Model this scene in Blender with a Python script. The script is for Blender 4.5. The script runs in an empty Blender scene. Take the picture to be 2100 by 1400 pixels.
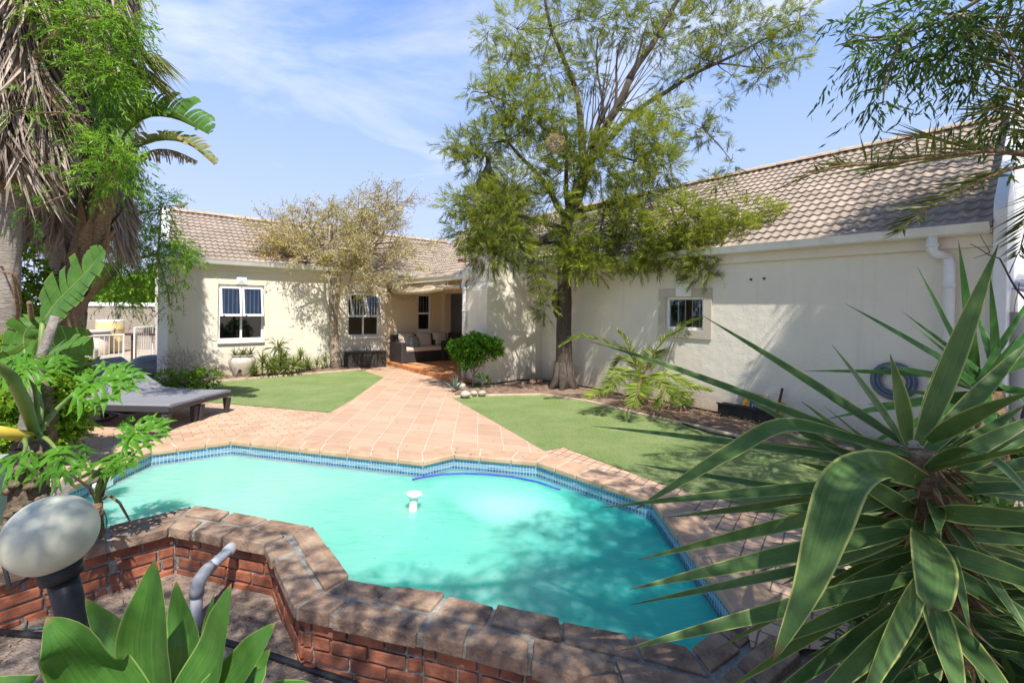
import bpy, bmesh, math, random
import numpy as np
from mathutils import Vector, Matrix, Euler
random.seed(11)
rng = np.random.default_rng(11)
R = math.radians
scene = bpy.context.scene
COL = scene.collection

# ------------------------------------------------------------------ survey of the site
FOC, CX, CY, ROLL, CAMZ = 933.3, 1050.0, 631.6, 0.013, 1.65
CAM = Vector((0, 0, CAMZ))
Ld = Vector((.767, .6415, 0)); Rc = Vector((.6415, -.767, 0))     # along left wing / along right wing (towards street end)
nL = Rc.copy(); nR = -Ld                                            # outward normals of the two wings
L0 = Vector((-7.06, 9.97, 0)); C0 = Vector((-2.21, 14.02, 0))
UP = Vector((0, 0, 1))

def ray(px, py):
    return Vector((((px - CX) + ROLL * (py - CY)) / FOC, 1, -((py - CY) - ROLL * (px - CX)) / FOC))
def at(px, py, z=0.0):
    d = ray(px, py); t = (z - CAMZ) / d.z
    return CAM + d * t
def atd(px, py, y):
    return CAM + ray(px, py) * y
def on_plane(px, py, o, n):
    d = ray(px, py); t = (o - CAM).dot(n) / d.dot(n)
    return CAM + d * t
def hitL(px, py, off=0):
    p = on_plane(px, py, L0 + nL * off, nL); return (p - L0).dot(Ld), p.z
def hitR(px, py, off=0):
    p = on_plane(px, py, C0 + nR * off, nR); return (p - C0).dot(Rc), p.z
def LW(a, z, off=0): return L0 + Ld * a + nL * off + UP * z
def RW(b, z, off=0): return C0 + Rc * b + nR * off + UP * z

# ------------------------------------------------------------------ materials
def new_mat(name):
    m = bpy.data.materials.new(name); m.use_nodes = True
    nt = m.node_tree; b = nt.nodes['Principled BSDF']
    return m, nt, b
def N(nt, t, **kw):
    n = nt.nodes.new(t)
    for k, v in kw.items():
        if k in n.inputs: n.inputs[k].default_value = v
        else: setattr(n, k, v)
    return n
def c4(c): return (c[0], c[1], c[2], 1)
def ramp(nt, stops):
    r = nt.nodes.new('ShaderNodeValToRGB'); e = r.color_ramp.elements
    while len(e) < len(stops): e.new(.5)
    for i, (p, c) in enumerate(stops):
        e[i].position = p; e[i].color = c4(c) if len(c) == 3 else c
    return r
def coords(nt, kind='Object', scale=(1, 1, 1), rot=(0, 0, 0)):
    tc = nt.nodes.new('ShaderNodeTexCoord'); mp = nt.nodes.new('ShaderNodeMapping')
    mp.inputs['Scale'].default_value = scale; mp.inputs['Rotation'].default_value = rot
    if kind == 'World':
        g = nt.nodes.new('ShaderNodeNewGeometry'); nt.links.new(g.outputs['Position'], mp.inputs['Vector'])
    else: nt.links.new(tc.outputs[kind], mp.inputs['Vector'])
    return mp
def mix(nt, a, b, fac, mode='MIX'):
    m = nt.nodes.new('ShaderNodeMix'); m.data_type = 'RGBA'; m.blend_type = mode
    for s, v in ((6, a), (7, b), (0, fac)):
        if hasattr(v, 'is_linked') or isinstance(v, bpy.types.NodeSocket): nt.links.new(v, m.inputs[s])
        else: m.inputs[s].default_value = c4(v) if isinstance(v, tuple) and len(v) == 3 else v
    return m.outputs[2]
def bump(nt, h, b, strength=.3, dist=.01, prev=None):
    n = N(nt, 'ShaderNodeBump', Strength=strength, Distance=dist)
    nt.links.new(h, n.inputs['Height'])
    if prev: nt.links.new(prev, n.inputs['Normal'])
    nt.links.new(n.outputs[0], b.inputs['Normal']); return n.outputs[0]

def surf(name, c1, c2, scale=8, rough=.8, bs=.3, bd=.01, bscale=None, detail=6, spec=.3, metal=0, stain=None, space='World', stretch=(1, 1, 1), coat=0):
    """Two-tone mottled surface with fine bump; stain adds a large-scale blotch colour."""
    m, nt, b = new_mat(name)
    mp = coords(nt, space, stretch)
    n = N(nt, 'ShaderNodeTexNoise', Scale=scale, Detail=detail, Roughness=.62); nt.links.new(mp.outputs[0], n.inputs['Vector'])
    r = ramp(nt, [(.32, c1), (.68, c2)]); nt.links.new(n.outputs[0], r.inputs[0]); col = r.outputs[0]
    if stain:
        n2 = N(nt, 'ShaderNodeTexNoise', Scale=stain[1], Detail=5, Roughness=.6); nt.links.new(mp.outputs[0], n2.inputs['Vector'])
        r2 = ramp(nt, [(.45, (0, 0, 0)), (.7, (1, 1, 1))]); nt.links.new(n2.outputs[0], r2.inputs[0])
        f = N(nt, 'ShaderNodeMath', operation='MULTIPLY'); nt.links.new(r2.outputs[0], f.inputs[0]); f.inputs[1].default_value = stain[2]
        col = mix(nt, col, stain[0], f.outputs[0])
    nt.links.new(col, b.inputs['Base Color'])
    b.inputs['Roughness'].default_value = rough; b.inputs['Specular IOR Level'].default_value = spec; b.inputs['Metallic'].default_value = metal
    b.inputs['Coat Weight'].default_value = coat
    if bs:
        n3 = N(nt, 'ShaderNodeTexNoise', Scale=bscale or scale * 4, Detail=5, Roughness=.65); nt.links.new(mp.outputs[0], n3.inputs['Vector'])
        bump(nt, n3.outputs[0], b, bs, bd)
    return m

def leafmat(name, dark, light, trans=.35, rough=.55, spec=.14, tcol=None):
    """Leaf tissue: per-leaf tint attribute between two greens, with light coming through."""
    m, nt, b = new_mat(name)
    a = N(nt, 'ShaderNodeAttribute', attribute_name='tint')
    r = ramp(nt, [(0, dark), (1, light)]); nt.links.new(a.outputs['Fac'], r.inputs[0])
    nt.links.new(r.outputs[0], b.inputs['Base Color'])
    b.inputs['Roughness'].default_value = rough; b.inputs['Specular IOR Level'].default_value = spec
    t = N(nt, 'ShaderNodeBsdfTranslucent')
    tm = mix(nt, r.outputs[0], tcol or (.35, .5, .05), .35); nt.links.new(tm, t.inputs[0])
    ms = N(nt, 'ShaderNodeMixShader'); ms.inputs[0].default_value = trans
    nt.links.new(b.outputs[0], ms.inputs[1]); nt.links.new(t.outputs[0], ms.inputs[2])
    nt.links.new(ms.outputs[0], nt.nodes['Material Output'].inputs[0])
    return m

# ------------------------------------------------------------------ mesh building
class MB:
    def __init__(s): s.v = []; s.f = []; s.uv = []
    def add(s, vs, fs, uvs=None):
        o = len(s.v); s.v += [tuple(v) for v in vs]
        for i, f in enumerate(fs):
            s.f.append(tuple(o + k for k in f)); s.uv.append(uvs[i] if uvs else None)
    def quad(s, a, b, c, d, uv=None): s.add([a, b, c, d], [(0, 1, 2, 3)], [uv] if uv else None)
    def obox(s, o, ex, ey, ez):
        o, ex, ey, ez = map(Vector, (o, ex, ey, ez))
        vs = [o, o + ex, o + ex + ey, o + ey]; vs += [v + ez for v in vs]
        fs = [(0, 3, 2, 1), (4, 5, 6, 7), (0, 1, 5, 4), (1, 2, 6, 5), (2, 3, 7, 6), (3, 0, 4, 7)]
        if ex.cross(ey).dot(ez) < 0: fs = [f[::-1] for f in fs]
        s.add(vs, fs)
    def box(s, c, size, rz=0, rot=None):
        m = rot or Matrix.Rotation(rz, 3, 'Z'); x, y, z = (m @ Vector((size[0], 0, 0)), m @ Vector((0, size[1], 0)), m @ Vector((0, 0, size[2])))
        s.obox(Vector(c) - (x + y + z) / 2, x, y, z)
    def tube(s, pts, rad, n=8, cap=True):
        pts = [Vector(p) for p in pts]; m = len(pts)
        if not hasattr(rad, '__len__'): rad = [rad] * m
        vs = []; ref = None
        for i, p in enumerate(pts):
            t = (pts[min(i + 1, m - 1)] - pts[max(i - 1, 0)]).normalized()
            if ref is None: ref = t.orthogonal().normalized()
            else:
                ref = ref - t * ref.dot(t)
                ref = ref.normalized() if ref.length > 1e-6 else t.orthogonal().normalized()
            w = t.cross(ref)
            for k in range(n):
                a = 2 * math.pi * k / n; vs.append(p + (ref * math.cos(a) + w * math.sin(a)) * rad[i])
        fs = []
        for i in range(m - 1):
            for k in range(n):
                k2 = (k + 1) % n; fs.append((i * n + k, i * n + k2, (i + 1) * n + k2, (i + 1) * n + k))
        if cap: fs += [tuple(range(n))[::-1], tuple(range((m - 1) * n, m * n))]
        s.add(vs, fs)
    def lathe(s, c, prof, n=24, axis=None):
        c = Vector(c); q = UP.rotation_difference(Vector(axis)).to_matrix() if axis else Matrix.Identity(3)
        vs = []
        for r, z in prof:
            for k in range(n):
                a = 2 * math.pi * k / n; vs.append(c + q @ Vector((r * math.cos(a), r * math.sin(a), z)))
        fs = []
        for i in range(len(prof) - 1):
            for k in range(n):
                k2 = (k + 1) % n; fs.append((i * n + k, i * n + k2, (i + 1) * n + k2, (i + 1) * n + k))
        m = len(prof)
        fs += [tuple(range(n))[::-1], tuple(range((m - 1) * n, m * n))]
        s.add(vs, fs)
    def prism(s, poly, z0, z1):
        n = len(poly); P = [Vector((p[0], p[1], 0)) for p in poly]
        area = sum(P[i].x * P[(i + 1) % n].y - P[(i + 1) % n].x * P[i].y for i in range(n))
        if area < 0: P = P[::-1]
        vs = [p + UP * z0 for p in P] + [p + UP * z1 for p in P]
        fs = [tuple(range(n))[::-1], tuple(range(n, 2 * n))] + [(i, (i + 1) % n, n + (i + 1) % n, n + i) for i in range(n)]
        s.add(vs, fs)
    def blob(s, c, rad, seed=0, n=12, m=8, amp=.15, flat=1):
        rr = random.Random(seed); c = Vector(c); ph = [rr.uniform(0, 6.28) for _ in range(6)]
        vs = []
        for i in range(m + 1):
            th = math.pi * i / m
            for k in range(n):
                a = 2 * math.pi * k / n
                d = 1 + amp * (math.sin(2 * a + ph[0] + th) + .6 * math.sin(3 * a + ph[1] - 2 * th) + .5 * math.cos(4 * th + ph[2]))
                vs.append(c + Vector((rad[0] * math.sin(th) * math.cos(a) * d, rad[1] * math.sin(th) * math.sin(a) * d, rad[2] * math.cos(th) * d)))
        fs = [(i * n + k, (i + 1) * n + k, (i + 1) * n + (k + 1) % n, i * n + (k + 1) % n) for i in range(m) for k in range(n)]
        s.add(vs, fs)
    def build(s, name, mat, parent=None, smooth=False, bevel=0, weld=False):
        me = bpy.data.meshes.new(name); me.from_pydata(s.v, [], s.f); me.update()
        if any(u is not None for u in s.uv):
            ul = me.uv_layers.new(name='UVMap')
            for p, u in zip(me.polygons, s.uv):
                if u is not None:
                    for li, q in zip(p.loop_indices, u): ul.data[li].uv = q
        if smooth: me.polygons.foreach_set('use_smooth', [True] * len(me.polygons))
        if mat: me.materials.append(mat)
        o = bpy.data.objects.new(name, me); COL.objects.link(o)
        if weld:
            bm = bmesh.new(); bm.from_mesh(me); bmesh.ops.remove_doubles(bm, verts=bm.verts, dist=1e-4); bm.to_mesh(me); bm.free()
        if bevel:
            md = o.modifiers.new('edge', 'BEVEL'); md.width = bevel; md.segments = 2; md.limit_method = 'ANGLE'
        if parent: adopt(o, parent)
        return o

class FB:
    """Foliage: many leaf-sized faces, each with its own tint."""
    def __init__(s): s.V = []; s.Fq = []; s.T = []; s.n = 0
    def leaves(s, P, D, L, W, T, roll=None, mid=.42, fold=0.0, bend=0.0):
        P = np.asarray(P, float); D = np.asarray(D, float); k = len(P)
        if k == 0: return
        D = D / (np.linalg.norm(D, axis=1, keepdims=True) + 1e-9)
        A = rng.normal(size=(k, 3)) if roll is None else np.broadcast_to(np.asarray(roll, float), (k, 3)) + rng.normal(size=(k, 3)) * .25
        S = np.cross(D, A); S /= (np.linalg.norm(S, axis=1, keepdims=True) + 1e-9)
        L = np.broadcast_to(L, (k,))[:, None]; W = np.broadcast_to(W, (k,))[:, None]
        Nn = np.cross(S, D)
        m = P + D * L * mid
        tip = P + D * L
        if np.any(bend): tip = tip - np.array([0, 0, 1.0]) * L * bend
        v = np.stack([P, m + S * W / 2 + Nn * W * fold, tip, m - S * W / 2 + Nn * W * fold], 1).reshape(-1, 3)
        q = (np.arange(k)[:, None] * 4 + np.array([0, 1, 2, 3])) + s.n
        s.V.append(v); s.Fq.append(q); s.T.append(np.repeat(np.clip(np.broadcast_to(T, (k,)), 0, 1), 4)); s.n += 4 * k
    def build(s, name, mat, parent=None):
        V = np.concatenate(s.V); Q = np.concatenate(s.Fq); T = np.concatenate(s.T)
        me = bpy.data.meshes.new(name)
        me.vertices.add(len(V)); me.vertices.foreach_set('co', V.astype(np.float32).ravel())
        me.loops.add(Q.size); me.loops.foreach_set('vertex_index', Q.astype(np.int32).ravel())
        me.polygons.add(len(Q)); me.polygons.foreach_set('loop_start', np.arange(0, Q.size, 4, dtype=np.int32))
        me.update(calc_edges=True)
        a = me.attributes.new('tint', 'FLOAT', 'POINT'); a.data.foreach_set('value', T.astype(np.float32))
        me.materials.append(mat)
        o = bpy.data.objects.new(name, me); COL.objects.link(o)
        if parent: adopt(o, parent)
        return o

def adopt(o, parent):
    o.parent = parent
    o.matrix_parent_inverse = Matrix.LocRotScale(parent.location, parent.rotation_euler, None).inverted() if parent.parent is None else parent.matrix_parent_inverse.copy()
    if parent.parent is not None:      # a sub-part: its part sits at the thing's identity
        o.matrix_parent_inverse = Matrix.Identity(4)

def thing(name, label, cat, loc=(0, 0, 0), group=None, rz=0):
    o = bpy.data.objects.new(name, None); COL.objects.link(o); o.empty_display_size = .1
    o.location = loc; o.rotation_euler = (0, 0, rz)
    o['label'] = label; o['category'] = cat
    if group: o['group'] = group
    return o
def tag(o, label, cat, group=None):
    o['label'] = label; o['category'] = cat
    if group: o['group'] = group
    return o
def struct(o): o['kind'] = 'structure'; return o
def copy_thing(r, label, move=None, rz=None, scale=None):
    def cp(o, par):
        c = o.copy(); COL.objects.link(c)
        if par: c.parent = par
        for ch in o.children: cp(ch, c)
        return c
    kids = list(r.children)
    n = r.copy(); COL.objects.link(n)
    for ch in kids: cp(ch, n)
    n['label'] = label
    if move is not None: n.location = move
    if rz is not None: n.rotation_euler = (0, 0, rz)
    if scale: n.scale = (scale,) * 3
    return n

def flat_poly(name, poly, z, mat, hole=None, mb=None):
    """A horizontal sheet of any outline."""
    bm = bmesh.new(); es = []
    for lp in [poly] + (hole or []):
        vs = [bm.verts.new((p[0], p[1], z)) for p in lp]
        es += [bm.edges.new((vs[i], vs[(i + 1) % len(vs)])) for i in range(len(vs))]
    bmesh.ops.triangle_fill(bm, edges=es, use_beauty=True, use_dissolve=False)
    for f in bm.faces:
        f.normal_update()
        if f.normal.z < 0: f.normal_flip()
    me = bpy.data.meshes.new(name); bm.to_mesh(me); bm.free(); me.materials.append(mat)
    o = bpy.data.objects.new(name, me); COL.objects.link(o); return o
def offset(chain, d):
    """Shift an open chain sideways (left of travel positive) with mitred corners."""
    P = [Vector((p[0], p[1], 0)) for p in chain]; out = []
    for i, p in enumerate(P):
        ds = []
        if i > 0: ds.append((P[i] - P[i - 1]).normalized())
        if i < len(P) - 1: ds.append((P[i + 1] - P[i]).normalized())
        ns = [Vector((-t.y, t.x, 0)) for t in ds]
        n = sum(ns, Vector()).normalized(); k = 1 / max(.35, n.dot(ns[0]))
        out.append(p + n * d * k)
    return out
# ------------------------------------------------------------------ materials of the setting
def wall_mat(name, c, plinth, zp=.45, rough=.85):
    m, nt, b = new_mat(name)
    mp = coords(nt, 'World'); sp = nt.nodes.new('ShaderNodeSeparateXYZ'); g = nt.nodes.new('ShaderNodeNewGeometry')
    nt.links.new(g.outputs['Position'], sp.inputs[0])
    n = N(nt, 'ShaderNodeTexNoise', Scale=1.3, Detail=7, Roughness=.65); nt.links.new(mp.outputs[0], n.inputs['Vector'])
    r = ramp(nt, [(.3, tuple(x * .9 for x in c)), (.7, c)]); nt.links.new(n.outputs[0], r.inputs[0])
    # splash-back and grime rising from the soil
    mr = N(nt, 'ShaderNodeMapRange'); mr.inputs[1].default_value = .02; mr.inputs[2].default_value = .42; mr.inputs[3].default_value = .55; mr.inputs[4].default_value = 0
    n4 = N(nt, 'ShaderNodeTexNoise', Scale=5, Detail=6, Roughness=.7); nt.links.new(mp.outputs[0], n4.inputs['Vector'])
    ad = N(nt, 'ShaderNodeMath', operation='MULTIPLY_ADD'); nt.links.new(n4.outputs[0], ad.inputs[0]); ad.inputs[1].default_value = .5; nt.links.new(sp.outputs[2], ad.inputs[2])
    sb = N(nt, 'ShaderNodeMath', operation='SUBTRACT'); nt.links.new(ad.outputs[0], sb.inputs[0]); sb.inputs[1].default_value = .25
    nt.links.new(sb.outputs[0], mr.inputs[0])
    gt = N(nt, 'ShaderNodeMath', operation='LESS_THAN'); nt.links.new(sp.outputs[2], gt.inputs[0]); gt.inputs[1].default_value = zp
    col = mix(nt, r.outputs[0], plinth, gt.outputs[0]); col = mix(nt, col, (.42, .31, .2), mr.outputs[0])
    # rain streaks
    mp2 = coords(nt, 'World', (6, 6, .35)); n2 = N(nt, 'ShaderNodeTexNoise', Scale=1.5, Detail=5); nt.links.new(mp2.outputs[0], n2.inputs['Vector'])
    r2 = ramp(nt, [(.55, (0, 0, 0)), (.8, (.3, .3, .3))]); nt.links.new(n2.outputs[0], r2.inputs[0])
    col = mix(nt, col, tuple(x * .7 for x in c), r2.outputs[0])
    nt.links.new(col, b.inputs['Base Color']); b.inputs['Roughness'].default_value = rough; b.inputs['Specular IOR Level'].default_value = .25
    n3 = N(nt, 'ShaderNodeTexNoise', Scale=55, Detail=4); nt.links.new(mp.outputs[0], n3.inputs['Vector'])
    n5 = N(nt, 'ShaderNodeTexNoise', Scale=7, Detail=3); nt.links.new(mp.outputs[0], n5.inputs['Vector'])
    p = bump(nt, n5.outputs[0], b, .25, .03); bump(nt, n3.outputs[0], b, .5, .008, p)
    return m

def paving(name, e1, e2, w, h, mortar, c1, c2, cm, offs=.5, bs=.5, var=.6, blotch=(.3, .2, .14), rough=.85):
    """Laid paving in a (possibly skewed) grid e1/e2 in plan."""
    m, nt, b = new_mat(name)
    det = e1[0] * e2[1] - e1[1] * e2[0]
    g = nt.nodes.new('ShaderNodeNewGeometry')
    du = N(nt, 'ShaderNodeVectorMath', operation='DOT_PRODUCT'); du.inputs[1].default_value = (e2[1] / det, -e2[0] / det, 0)
    dv = N(nt, 'ShaderNodeVectorMath', operation='DOT_PRODUCT'); dv.inputs[1].default_value = (-e1[1] / det, e1[0] / det, 0)
    nz = N(nt, 'ShaderNodeTexNoise', Scale=3.0, Detail=2); nt.links.new(g.outputs['Position'], nz.inputs['Vector'])
    cb = nt.nodes.new('ShaderNodeCombineXYZ')
    for d, i in ((du, 0), (dv, 1)):
        nt.links.new(g.outputs['Position'], d.inputs[0])
        a = N(nt, 'ShaderNodeMath', operation='MULTIPLY_ADD'); nt.links.new(nz.outputs[0], a.inputs[0]); a.inputs[1].default_value = .02; nt.links.new(d.outputs['Value'], a.inputs[2])
        nt.links.new(a.outputs[0], cb.inputs[i])
    br = nt.nodes.new('ShaderNodeTexBrick'); br.offset = offs; br.squash = 1
    nt.links.new(cb.outputs[0], br.inputs['Vector'])
    br.inputs['Scale'].default_value = 1; br.inputs['Brick Width'].default_value = w; br.inputs['Row Height'].default_value = h
    br.inputs['Mortar Size'].default_value = mortar; br.inputs['Mortar Smooth'].default_value = .3; br.inputs['Bias'].default_value = 0
    br.inputs['Color1'].default_value = (0, 0, 0, 1); br.inputs['Color2'].default_value = (1, 1, 1, 1); br.inputs['Mortar'].default_value = (.5, .5, .5, 1)
    n1 = N(nt, 'ShaderNodeTexNoise', Scale=2.2, Detail=6, Roughness=.65); nt.links.new(g.outputs['Position'], n1.inputs['Vector'])
    f = N(nt, 'ShaderNodeMath', operation='MULTIPLY_ADD'); nt.links.new(br.outputs['Color'], f.inputs[0]); f.inputs[1].default_value = var
    nt.links.new(n1.outputs[0], f.inputs[2])
    r = ramp(nt, [(.35, c1), (1.0, c2)]); nt.links.new(f.outputs[0], r.inputs[0])
    n2 = N(nt, 'ShaderNodeTexNoise', Scale=28, Detail=6, Roughness=.75); nt.links.new(g.outputs['Position'], n2.inputs['Vector'])
    r2 = ramp(nt, [(.5, (0, 0, 0)), (.78, (.55, .55, .55))]); nt.links.new(n2.outputs[0], r2.inputs[0])
    col = mix(nt, r.outputs[0], blotch, r2.outputs[0])
    n6 = N(nt, 'ShaderNodeTexNoise', Scale=1.1, Detail=5, Roughness=.6); nt.links.new(g.outputs['Position'], n6.inputs['Vector'])
    r6 = ramp(nt, [(.5, (0, 0, 0)), (.75, (.4, .4, .4))]); nt.links.new(n6.outputs[0], r6.inputs[0])
    col = mix(nt, col, tuple(x * .6 for x in c1), r6.outputs[0])
    col = mix(nt, col, cm, br.outputs['Fac'])
    nt.links.new(col, b.inputs['Base Color']); b.inputs['Roughness'].default_value = rough; b.inputs['Specular IOR Level'].default_value = .3
    inv = N(nt, 'ShaderNodeMath', operation='SUBTRACT'); inv.inputs[0].default_value = 1; nt.links.new(br.outputs['Fac'], inv.inputs[1])
    p = bump(nt, inv.outputs[0], b, bs, .012); bump(nt, n2.outputs[0], b, .25, .006, p)
    return m

M = {}
M['wall'] = wall_mat('cream_render', (.83, .76, .63), (.74, .675, .57))
M['wall_plain'] = wall_mat('shaded_render', (.74, .61, .42), (.74, .61, .42), 0)  # same house wall, with the veranda roof's shade put into the colour
M['trim'] = surf('cream_trim', (.74, .66, .54), (.80, .73, .62), 3, .75, .2, .004, 40)
M['surround'] = surf('window_plaster_band', (.50, .44, .35), (.57, .50, .41), 4, .85, .3, .004, 50)
M['white'] = surf('white_paint', (.78, .78, .77), (.84, .84, .83), 5, .45, .1, .003, 30)
M['gutter'] = surf('gutter_paint', (.72, .72, .68), (.82, .82, .79), 5, .4, .05, .002, 30, stain=((.45, .42, .36), 3, .4))
M['pvc'] = surf('white_plastic_pipe', (.74, .74, .72), (.84, .84, .83), 5, .35, .05, .002, 30)
M['glass'] = None
M['soil'] = surf('bed_soil', (.12, .075, .05), (.30, .20, .14), 9, .95, .9, .03, 26, stain=((.36, .26, .19), 2.2, .6))
M['planter_soil'] = surf('planter_soil', (.12, .085, .068), (.38, .29, .235), 11, .95, 1, .03, 34, stain=((.40, .31, .25), 2.5, .7))
M['ground'] = surf('yard_ground', (.20, .15, .11), (.36, .29, .22), 3, .95, .6, .02, 20)
M['curb'] = surf('curb_concrete', (.42, .32, .22), (.62, .50, .36), 6, .9, .4, .006, 40)
e_row = (.967, -.254); e_col = (-.07, .998)
M['path'] = paving('terracotta_path_tiles', e_row, e_col, .325, .31, .0065, (.44, .275, .185), (.55, .38, .265), (.60, .49, .38), 0.0, .6, .4, (.55, .36, .22))
c43, s43 = math.cos(R(41)), math.sin(R(41))
M['brick_pave'] = paving('clay_brick_paving', (c43, s43), (-s43, c43), .215, .107, .0042, (.44, .275, .18), (.60, .41, .28), (.24, .18, .13), .5, .6, .6, (.55, .36, .22))
M['brick_pave2'] = paving('clay_brick_paving_side', (.809, -.588), (.588, .809), .107, .107, .005, (.46, .28, .18), (.62, .42, .29), (.18, .13, .10), 0, .7, .7, (.45, .3, .2))
M['veranda_floor'] = paving('veranda_tiles', (.6415, -.767), (.767, .6415), .22, .11, .006, (.50, .20, .075), (.62, .30, .14), (.40, .24, .14), .5, .5, .6, (.45, .2, .1))
M['yard_pave'] = paving('yard_pavers', (1, 0), (0, 1), .4, .4, .01, (.40, .33, .25), (.52, .43, .33), (.3, .24, .18), .5, .5)

def grass_mat():
    m, nt, b = new_mat('artificial_turf')
    mp = coords(nt, 'World'); n = N(nt, 'ShaderNodeTexNoise', Scale=38, Detail=8, Roughness=.92); nt.links.new(mp.outputs[0], n.inputs['Vector'])
    r = ramp(nt, [(.34, (.055, .11, .02)), (.5, (.165, .25, .07)), (.66, (.36, .43, .18))]); nt.links.new(n.outputs[0], r.inputs[0])
    n2 = N(nt, 'ShaderNodeTexNoise', Scale=1.6, Detail=6, Roughness=.65); nt.links.new(mp.outputs[0], n2.inputs['Vector'])
    r2 = ramp(nt, [(.35, (0, 0, 0)), (.7, (.6, .6, .6))]); nt.links.new(n2.outputs[0], r2.inputs[0])
    col = mix(nt, r.outputs[0], (.33, .36, .17), r2.outputs[0])
    nt.links.new(col, b.inputs['Base Color']); b.inputs['Roughness'].default_value = .85; b.inputs['Specular IOR Level'].default_value = .2
    bump(nt, n.outputs[0], b, 1, .02); return m
M['turf'] = grass_mat()

def tile_roof_mat():
    m, nt, b = new_mat('concrete_roof_tile')
    mp = coords(nt, 'World'); n = N(nt, 'ShaderNodeTexNoise', Scale=2.2, Detail=7, Roughness=.7); nt.links.new(mp.outputs[0], n.inputs['Vector'])
    r = ramp(nt, [(.3, (.29, .235, .19)), (.7, (.46, .375, .30))]); nt.links.new(n.outputs[0], r.inputs[0])
    n2 = N(nt, 'ShaderNodeTexNoise', Scale=22, Detail=6, Roughness=.75); nt.links.new(mp.outputs[0], n2.inputs['Vector'])
    r2 = ramp(nt, [(.55, (0, 0, 0)), (.8, (.5, .5, .5))]); nt.links.new(n2.outputs[0], r2.inputs[0])
    a = N(nt, 'ShaderNodeAttribute', attribute_name='tint'); 
    col = mix(nt, r.outputs[0], (.20, .16, .125), r2.outputs[0])
    f = N(nt, 'ShaderNodeMath', operation='MULTIPLY'); nt.links.new(a.outputs['Fac'], f.inputs[0]); f.inputs[1].default_value = .75
    col = mix(nt, col, (.22, .175, .14), f.outputs[0])
    nt.links.new(col, b.inputs['Base Color']); b.inputs['Roughness'].default_value = .85; b.inputs['Specular IOR Level'].default_value = .25
    bump(nt, n2.outputs[0], b, .35, .01); return m
M['rooftile'] = tile_roof_mat()
M['ridge'] = surf('ridge_tile', (.42, .31, .21), (.56, .45, .33), 5, .9, .4, .01, 30, stain=((.30, .24, .18), 3, .5))

def glass_mat(name, tint=(.02, .022, .022), refl=.16, see=.0):
    m, nt, b = new_mat(name)
    b.inputs['Base Color'].default_value = c4(tint); b.inputs['Roughness'].default_value = .03; b.inputs['Specular IOR Level'].default_value = .6
    gl = N(nt, 'ShaderNodeBsdfGlossy'); gl.inputs['Roughness'].default_value = .02; gl.inputs['Color'].default_value = (.9, .95, 1, 1)
    tr = N(nt, 'ShaderNodeBsdfTransparent'); tr.inputs['Color'].default_value = (.8, .83, .82, 1)
    fr = N(nt, 'ShaderNodeFresnel'); fr.inputs['IOR'].default_value = 1.5
    ad = N(nt, 'ShaderNodeMath', operation='ADD'); nt.links.new(fr.outputs[0], ad.inputs[0]); ad.inputs[1].default_value = refl * .5
    ms = N(nt, 'ShaderNodeMixShader'); nt.links.new(ad.outputs[0], ms.inputs[0]); nt.links.new(tr.outputs[0], ms.inputs[1]); nt.links.new(gl.outputs[0], ms.inputs[2])
    nt.links.new(ms.outputs[0], nt.nodes['Material Output'].inputs[0]); return m
M['glass'] = glass_mat('window_glass')
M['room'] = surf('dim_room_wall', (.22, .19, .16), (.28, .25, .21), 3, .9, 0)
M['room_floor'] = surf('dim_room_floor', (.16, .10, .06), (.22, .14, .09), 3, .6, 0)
M['linen'] = surf('bed_linen', (.70, .70, .74), (.80, .80, .84), 4, .9, .4, .02, 12)
M['wicker'] = None

def weave(name, c1, c2, sc=90, space='Object'):
    m, nt, b = new_mat(name); mp = coords(nt, space)
    w1 = N(nt, 'ShaderNodeTexWave', Scale=sc * .35, Distortion=1.5); w1.bands_direction = 'Z'
    w2 = N(nt, 'ShaderNodeTexWave', Scale=sc * .35, Distortion=1.5); w2.bands_direction = 'DIAGONAL'
    for w in (w1, w2): nt.links.new(mp.outputs[0], w.inputs['Vector'])
    mx = N(nt, 'ShaderNodeMath', operation='MULTIPLY'); nt.links.new(w1.outputs['Fac'], mx.inputs[0]); nt.links.new(w2.outputs['Fac'], mx.inputs[1])
    r = ramp(nt, [(.1, c1), (.7, c2)]); nt.links.new(mx.outputs[0], r.inputs[0]); nt.links.new(r.outputs[0], b.inputs['Base Color'])
    b.inputs['Roughness'].default_value = .5; bump(nt, mx.outputs[0], b, .6, .008); return m
M['wicker'] = weave('dark_wicker', (.022, .018, .018), (.09, .075, .075))
M['resin'] = weave('charcoal_resin_weave', (.03, .027, .03), (.10, .09, .095), 120)
M['sling'] = surf('charcoal_sling_fabric', (.20, .20, .225), (.25, .25, .275), 60, .75, .5, .003, 220, spec=.35)
M['darkwood'] = surf('dark_wood', (.05, .022, .018), (.10, .045, .035), 8, .55, .3, .004, 30)
M['cushion'] = surf('beige_cushion_fabric', (.58, .48, .38), (.66, .56, .46), 20, .9, .4, .004, 120)
M['canvas'] = surf('awning_canvas', (.50, .40, .28), (.68, .57, .42), 4, .9, .4, .02, 14, stain=((.32, .24, .16), 3, .5))
M['metal'] = surf('painted_steel', (.62, .62, .60), (.74, .74, .72), 6, .4, 0, stain=((.4, .3, .2), 4, .3))
M['black_plastic'] = surf('black_plastic', (.012, .012, .014), (.03, .03, .033), 8, .45, .1, .003, 40)
M['dark_metal'] = surf('blackened_metal', (.03, .028, .025), (.07, .06, .05), 8, .6, .2, .004, 30)
M['red'] = surf('red_enamel', (.55, .05, .03), (.62, .09, .05), 5, .4, 0)

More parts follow.
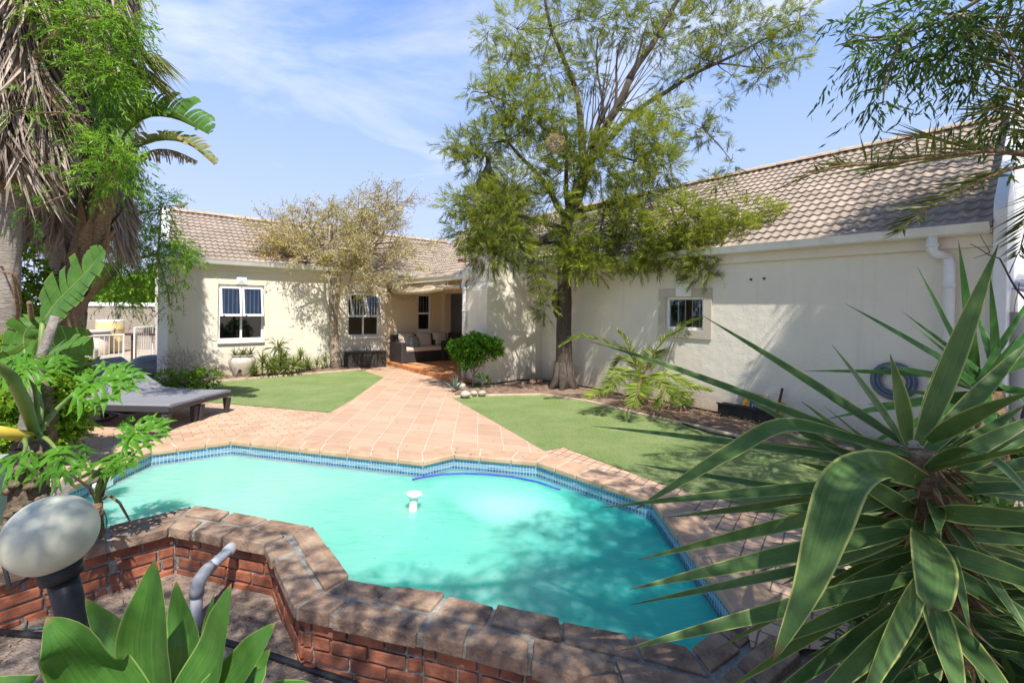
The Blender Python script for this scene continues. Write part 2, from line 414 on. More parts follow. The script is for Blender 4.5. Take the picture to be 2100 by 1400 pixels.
# ------------------------------------------------------------------ pool outline in plan
far_px = [(118, 1013), (311, 927), (473, 906), (868, 949), (931, 934), (1100, 949), (1336, 1029), (1507, 1258)]
far = [at(*p) for p in far_px]
near = [at(*p) for p in [(1415, 1325), (914, 1218), (714, 1181), (640, 1076), (397, 1035), (215, 1077)]]
W0 = Vector((-3.35, 2.95, 0)); W1 = Vector((-3.95, 3.72, 0))
pool_loop = [W1] + far + near + [W0]           # clockwise seen from above
WATER_Z = -.15
near_chain = [far[-1]] + near + [W0]           # pool rim along the raised near wall

def pool_water_mat():
    m, nt, b = new_mat('milky_pool_water')
    g = nt.nodes.new('ShaderNodeNewGeometry')
    mp = coords(nt, 'World', (1, 1, 1)); 
    n = N(nt, 'ShaderNodeTexNoise', Scale=.75, Detail=4, Roughness=.55, Distortion=.8); nt.links.new(mp.outputs[0], n.inputs['Vector'])
    r = ramp(nt, [(.30, (.12, .58, .44)), (.52, (.18, .63, .49)), (.75, (.27, .69, .54))]); nt.links.new(n.outputs[0], r.inputs[0])
    # milkier towards the left end, with sunlit paleness put into the colour
    sp = nt.nodes.new('ShaderNodeSeparateXYZ'); nt.links.new(g.outputs['Position'], sp.inputs[0])
    mr = N(nt, 'ShaderNodeMapRange'); mr.interpolation_type = 'SMOOTHSTEP'
    nt.links.new(sp.outputs[0], mr.inputs[0]); mr.inputs[1].default_value = -.2; mr.inputs[2].default_value = -2.6; mr.inputs[3].default_value = 0; mr.inputs[4].default_value = .5
    col = mix(nt, r.outputs[0], (.46, .74, .60), mr.outputs[0])
    mr2 = N(nt, 'ShaderNodeMapRange'); mr2.interpolation_type = 'SMOOTHSTEP'
    nt.links.new(sp.outputs[0], mr2.inputs[0]); mr2.inputs[1].default_value = -.2; mr2.inputs[2].default_value = 1.2; mr2.inputs[3].default_value = 0; mr2.inputs[4].default_value = .75
    col = mix(nt, col, (.02, .66, .54), mr2.outputs[0])  # teal of the shaded right end put into the colour
    # fine ripple streaks, bright sky reflection put into the colour
    mps = coords(nt, 'World', (1.2, 5.5, 1), (0, 0, R(14))); ns = N(nt, 'ShaderNodeTexNoise', Scale=2.6, Detail=8, Roughness=.72, Distortion=1.6); nt.links.new(mps.outputs[0], ns.inputs['Vector'])
    rs = ramp(nt, [(.56, (0, 0, 0)), (.80, (.5, .5, .5))]); nt.links.new(ns.outputs[0], rs.inputs[0])
    mrf = N(nt, 'ShaderNodeMapRange'); nt.links.new(sp.outputs[1], mrf.inputs[0]); mrf.inputs[1].default_value = 3.4; mrf.inputs[2].default_value = 4.7; mrf.inputs[3].default_value = .12; mrf.inputs[4].default_value = 1
    mm = N(nt, 'ShaderNodeMath', operation='MULTIPLY'); nt.links.new(rs.outputs[0], mm.inputs[0]); nt.links.new(mrf.outputs[0], mm.inputs[1])
    col = mix(nt, col, (.72, .86, .80), mm.outputs[0])
    nt.links.new(col, b.inputs['Base Color']); b.inputs['Roughness'].default_value = .06; b.inputs['IOR'].default_value = 1.33; b.inputs['Specular IOR Level'].default_value = .5
    b.inputs['Subsurface Weight'].default_value = 1; b.inputs['Subsurface Radius'].default_value = (.12, .5, .40); b.inputs['Subsurface Scale'].default_value = .75
    mpw = coords(nt, 'World', (1, 2.2, 1), (0, 0, R(10))); w1 = N(nt, 'ShaderNodeTexNoise', Scale=5, Detail=4, Roughness=.55, Distortion=.6); nt.links.new(mpw.outputs[0], w1.inputs['Vector'])
    p = bump(nt, w1.outputs[0], b, .22, .05)
    tr = N(nt, 'ShaderNodeBsdfTransparent'); tr.inputs[0].default_value = (.80, 1, .95, 1)
    ms = N(nt, 'ShaderNodeMixShader'); sc = at(1045, 1030, WATER_Z); ez = N(nt, 'ShaderNodeVectorMath', operation='SUBTRACT'); nt.links.new(g.outputs['Position'], ez.inputs[0]); ez.inputs[1].default_value = tuple(sc)
    em = nt.nodes.new('ShaderNodeMapping'); em.inputs['Rotation'].default_value = (0, 0, R(14)); em.inputs['Scale'].default_value = (1 / .70, 1 / .50, 0); nt.links.new(ez.outputs[0], em.inputs[0])
    nw = N(nt, 'ShaderNodeTexNoise', Scale=2.6, Detail=7, Roughness=.7, Distortion=1.0); nt.links.new(mps.outputs[0], nw.inputs['Vector'])
    el = N(nt, 'ShaderNodeVectorMath', operation='LENGTH'); nt.links.new(em.outputs[0], el.inputs[0])
    ea = N(nt, 'ShaderNodeMath', operation='MULTIPLY_ADD'); nt.links.new(nw.outputs[0], ea.inputs[0]); ea.inputs[1].default_value = .9; nt.links.new(el.outputs['Value'], ea.inputs[2])
    er = N(nt, 'ShaderNodeMapRange'); er.interpolation_type = 'SMOOTHSTEP'; nt.links.new(ea.outputs[0], er.inputs[0]); er.inputs[1].default_value = .60; er.inputs[2].default_value = 1.5; er.inputs[3].default_value = .56; er.inputs[4].default_value = .22
    nt.links.new(er.outputs[0], ms.inputs[0])      # the film is clear over the shallow step, milky elsewhere
    nt.links.new(b.outputs[0], ms.inputs[1]); nt.links.new(tr.outputs[0], ms.inputs[2]); nt.links.new(ms.outputs[0], nt.nodes['Material Output'].inputs[0])
    return m
M['water'] = pool_water_mat()
M['basin'] = surf('pool_plaster', (.05, .55, .43), (.10, .64, .52), 2, .8, 0)
M['step'] = surf('pool_step_plaster', (.86, .95, .92), (.95, .99, .98), 6, .8, 0)

def mosaic_mat():
    m, nt, b = new_mat('blue_pool_mosaic')
    uv = nt.nodes.new('ShaderNodeUVMap')
    br = nt.nodes.new('ShaderNodeTexBrick'); br.offset = 0; nt.links.new(uv.outputs[0], br.inputs['Vector'])
    br.inputs['Scale'].default_value = 1; br.inputs['Brick Width'].default_value = .034; br.inputs['Row Height'].default_value = .034; br.inputs['Mortar Size'].default_value = .0022
    br.inputs['Color1'].default_value = (0, 0, 0, 1); br.inputs['Color2'].default_value = (1, 1, 1, 1)
    sp = nt.nodes.new('ShaderNodeSeparateXYZ'); nt.links.new(uv.outputs[0], sp.inputs[0])
    n = N(nt, 'ShaderNodeTexNoise', Scale=5, Detail=3); nt.links.new(uv.outputs[0], n.inputs['Vector'])
    a = N(nt, 'ShaderNodeMath', operation='MULTIPLY_ADD'); nt.links.new(n.outputs[0], a.inputs[0]); a.inputs[1].default_value = .07; nt.links.new(sp.outputs[1], a.inputs[2])
    r = ramp(nt, [(.0, (.006, .03, .13)), (.40, (.008, .055, .22)), (.62, (.02, .11, .31)), (.76, (.34, .42, .52)), (.92, (.05, .15, .34))])
    mr = N(nt, 'ShaderNodeMapRange'); nt.links.new(a.outputs[0], mr.inputs[0]); mr.inputs[1].default_value = .14; mr.inputs[2].default_value = .29
    nt.links.new(mr.outputs[0], r.inputs[0])
    v = mix(nt, r.outputs[0], (.10, .32, .55), br.outputs['Color']); v = mix(nt, r.outputs[0], v, .45)
    col = mix(nt, v, (.52, .56, .42), br.outputs['Fac'])
    nt.links.new(col, b.inputs['Base Color']); b.inputs['Roughness'].default_value = .25; b.inputs['Coat Weight'].default_value = .3
    return m
M['mosaic'] = mosaic_mat()
M['coping'] = surf('clay_coping', (.42, .265, .17), (.57, .385, .255), 5, .85, .5, .006, 45, stain=((.38, .25, .17), 3, .5))
M['coping_old'] = surf('weathered_coping_brick', (.12, .082, .066), (.40, .255, .165), 7, .95, 1, .014, 50, detail=10, stain=((.52, .38, .27), 4.0, .8))
M['mortar'] = surf('rough_mortar', (.24, .22, .19), (.44, .42, .38), 14, .95, 1, .02, 45, stain=((.12, .11, .09), 5, .6))
M['red_brick'] = surf('red_face_brick', (.20, .06, .035), (.50, .175, .09), 5, .9, .8, .006, 60, detail=8, stain=((.10, .06, .045), 3.5, .9))

# ------------------------------------------------------------------ ground, paving, lawns
hole = far + [near[0] + Vector((.12, -.10, 0)), Vector((2.2, 1.75, 0)), Vector((2.6, -6, 0)), Vector((-7, -6, 0)), Vector((-7, 2.2, 0)), W0 + Vector((-.6, -.25, 0)), W1]
far_off = offset(far, .10)
hole_g = [Vector((p.x, p.y, 0)) for p in far_off] + hole[len(far):]
g = struct(flat_poly('ground', [(-70, -60), (70, -60), (70, 90), (-70, 90)], -.03, M['ground'], [hole_g])) ; g.name = 'ground'
mbs = MB(); lp_ = hole_g[len(far) - 1:] + [hole_g[0]]
for i in range(len(lp_) - 1): mbs.quad(lp_[i] + UP * -.5, lp_[i + 1] + UP * -.5, lp_[i + 1] + UP * -.03, lp_[i] + UP * -.03)
struct(mbs.build('soil', M['planter_soil']))
struct(flat_poly('planter_soil', [(-12, -9), (9, -9), (9, 2.9), (3.2, 2.9), (1.6, 2.35), (.9, 2.05), (-.36, 2.42), (-1.0, 2.6), (-1.56, 3.3), (-2.5, 3.5), (-3.0, 3.2), (-3.75, 2.75), (-4.2, 3.4), (-4.3, 3.9), (-12, 3.9)], -.38, M['planter_soil'])).name = 'soil'

def P(*pts, z=0): return [at(x, y, z) for x, y in pts]
path_poly = [*offset(far, .05)[2:6], at(1118, 925), at(1040, 880), at(929, 817), at(948, 786), at(785, 741) + Vector((.3, .2, 0)),
             at(742, 756) + Vector((-.6, .3, 0)), at(742, 759), at(787, 773.5), at(722, 820), at(677, 846), at(614, 897)]
struct(flat_poly('path', path_poly, .004, M['path']))
outer_left = [at(614, 897), at(677, 846), at(460, 829), at(330, 822)]
bp = offset(far, .05)[:3] + [at(614, 897), at(677, 846), at(560, 836), at(440, 826), at(300, 818), Vector((-7.4, 8.1, 0)), Vector((-8.6, 6.6, 0)), Vector((-7.2, 3.4, 0)), Vector((-4.3, 3.0, 0))]
struct(flat_poly('pavement', bp, 0, M['brick_pave']))
bp2 = [offset(far, .05)[5], offset(far, .05)[6], offset(far, .05)[7], at(1415, 1325) + Vector((.3, 0, 0)), Vector((2.5, 2.2, 0)), Vector((3.4, 3.1, 0)), at(1657, 1066), at(1434, 1014), at(1357, 993), at(1154, 917), at(1116, 925)]
struct(flat_poly('paved_strip', bp2, .002, M['brick_pave2'])).name = 'pavement'
# lawns of artificial turf
lawnL = [at(677, 846), at(722, 820), at(787, 773.5), at(742, 759), at(600, 771), at(400, 788), at(312, 800), at(262, 806), at(300, 818), at(440, 826), at(560, 836)]
struct(flat_poly('lawn', lawnL, .006, M['turf']))
curbR = [at(929, 815), at(1000, 812), at(1110, 810), at(1200, 823), at(1300, 848), at(1433, 877), at(1561, 909), at(1760, 951), at(1990, 1010)]
lawnR = [at(1116, 925), at(1040, 880), at(929, 817)] + curbR + [Vector((3.7, 3.3, 0)), at(1657, 1066), at(1434, 1014), at(1357, 993), at(1154, 917)]
struct(flat_poly('lawn', lawnR, .006, M['turf']))
def curb(chain, name):
    mb = MB(); A = offset(chain, .03); B = offset(chain, -.03)
    for i in range(len(A) - 1):
        mb.prism([A[i], A[i + 1], B[i + 1], B[i]], -.05, .035)
    return struct(mb.build(name, M['curb'], None, bevel=.006))
curb(curbR, 'kerb')
curbL = [at(742, 758), at(670, 764), at(600, 770), at(500, 778), at(400, 787), at(312, 799), at(250, 806)]
curb(curbL, 'kerb')
# planting beds (lumpy soil)
def soil_bed(name, outer, inner, z0=.0, z1=.05):
    mb = MB(); n = 70
    def samp(ch):
        L = [0]
        for i in range(len(ch) - 1): L.append(L[-1] + (ch[i + 1] - ch[i]).length)
        out = []
        for k in range(n):
            t = L[-1] * k / (n - 1); i = max(j for j in range(len(L)) if L[j] <= t + 1e-9); i = min(i, len(ch) - 2)
            out.append(ch[i].lerp(ch[i + 1], (t - L[i]) / max(1e-6, L[i + 1] - L[i])))
        return out
    A, B = samp(outer), samp(inner); m = 9; vs = []
    for i in range(n):
        for j in range(m):
            f = j / (m - 1); p = A[i].lerp(B[i], f)
            h = z0 + z1 * math.sin(math.pi * min(1, f * 1.1 + .05)) + .018 * math.sin(p.x * 23 + p.y * 11) * math.sin(p.y * 19) + rng.uniform(-.008, .012)
            vs.append((p.x, p.y, h))
    mb.add(vs, [(i * m + j, (i + 1) * m + j, (i + 1) * m + j + 1, i * m + j + 1) for i in range(n - 1) for j in range(m - 1)])
    return struct(mb.build(name, M['soil'], None, smooth=True))
soil_bed('soil', [Vector((p.x, p.y, 0)) for p in curbL[::-1]], [LW(-1.6, 0, -.1), LW(0, 0, -.05), LW(2, 0, -.05), LW(3.6, 0, -.05)], .0, .05)
soil_bed('soil', [at(936, 803)] + [Vector((p.x, p.y, 0)) for p in curbR], [Vector((-1.02, 9.98, 0)), Vector((-.5, 9.5, 0)), Vector((.4, 10.3, 0)), RW(5.2, 0, -.05), RW(8, 0, -.05), RW(10.5, 0, -.05), RW(12.2, 0, -.05)], .0, .055)
struct(flat_poly('yard', [(-24, 9.5), (-7.6, 9.4), (-8.2, 10.2), (-12, 19), (-24, 19)], -.006, M['yard_pave']))

# ------------------------------------------------------------------ swimming pool
mb = MB(); loop = pool_loop; n = len(loop); u = 0
wl = offset(loop + [loop[0]], .02)[:-1]
for i in range(n):
    a, b2 = wl[i], wl[(i + 1) % n]; l = (b2 - a).length
    za, zb = -.04, -.32
    mb.quad(a + UP * zb, b2 + UP * zb, b2 + UP * za, a + UP * za, [(u, 0.0), (u + l, 0.0), (u + l, .28), (u, .28)]); u += l
pool = thing('swimming_pool', 'small angular swimming pool full of milky turquoise water behind the brick wall', 'pool', tuple(at(800, 1050)))
o = mb.build('tile_band', M['mosaic'], pool)
mb = MB()
for i in range(n):
    a, b2 = wl[i], wl[(i + 1) % n]; mb.quad(a + UP * -1.3, b2 + UP * -1.3, b2 + UP * -.32, a + UP * -.32)
mb.add([v + UP * -1.3 for v in wl], [tuple(range(n))[::-1]])
mb.build('basin', M['basin'], pool)
stp = [at(*p, -.2) for p in [(880, 985), (960, 975), (1100, 990), (1165, 1020), (1185, 1060), (1150, 1092), (1060, 1088), (985, 1062), (920, 1025)]]
mb = MB(); mb.prism(stp, -1.25, -.20); mb.build('entry_step', M['step'], pool, bevel=.03)
mb = MB(); mb.prism([(p.x, p.y) for p in offset(pool_loop + [pool_loop[0]], .012)[:-1]], -1.25, WATER_Z); w = mb.build('water', M['water']); w['kind'] = 'structure'

def coping_stones(mb, inner, outer, L, z, th, rows=1, gap=.012, jit=.004, nose=0):
    for i in range(len(inner) - 1):
        a0, a1, b0, b1 = inner[i], inner[i + 1], outer[i], outer[i + 1]
        ln = ((a1 - a0).length + (b1 - b0).length) / 2
        for r in range(rows):
            k = max(1, round(ln / L)); cuts = [0] + [(j + (rng.uniform(-.1, .1) if 0 < j < k else 0) + (.32 if (r and 0 < j < k) else 0)) / k for j in range(1, k)] + [1]
            for j in range(k):
                t0 = cuts[j] + gap / 2 / ln; t1 = cuts[j + 1] - gap / 2 / ln
                f0, f1 = r / rows + gap / 2 / .3 * (r > 0), (r + 1) / rows - gap / 2 / .3 * (r < rows - 1)
                q = []
                for t, f in ((t0, f0), (t1, f0), (t1, f1), (t0, f1)):
                    p = a0.lerp(a1, t).lerp(b0.lerp(b1, t), f); q.append(Vector((p.x + rng.uniform(-jit, jit), p.y + rng.uniform(-jit, jit), 0)))
                dz = rng.uniform(-jit, jit)
                mb.prism(q, z - th, z + dz)
mb = MB(); ch = [W1] + far
coping_stones(mb, offset(ch, 0), offset(ch, .30), .31, .014, .055, gap=.014, jit=.0018)
mb.build('coping', M['coping'], pool, bevel=.012)
mb = MB()
A, B = offset(ch, .02), offset(ch, .295)
for i in range(len(A) - 1): mb.prism([A[i], A[i + 1], B[i + 1], B[i]], -.04, .009)
mb.build('coping_joint', surf('pale_joint', (.46, .38, .29), (.58, .49, .38), 8, .95, .3, .004, 40), pool)

# ------------------------------------------------------------------ raised brick wall on the near side of the pool
bw = thing('brick_wall', 'low red brick planter wall topped with weathered brown coping along the near side of the pool', 'wall', tuple(at(800, 1250)))
inn = offset(near_chain, 0.0); out = offset(near_chain, .335); mid = offset(near_chain, .168)
def sub(ch, i0, i1): return ch[i0:i1]
mb = MB()
coping_stones(mb, inn, out, .33, .0, .075, rows=2, gap=.03, jit=.011)
cop = mb.build('coping', M['coping_old'], bw, bevel=.007)
tx = bpy.data.textures.new('coping_chips', 'CLOUDS'); tx.noise_scale = .07
sd = cop.modifiers.new('dense', 'SUBSURF'); sd.subdivision_type = 'SIMPLE'; sd.levels = 3; sd.render_levels = 3
dm = cop.modifiers.new('worn', 'DISPLACE'); dm.texture = tx; dm.strength = .009; dm.texture_coords = 'GLOBAL'; dm.mid_level = .5
mb = MB(); A = offset(near_chain, .015); B = offset(near_chain, .315)
for i in range(len(A) - 1): mb.prism([A[i], A[i + 1], B[i + 1], B[i]], -.08, -.014)
mb.build('coping_mortar', M['mortar'], bw)
mb = MB(); A = offset(near_chain, .04); B = offset(near_chain, .264)
for i in range(len(A) - 1): mb.prism([A[i], A[i + 1], B[i + 1], B[i]], -.5, -.07)
core = mb.build('mortar_bed', M['mortar'], bw)
core.modifiers.new('d', 'SUBSURF').subdivision_type = 'SIMPLE'; core.modifiers['d'].levels = 5; core.modifiers['d'].render_levels = 5
dm = core.modifiers.new('worn', 'DISPLACE'); tx2 = bpy.data.textures.new('mortar_lumps', 'CLOUDS'); tx2.noise_scale = .05; dm.texture = tx2; dm.strength = .014; dm.texture_coords = 'GLOBAL'
mb = MB(); F = offset(near_chain, .272)
for i in range(len(F) - 1):
    a, b2 = F[i], F[i + 1]; d = (b2 - a); ln = d.length; d.normalize(); nn = Vector((-d.y, d.x, 0))
    for c in range(5):
        z1 = -.092 - c * .083; x = rng.uniform(-.05, .0) - (.11 if c % 2 else 0)
        while x < ln - .02:
            l = .212 if rng.random() > .2 else .104
            x0, x1 = max(.006, x), min(ln - .006, x + l)
            if x1 - x0 > .035:
                pr = rng.uniform(.002, .016); tz = rng.uniform(-.004, .004)
                mb.obox(a + d * x0 - nn * .09 + UP * (z1 - .067 + tz), d * (x1 - x0), nn * (.09 + pr), UP * .067)
            x += l + .016
br = mb.build('brick_courses', M['red_brick'], bw, bevel=.006)
sd = br.modifiers.new('dense', 'SUBSURF'); sd.subdivision_type = 'SIMPLE'; sd.levels = 2; sd.render_levels = 2
dm = br.modifiers.new('worn', 'DISPLACE'); dm.texture = tx; dm.strength = .012; dm.texture_coords = 'GLOBAL'
# ------------------------------------------------------------------ the house
EAVE = 2.60; ZB = -.3
house = thing('house', 'single storey cream L shaped house with brown tiled roof, veranda and chimney', 'house', tuple(LW(4, 0)))
A_END = hitL(337, 600)[0]
def wall_panel(mb, pt, a0, a1, z0, z1, holes, dep=.13):
    """pt(a,z,off); front skin with openings and their reveals."""
    xs = sorted({a0, a1, *[h[0] for h in holes], *[h[1] for h in holes]}); zs = sorted({z0, z1, *[h[2] for h in holes], *[h[3] for h in holes]})
    for i in range(len(xs) - 1):
        for j in range(len(zs) - 1):
            xm, zm = (xs[i] + xs[i + 1]) / 2, (zs[j] + zs[j + 1]) / 2
            if any(h[0] < xm < h[1] and h[2] < zm < h[3] for h in holes): continue
            mb.quad(pt(xs[i], zs[j], 0), pt(xs[i + 1], zs[j], 0), pt(xs[i + 1], zs[j + 1], 0), pt(xs[i], zs[j + 1], 0))
    for x0, x1, za, zb in holes:
        mb.quad(pt(x0, za, 0), pt(x0, za, -dep), pt(x0, zb, -dep), pt(x0, zb, 0)); mb.quad(pt(x1, za, 0), pt(x1, zb, 0), pt(x1, zb, -dep), pt(x1, za, -dep))
        mb.quad(pt(x0, zb, 0), pt(x0, zb, -dep), pt(x1, zb, -dep), pt(x1, zb, 0)); mb.quad(pt(x0, za, 0), pt(x1, za, 0), pt(x1, za, -dep), pt(x0, za, -dep))
def rectL(x0, y0, x1, y1):
    xm, ym = (x0 + x1) / 2, (y0 + y1) / 2
    return hitL(x0, ym)[0], hitL(x1, ym)[0], hitL(xm, y1)[1], hitL(xm, y0)[1]
def rectR(x0, y0, x1, y1):
    xm, ym = (x0 + x1) / 2, (y0 + y1) / 2
    return hitR(x0, ym)[0], hitR(x1, ym)[0], hitR(xm, y1)[1], hitR(xm, y0)[1]
W1r = rectL(447, 584, 541, 697); W2r = rectL(713, 598, 778, 689); W3r = rectL(857, 604, 884, 678)
W4r = rectR(1366, 609, 1443, 676)
D0 = hitR(912, 620)[0]; D1 = D0 + 1.9
DOOR = (D0, D1, -.2, 2.06)
A_COR = (C0 - L0).dot(Ld)
A_VER = hitL(790, 700)[0]
mb = MB(); wall_panel(mb, LW, A_END, A_VER, ZB, EAVE, [W1r, W2r])
mb.quad(LW(A_END, ZB, 0), LW(A_END, EAVE, 0), LW(A_END, EAVE, -4.9), LW(A_END, ZB, -4.9))
mb.quad(LW(A_END, ZB, -4.9), LW(A_END, EAVE, -4.9), LW(A_COR + 3, EAVE, -4.9), LW(A_COR + 3, ZB, -4.9))
wallL = mb.build('wall', M['wall'], house)
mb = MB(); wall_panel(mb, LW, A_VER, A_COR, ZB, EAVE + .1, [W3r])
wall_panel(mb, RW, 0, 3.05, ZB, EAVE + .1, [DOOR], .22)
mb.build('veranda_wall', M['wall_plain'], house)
B_END = hitR(2037, 560)[0]
mb = MB(); wall_panel(mb, RW, 3.05, B_END, ZB, EAVE, [W4r], .16)
mb.quad(RW(B_END, ZB, 0), RW(B_END, ZB, -6), RW(B_END, EAVE, -6), RW(B_END, EAVE, 0))
mb.build('wall', M['wall'], house)
# ceiling of the veranda and cornices under the gutters
OV = 1.676
mb = MB()
mb.quad(RW(-.3, EAVE - .13, -.02), RW(3.4, EAVE - .13, -.02), RW(3.4, 2.36, .95), RW(.0, 2.36, .95))
mb.obox(RW(-1.0, 2.375, .90), Rc * 4.45, nR * .80, UP * .03)  # flat slab added beyond the eave to shade the veranda wall
mb.build('veranda_ceiling', M['trim'], house)
mb = MB()
mb.obox(LW(A_END, 2.42, .001), Ld * (A_VER - A_END + .35), nL * .05, UP * .13); mb.obox(LW(A_END, 2.551, .001), Ld * (A_VER - A_END + .3), nL * .10, UP * .05)
mb.build('cornice', M['trim'], house, bevel=.008)
mb = MB()
mb.obox(RW(3.06, 2.40, .001), Rc * (B_END - 3.06), nR * .05, UP * .15); mb.obox(RW(3.06, 2.551, .001), Rc * (B_END - 3.06), nR * .10, UP * .05)
mb.build('cornice', M['trim'], house, bevel=.008)

def gutter(pt, a0, a1, z, off, name='gutter'):
    prof = [(0, .0), (0, -.10), (.035, -.118), (.10, -.10), (.125, -.02), (.135, 0), (.125, .0), (.115, -.02), (.09, -.085), (.035, -.1), (.012, -.09), (.012, 0)]
    mb = MB(); n = len(prof); vs = [pt(a, z + dz, off + do) for a in (a0, a1) for do, dz in prof]
    fs = [(i, (i + 1) % n, n + (i + 1) % n, n + i) for i in range(n)]; mb.add(vs, fs); mb.add(vs[:5], [(0, 1, 2, 3, 4)]); mb.add(vs[n:n + 5], [(4, 3, 2, 1, 0)])
    k = a0 + .8
    while k < a1:
        mb.add([pt(k + da, z + dz - .002, off + do * 1.02) for da in (0, .03) for do, dz in prof[1:6]], [(i, i + 1, 6 + i, 5 + i) for i in range(4)]); k += 1.9
    return mb.build(name, M['gutter'], house)
gutter(LW, A_END + .05, A_COR - .62, 2.65, .10)
gutter(RW, 3.0, B_END - .02, 2.65, .10)
gutter(RW, -.25, 3.56, 2.455, .98)

# ---- tiled roofs
def tile_roof(name, O, al, inw, length, depth, z0, z1, cuts, wave=.126, course=.215, drop=.06):
    """Courses of wavy interlocking tiles on a sloping plane; cuts = (point, normal) vertical planes whose outer side is removed."""
    sl = Vector((inw.x * depth, inw.y * depth, z1 - z0)); SL = sl.length; sd = sl / SL; nrm = al.cross(sd).normalized()
    if nrm.z < 0: nrm = -nrm
    nc = math.ceil((SL) / course); nx = int(length / wave * 8); amp = .024; V = []; Fc = []; T = []
    for c in range(nc):
        s0 = c * course - .03; s1 = min(SL, (c + 1) * course + .012); ph = 0
        o = len(V)
        for row, (s, lift) in enumerate(((s0, -.012), (s0, .034), (s1, .006))):
            for i in range(nx + 1):
                x = length * i / nx; p = x / wave
                h = amp * (.5 + .5 * math.cos(2 * math.pi * p)) ** 1.4
                V.append(O + al * x + sd * s + nrm * (h + lift) + UP * z0)
                T.append(random.Random(c * 977 + int(p / 2 + .5 * (c % 2))).random() * .6)
        for r in (0, 1):
            for i in range(nx):
                a = o + r * (nx + 1) + i; Fc.append((a, a + 1, a + nx + 2, a + nx + 1))
    me = bpy.data.meshes.new(name); me.from_pydata([tuple(v) for v in V], [], Fc)
    at_ = me.attributes.new('tint', 'FLOAT', 'POINT'); at_.data.foreach_set('value', T)
    bm = bmesh.new(); bm.from_mesh(me)
    for co, no in cuts:
        bmesh.ops.bisect_plane(bm, geom=bm.verts[:] + bm.edges[:] + bm.faces[:], plane_co=co, plane_no=no, clear_outer=True)
    bm.normal_update()
    for f in bm.faces:
        if f.normal.dot(nrm) < 0: f.normal_flip()
    bm.to_mesh(me); bm.free(); me.materials.append(M['rooftile'])
    o = bpy.data.objects.new(name, me); COL.objects.link(o); adopt(o, house); return o
DL, HL = 2.42, 4.03; DR, HR = 3.0, 4.66
# verge of the left wing follows the boundary line (slightly skewed)
vA = on_plane(346, 520, L0 + nL * .1, nL); vB = on_plane(350, 430, L0 - nL * DL, nL)
vdir = Vector((vB.x - vA.x, vB.y - vA.y, 0)).normalized(); vn = Vector((-vdir.y, vdir.x, 0))
if vn.dot(Ld) > 0: vn = -vn
# valley between left wing and the veranda roof
sV = (HR - 2.50) / (DR + .95)
vb = RW(0, 0, .95 - (2.66 - 2.50) / sV) ; 
def Lridge_pt(o): return C0 + Ld * o - nL * DL
va1 = C0 + Ld * (-.95 + (2.64 - 2.50) / sV) + nL * .10
va2 = C0 + Ld * (-.95 + (HL - 2.50) / sV) - nL * DL
vd = Vector((va2.x - va1.x, va2.y - va1.y, 0)).normalized(); vnn = Vector((-vd.y, vd.x, 0))
if vnn.dot(Ld) < 0: vnn = -vnn          # points to the veranda side
lw_len = 14
tile_roof('roof', LW(A_END - 1.9, 0, .15), Ld, -nL, lw_len, DL + .15, 2.62, HL, [(vA, vn), (va1 + vnn * .01, vnn)])
tile_roof('roof', RW(-9, 0, .95 + .09), Rc, Ld, 9 + 3.75, DR + .95 + .09, 2.46, HR, [(va1 - vnn * .0, -vnn), (RW(3.72, 0), Rc), (va2 - Rc * .0 + Ld * 0, -vnn)], course=.215)
vRe = RW(B_END - .05, 0)
tile_roof('roof', RW(3.40, 0, .15), Rc, Ld, B_END - 3.40, DR + .15, 2.62, HR, [])
# back slopes (close the roofs)
mb = MB()
mb.quad(LW(A_END, HL, -DL), LW(A_COR + 3, HL, -DL), LW(A_COR + 3, 2.6, -5), LW(A_END, 2.6, -5))
mb.quad(RW(-3.5, HR, -DR), RW(B_END, HR, -DR), RW(B_END, 2.6, -6.1), RW(-3.5, 2.6, -6.1))
mb.build('back_roof', M['ridge'], house)
def ridge(p0, p1, seg=.36):
    mb = MB(); d = p1 - p0; L = d.length; d.normalize(); side = Vector((-d.y, d.x, 0)).normalized(); k = int(L / seg)
    for i in range(k):
        a, b2 = p0 + d * (i * seg - .02), p0 + d * ((i + 1) * seg); r0, r1 = .15, .125; n = 7; vs = []
        for q, r in ((a, r0), (b2, r1)):
            for j in range(n):
                t = math.pi * j / (n - 1); vs.append(q + side * (r * math.cos(t)) + UP * (r * .62 * math.sin(t) - .03 + rng.uniform(-.003, .003)))
        mb.add(vs, [(j, j + 1, n + j + 1, n + j) for j in range(n - 1)]); mb.add(vs[:n], [tuple(range(n))])
    return mb.build('ridge_tiles', M['ridge'], house, smooth=False)
ridge(vB + UP * (HL + .03 - vB.z), Lridge_pt(1.95) + UP * (HL + .03))
ridge(RW(-3.4, HR + .03, -DR), RW(B_END, HR + .03, -DR))
# parapets
mb = MB(); k = vdir * 1.0; th = -vn * .16
L3 = (vB - vA); L3.z = 0
lo = Vector((vA.x, vA.y, 0)) - vdir * .12; hi = Vector((vB.x, vB.y, 0)) + vdir * .2
for off_, (z_lo, z_hi) in ((0, (2.66, HL + .1)),):
    a0, b0 = lo + vn * .0, hi + vn * .0; a1, b1 = lo + vn * .17, hi + vn * .17
    mb.add([a0 + UP * ZB, b0 + UP * ZB, b0 + UP * z_hi, a0 + UP * z_lo, a1 + UP * ZB, b1 + UP * ZB, b1 + UP * z_hi, a1 + UP * z_lo],
           [(0, 1, 2, 3), (7, 6, 5, 4), (0, 3, 7, 4), (3, 2, 6, 7), (2, 1, 5, 6)])
mb.build('parapet', M['white'], house, bevel=.01)
mb = MB()
pe = RW(B_END, 0)
poly = [(.12, ZB), (.12, 2.80), (.02, 2.92), (-DR, HR + .28), (-6.2, 2.8), (-6.2, ZB)]
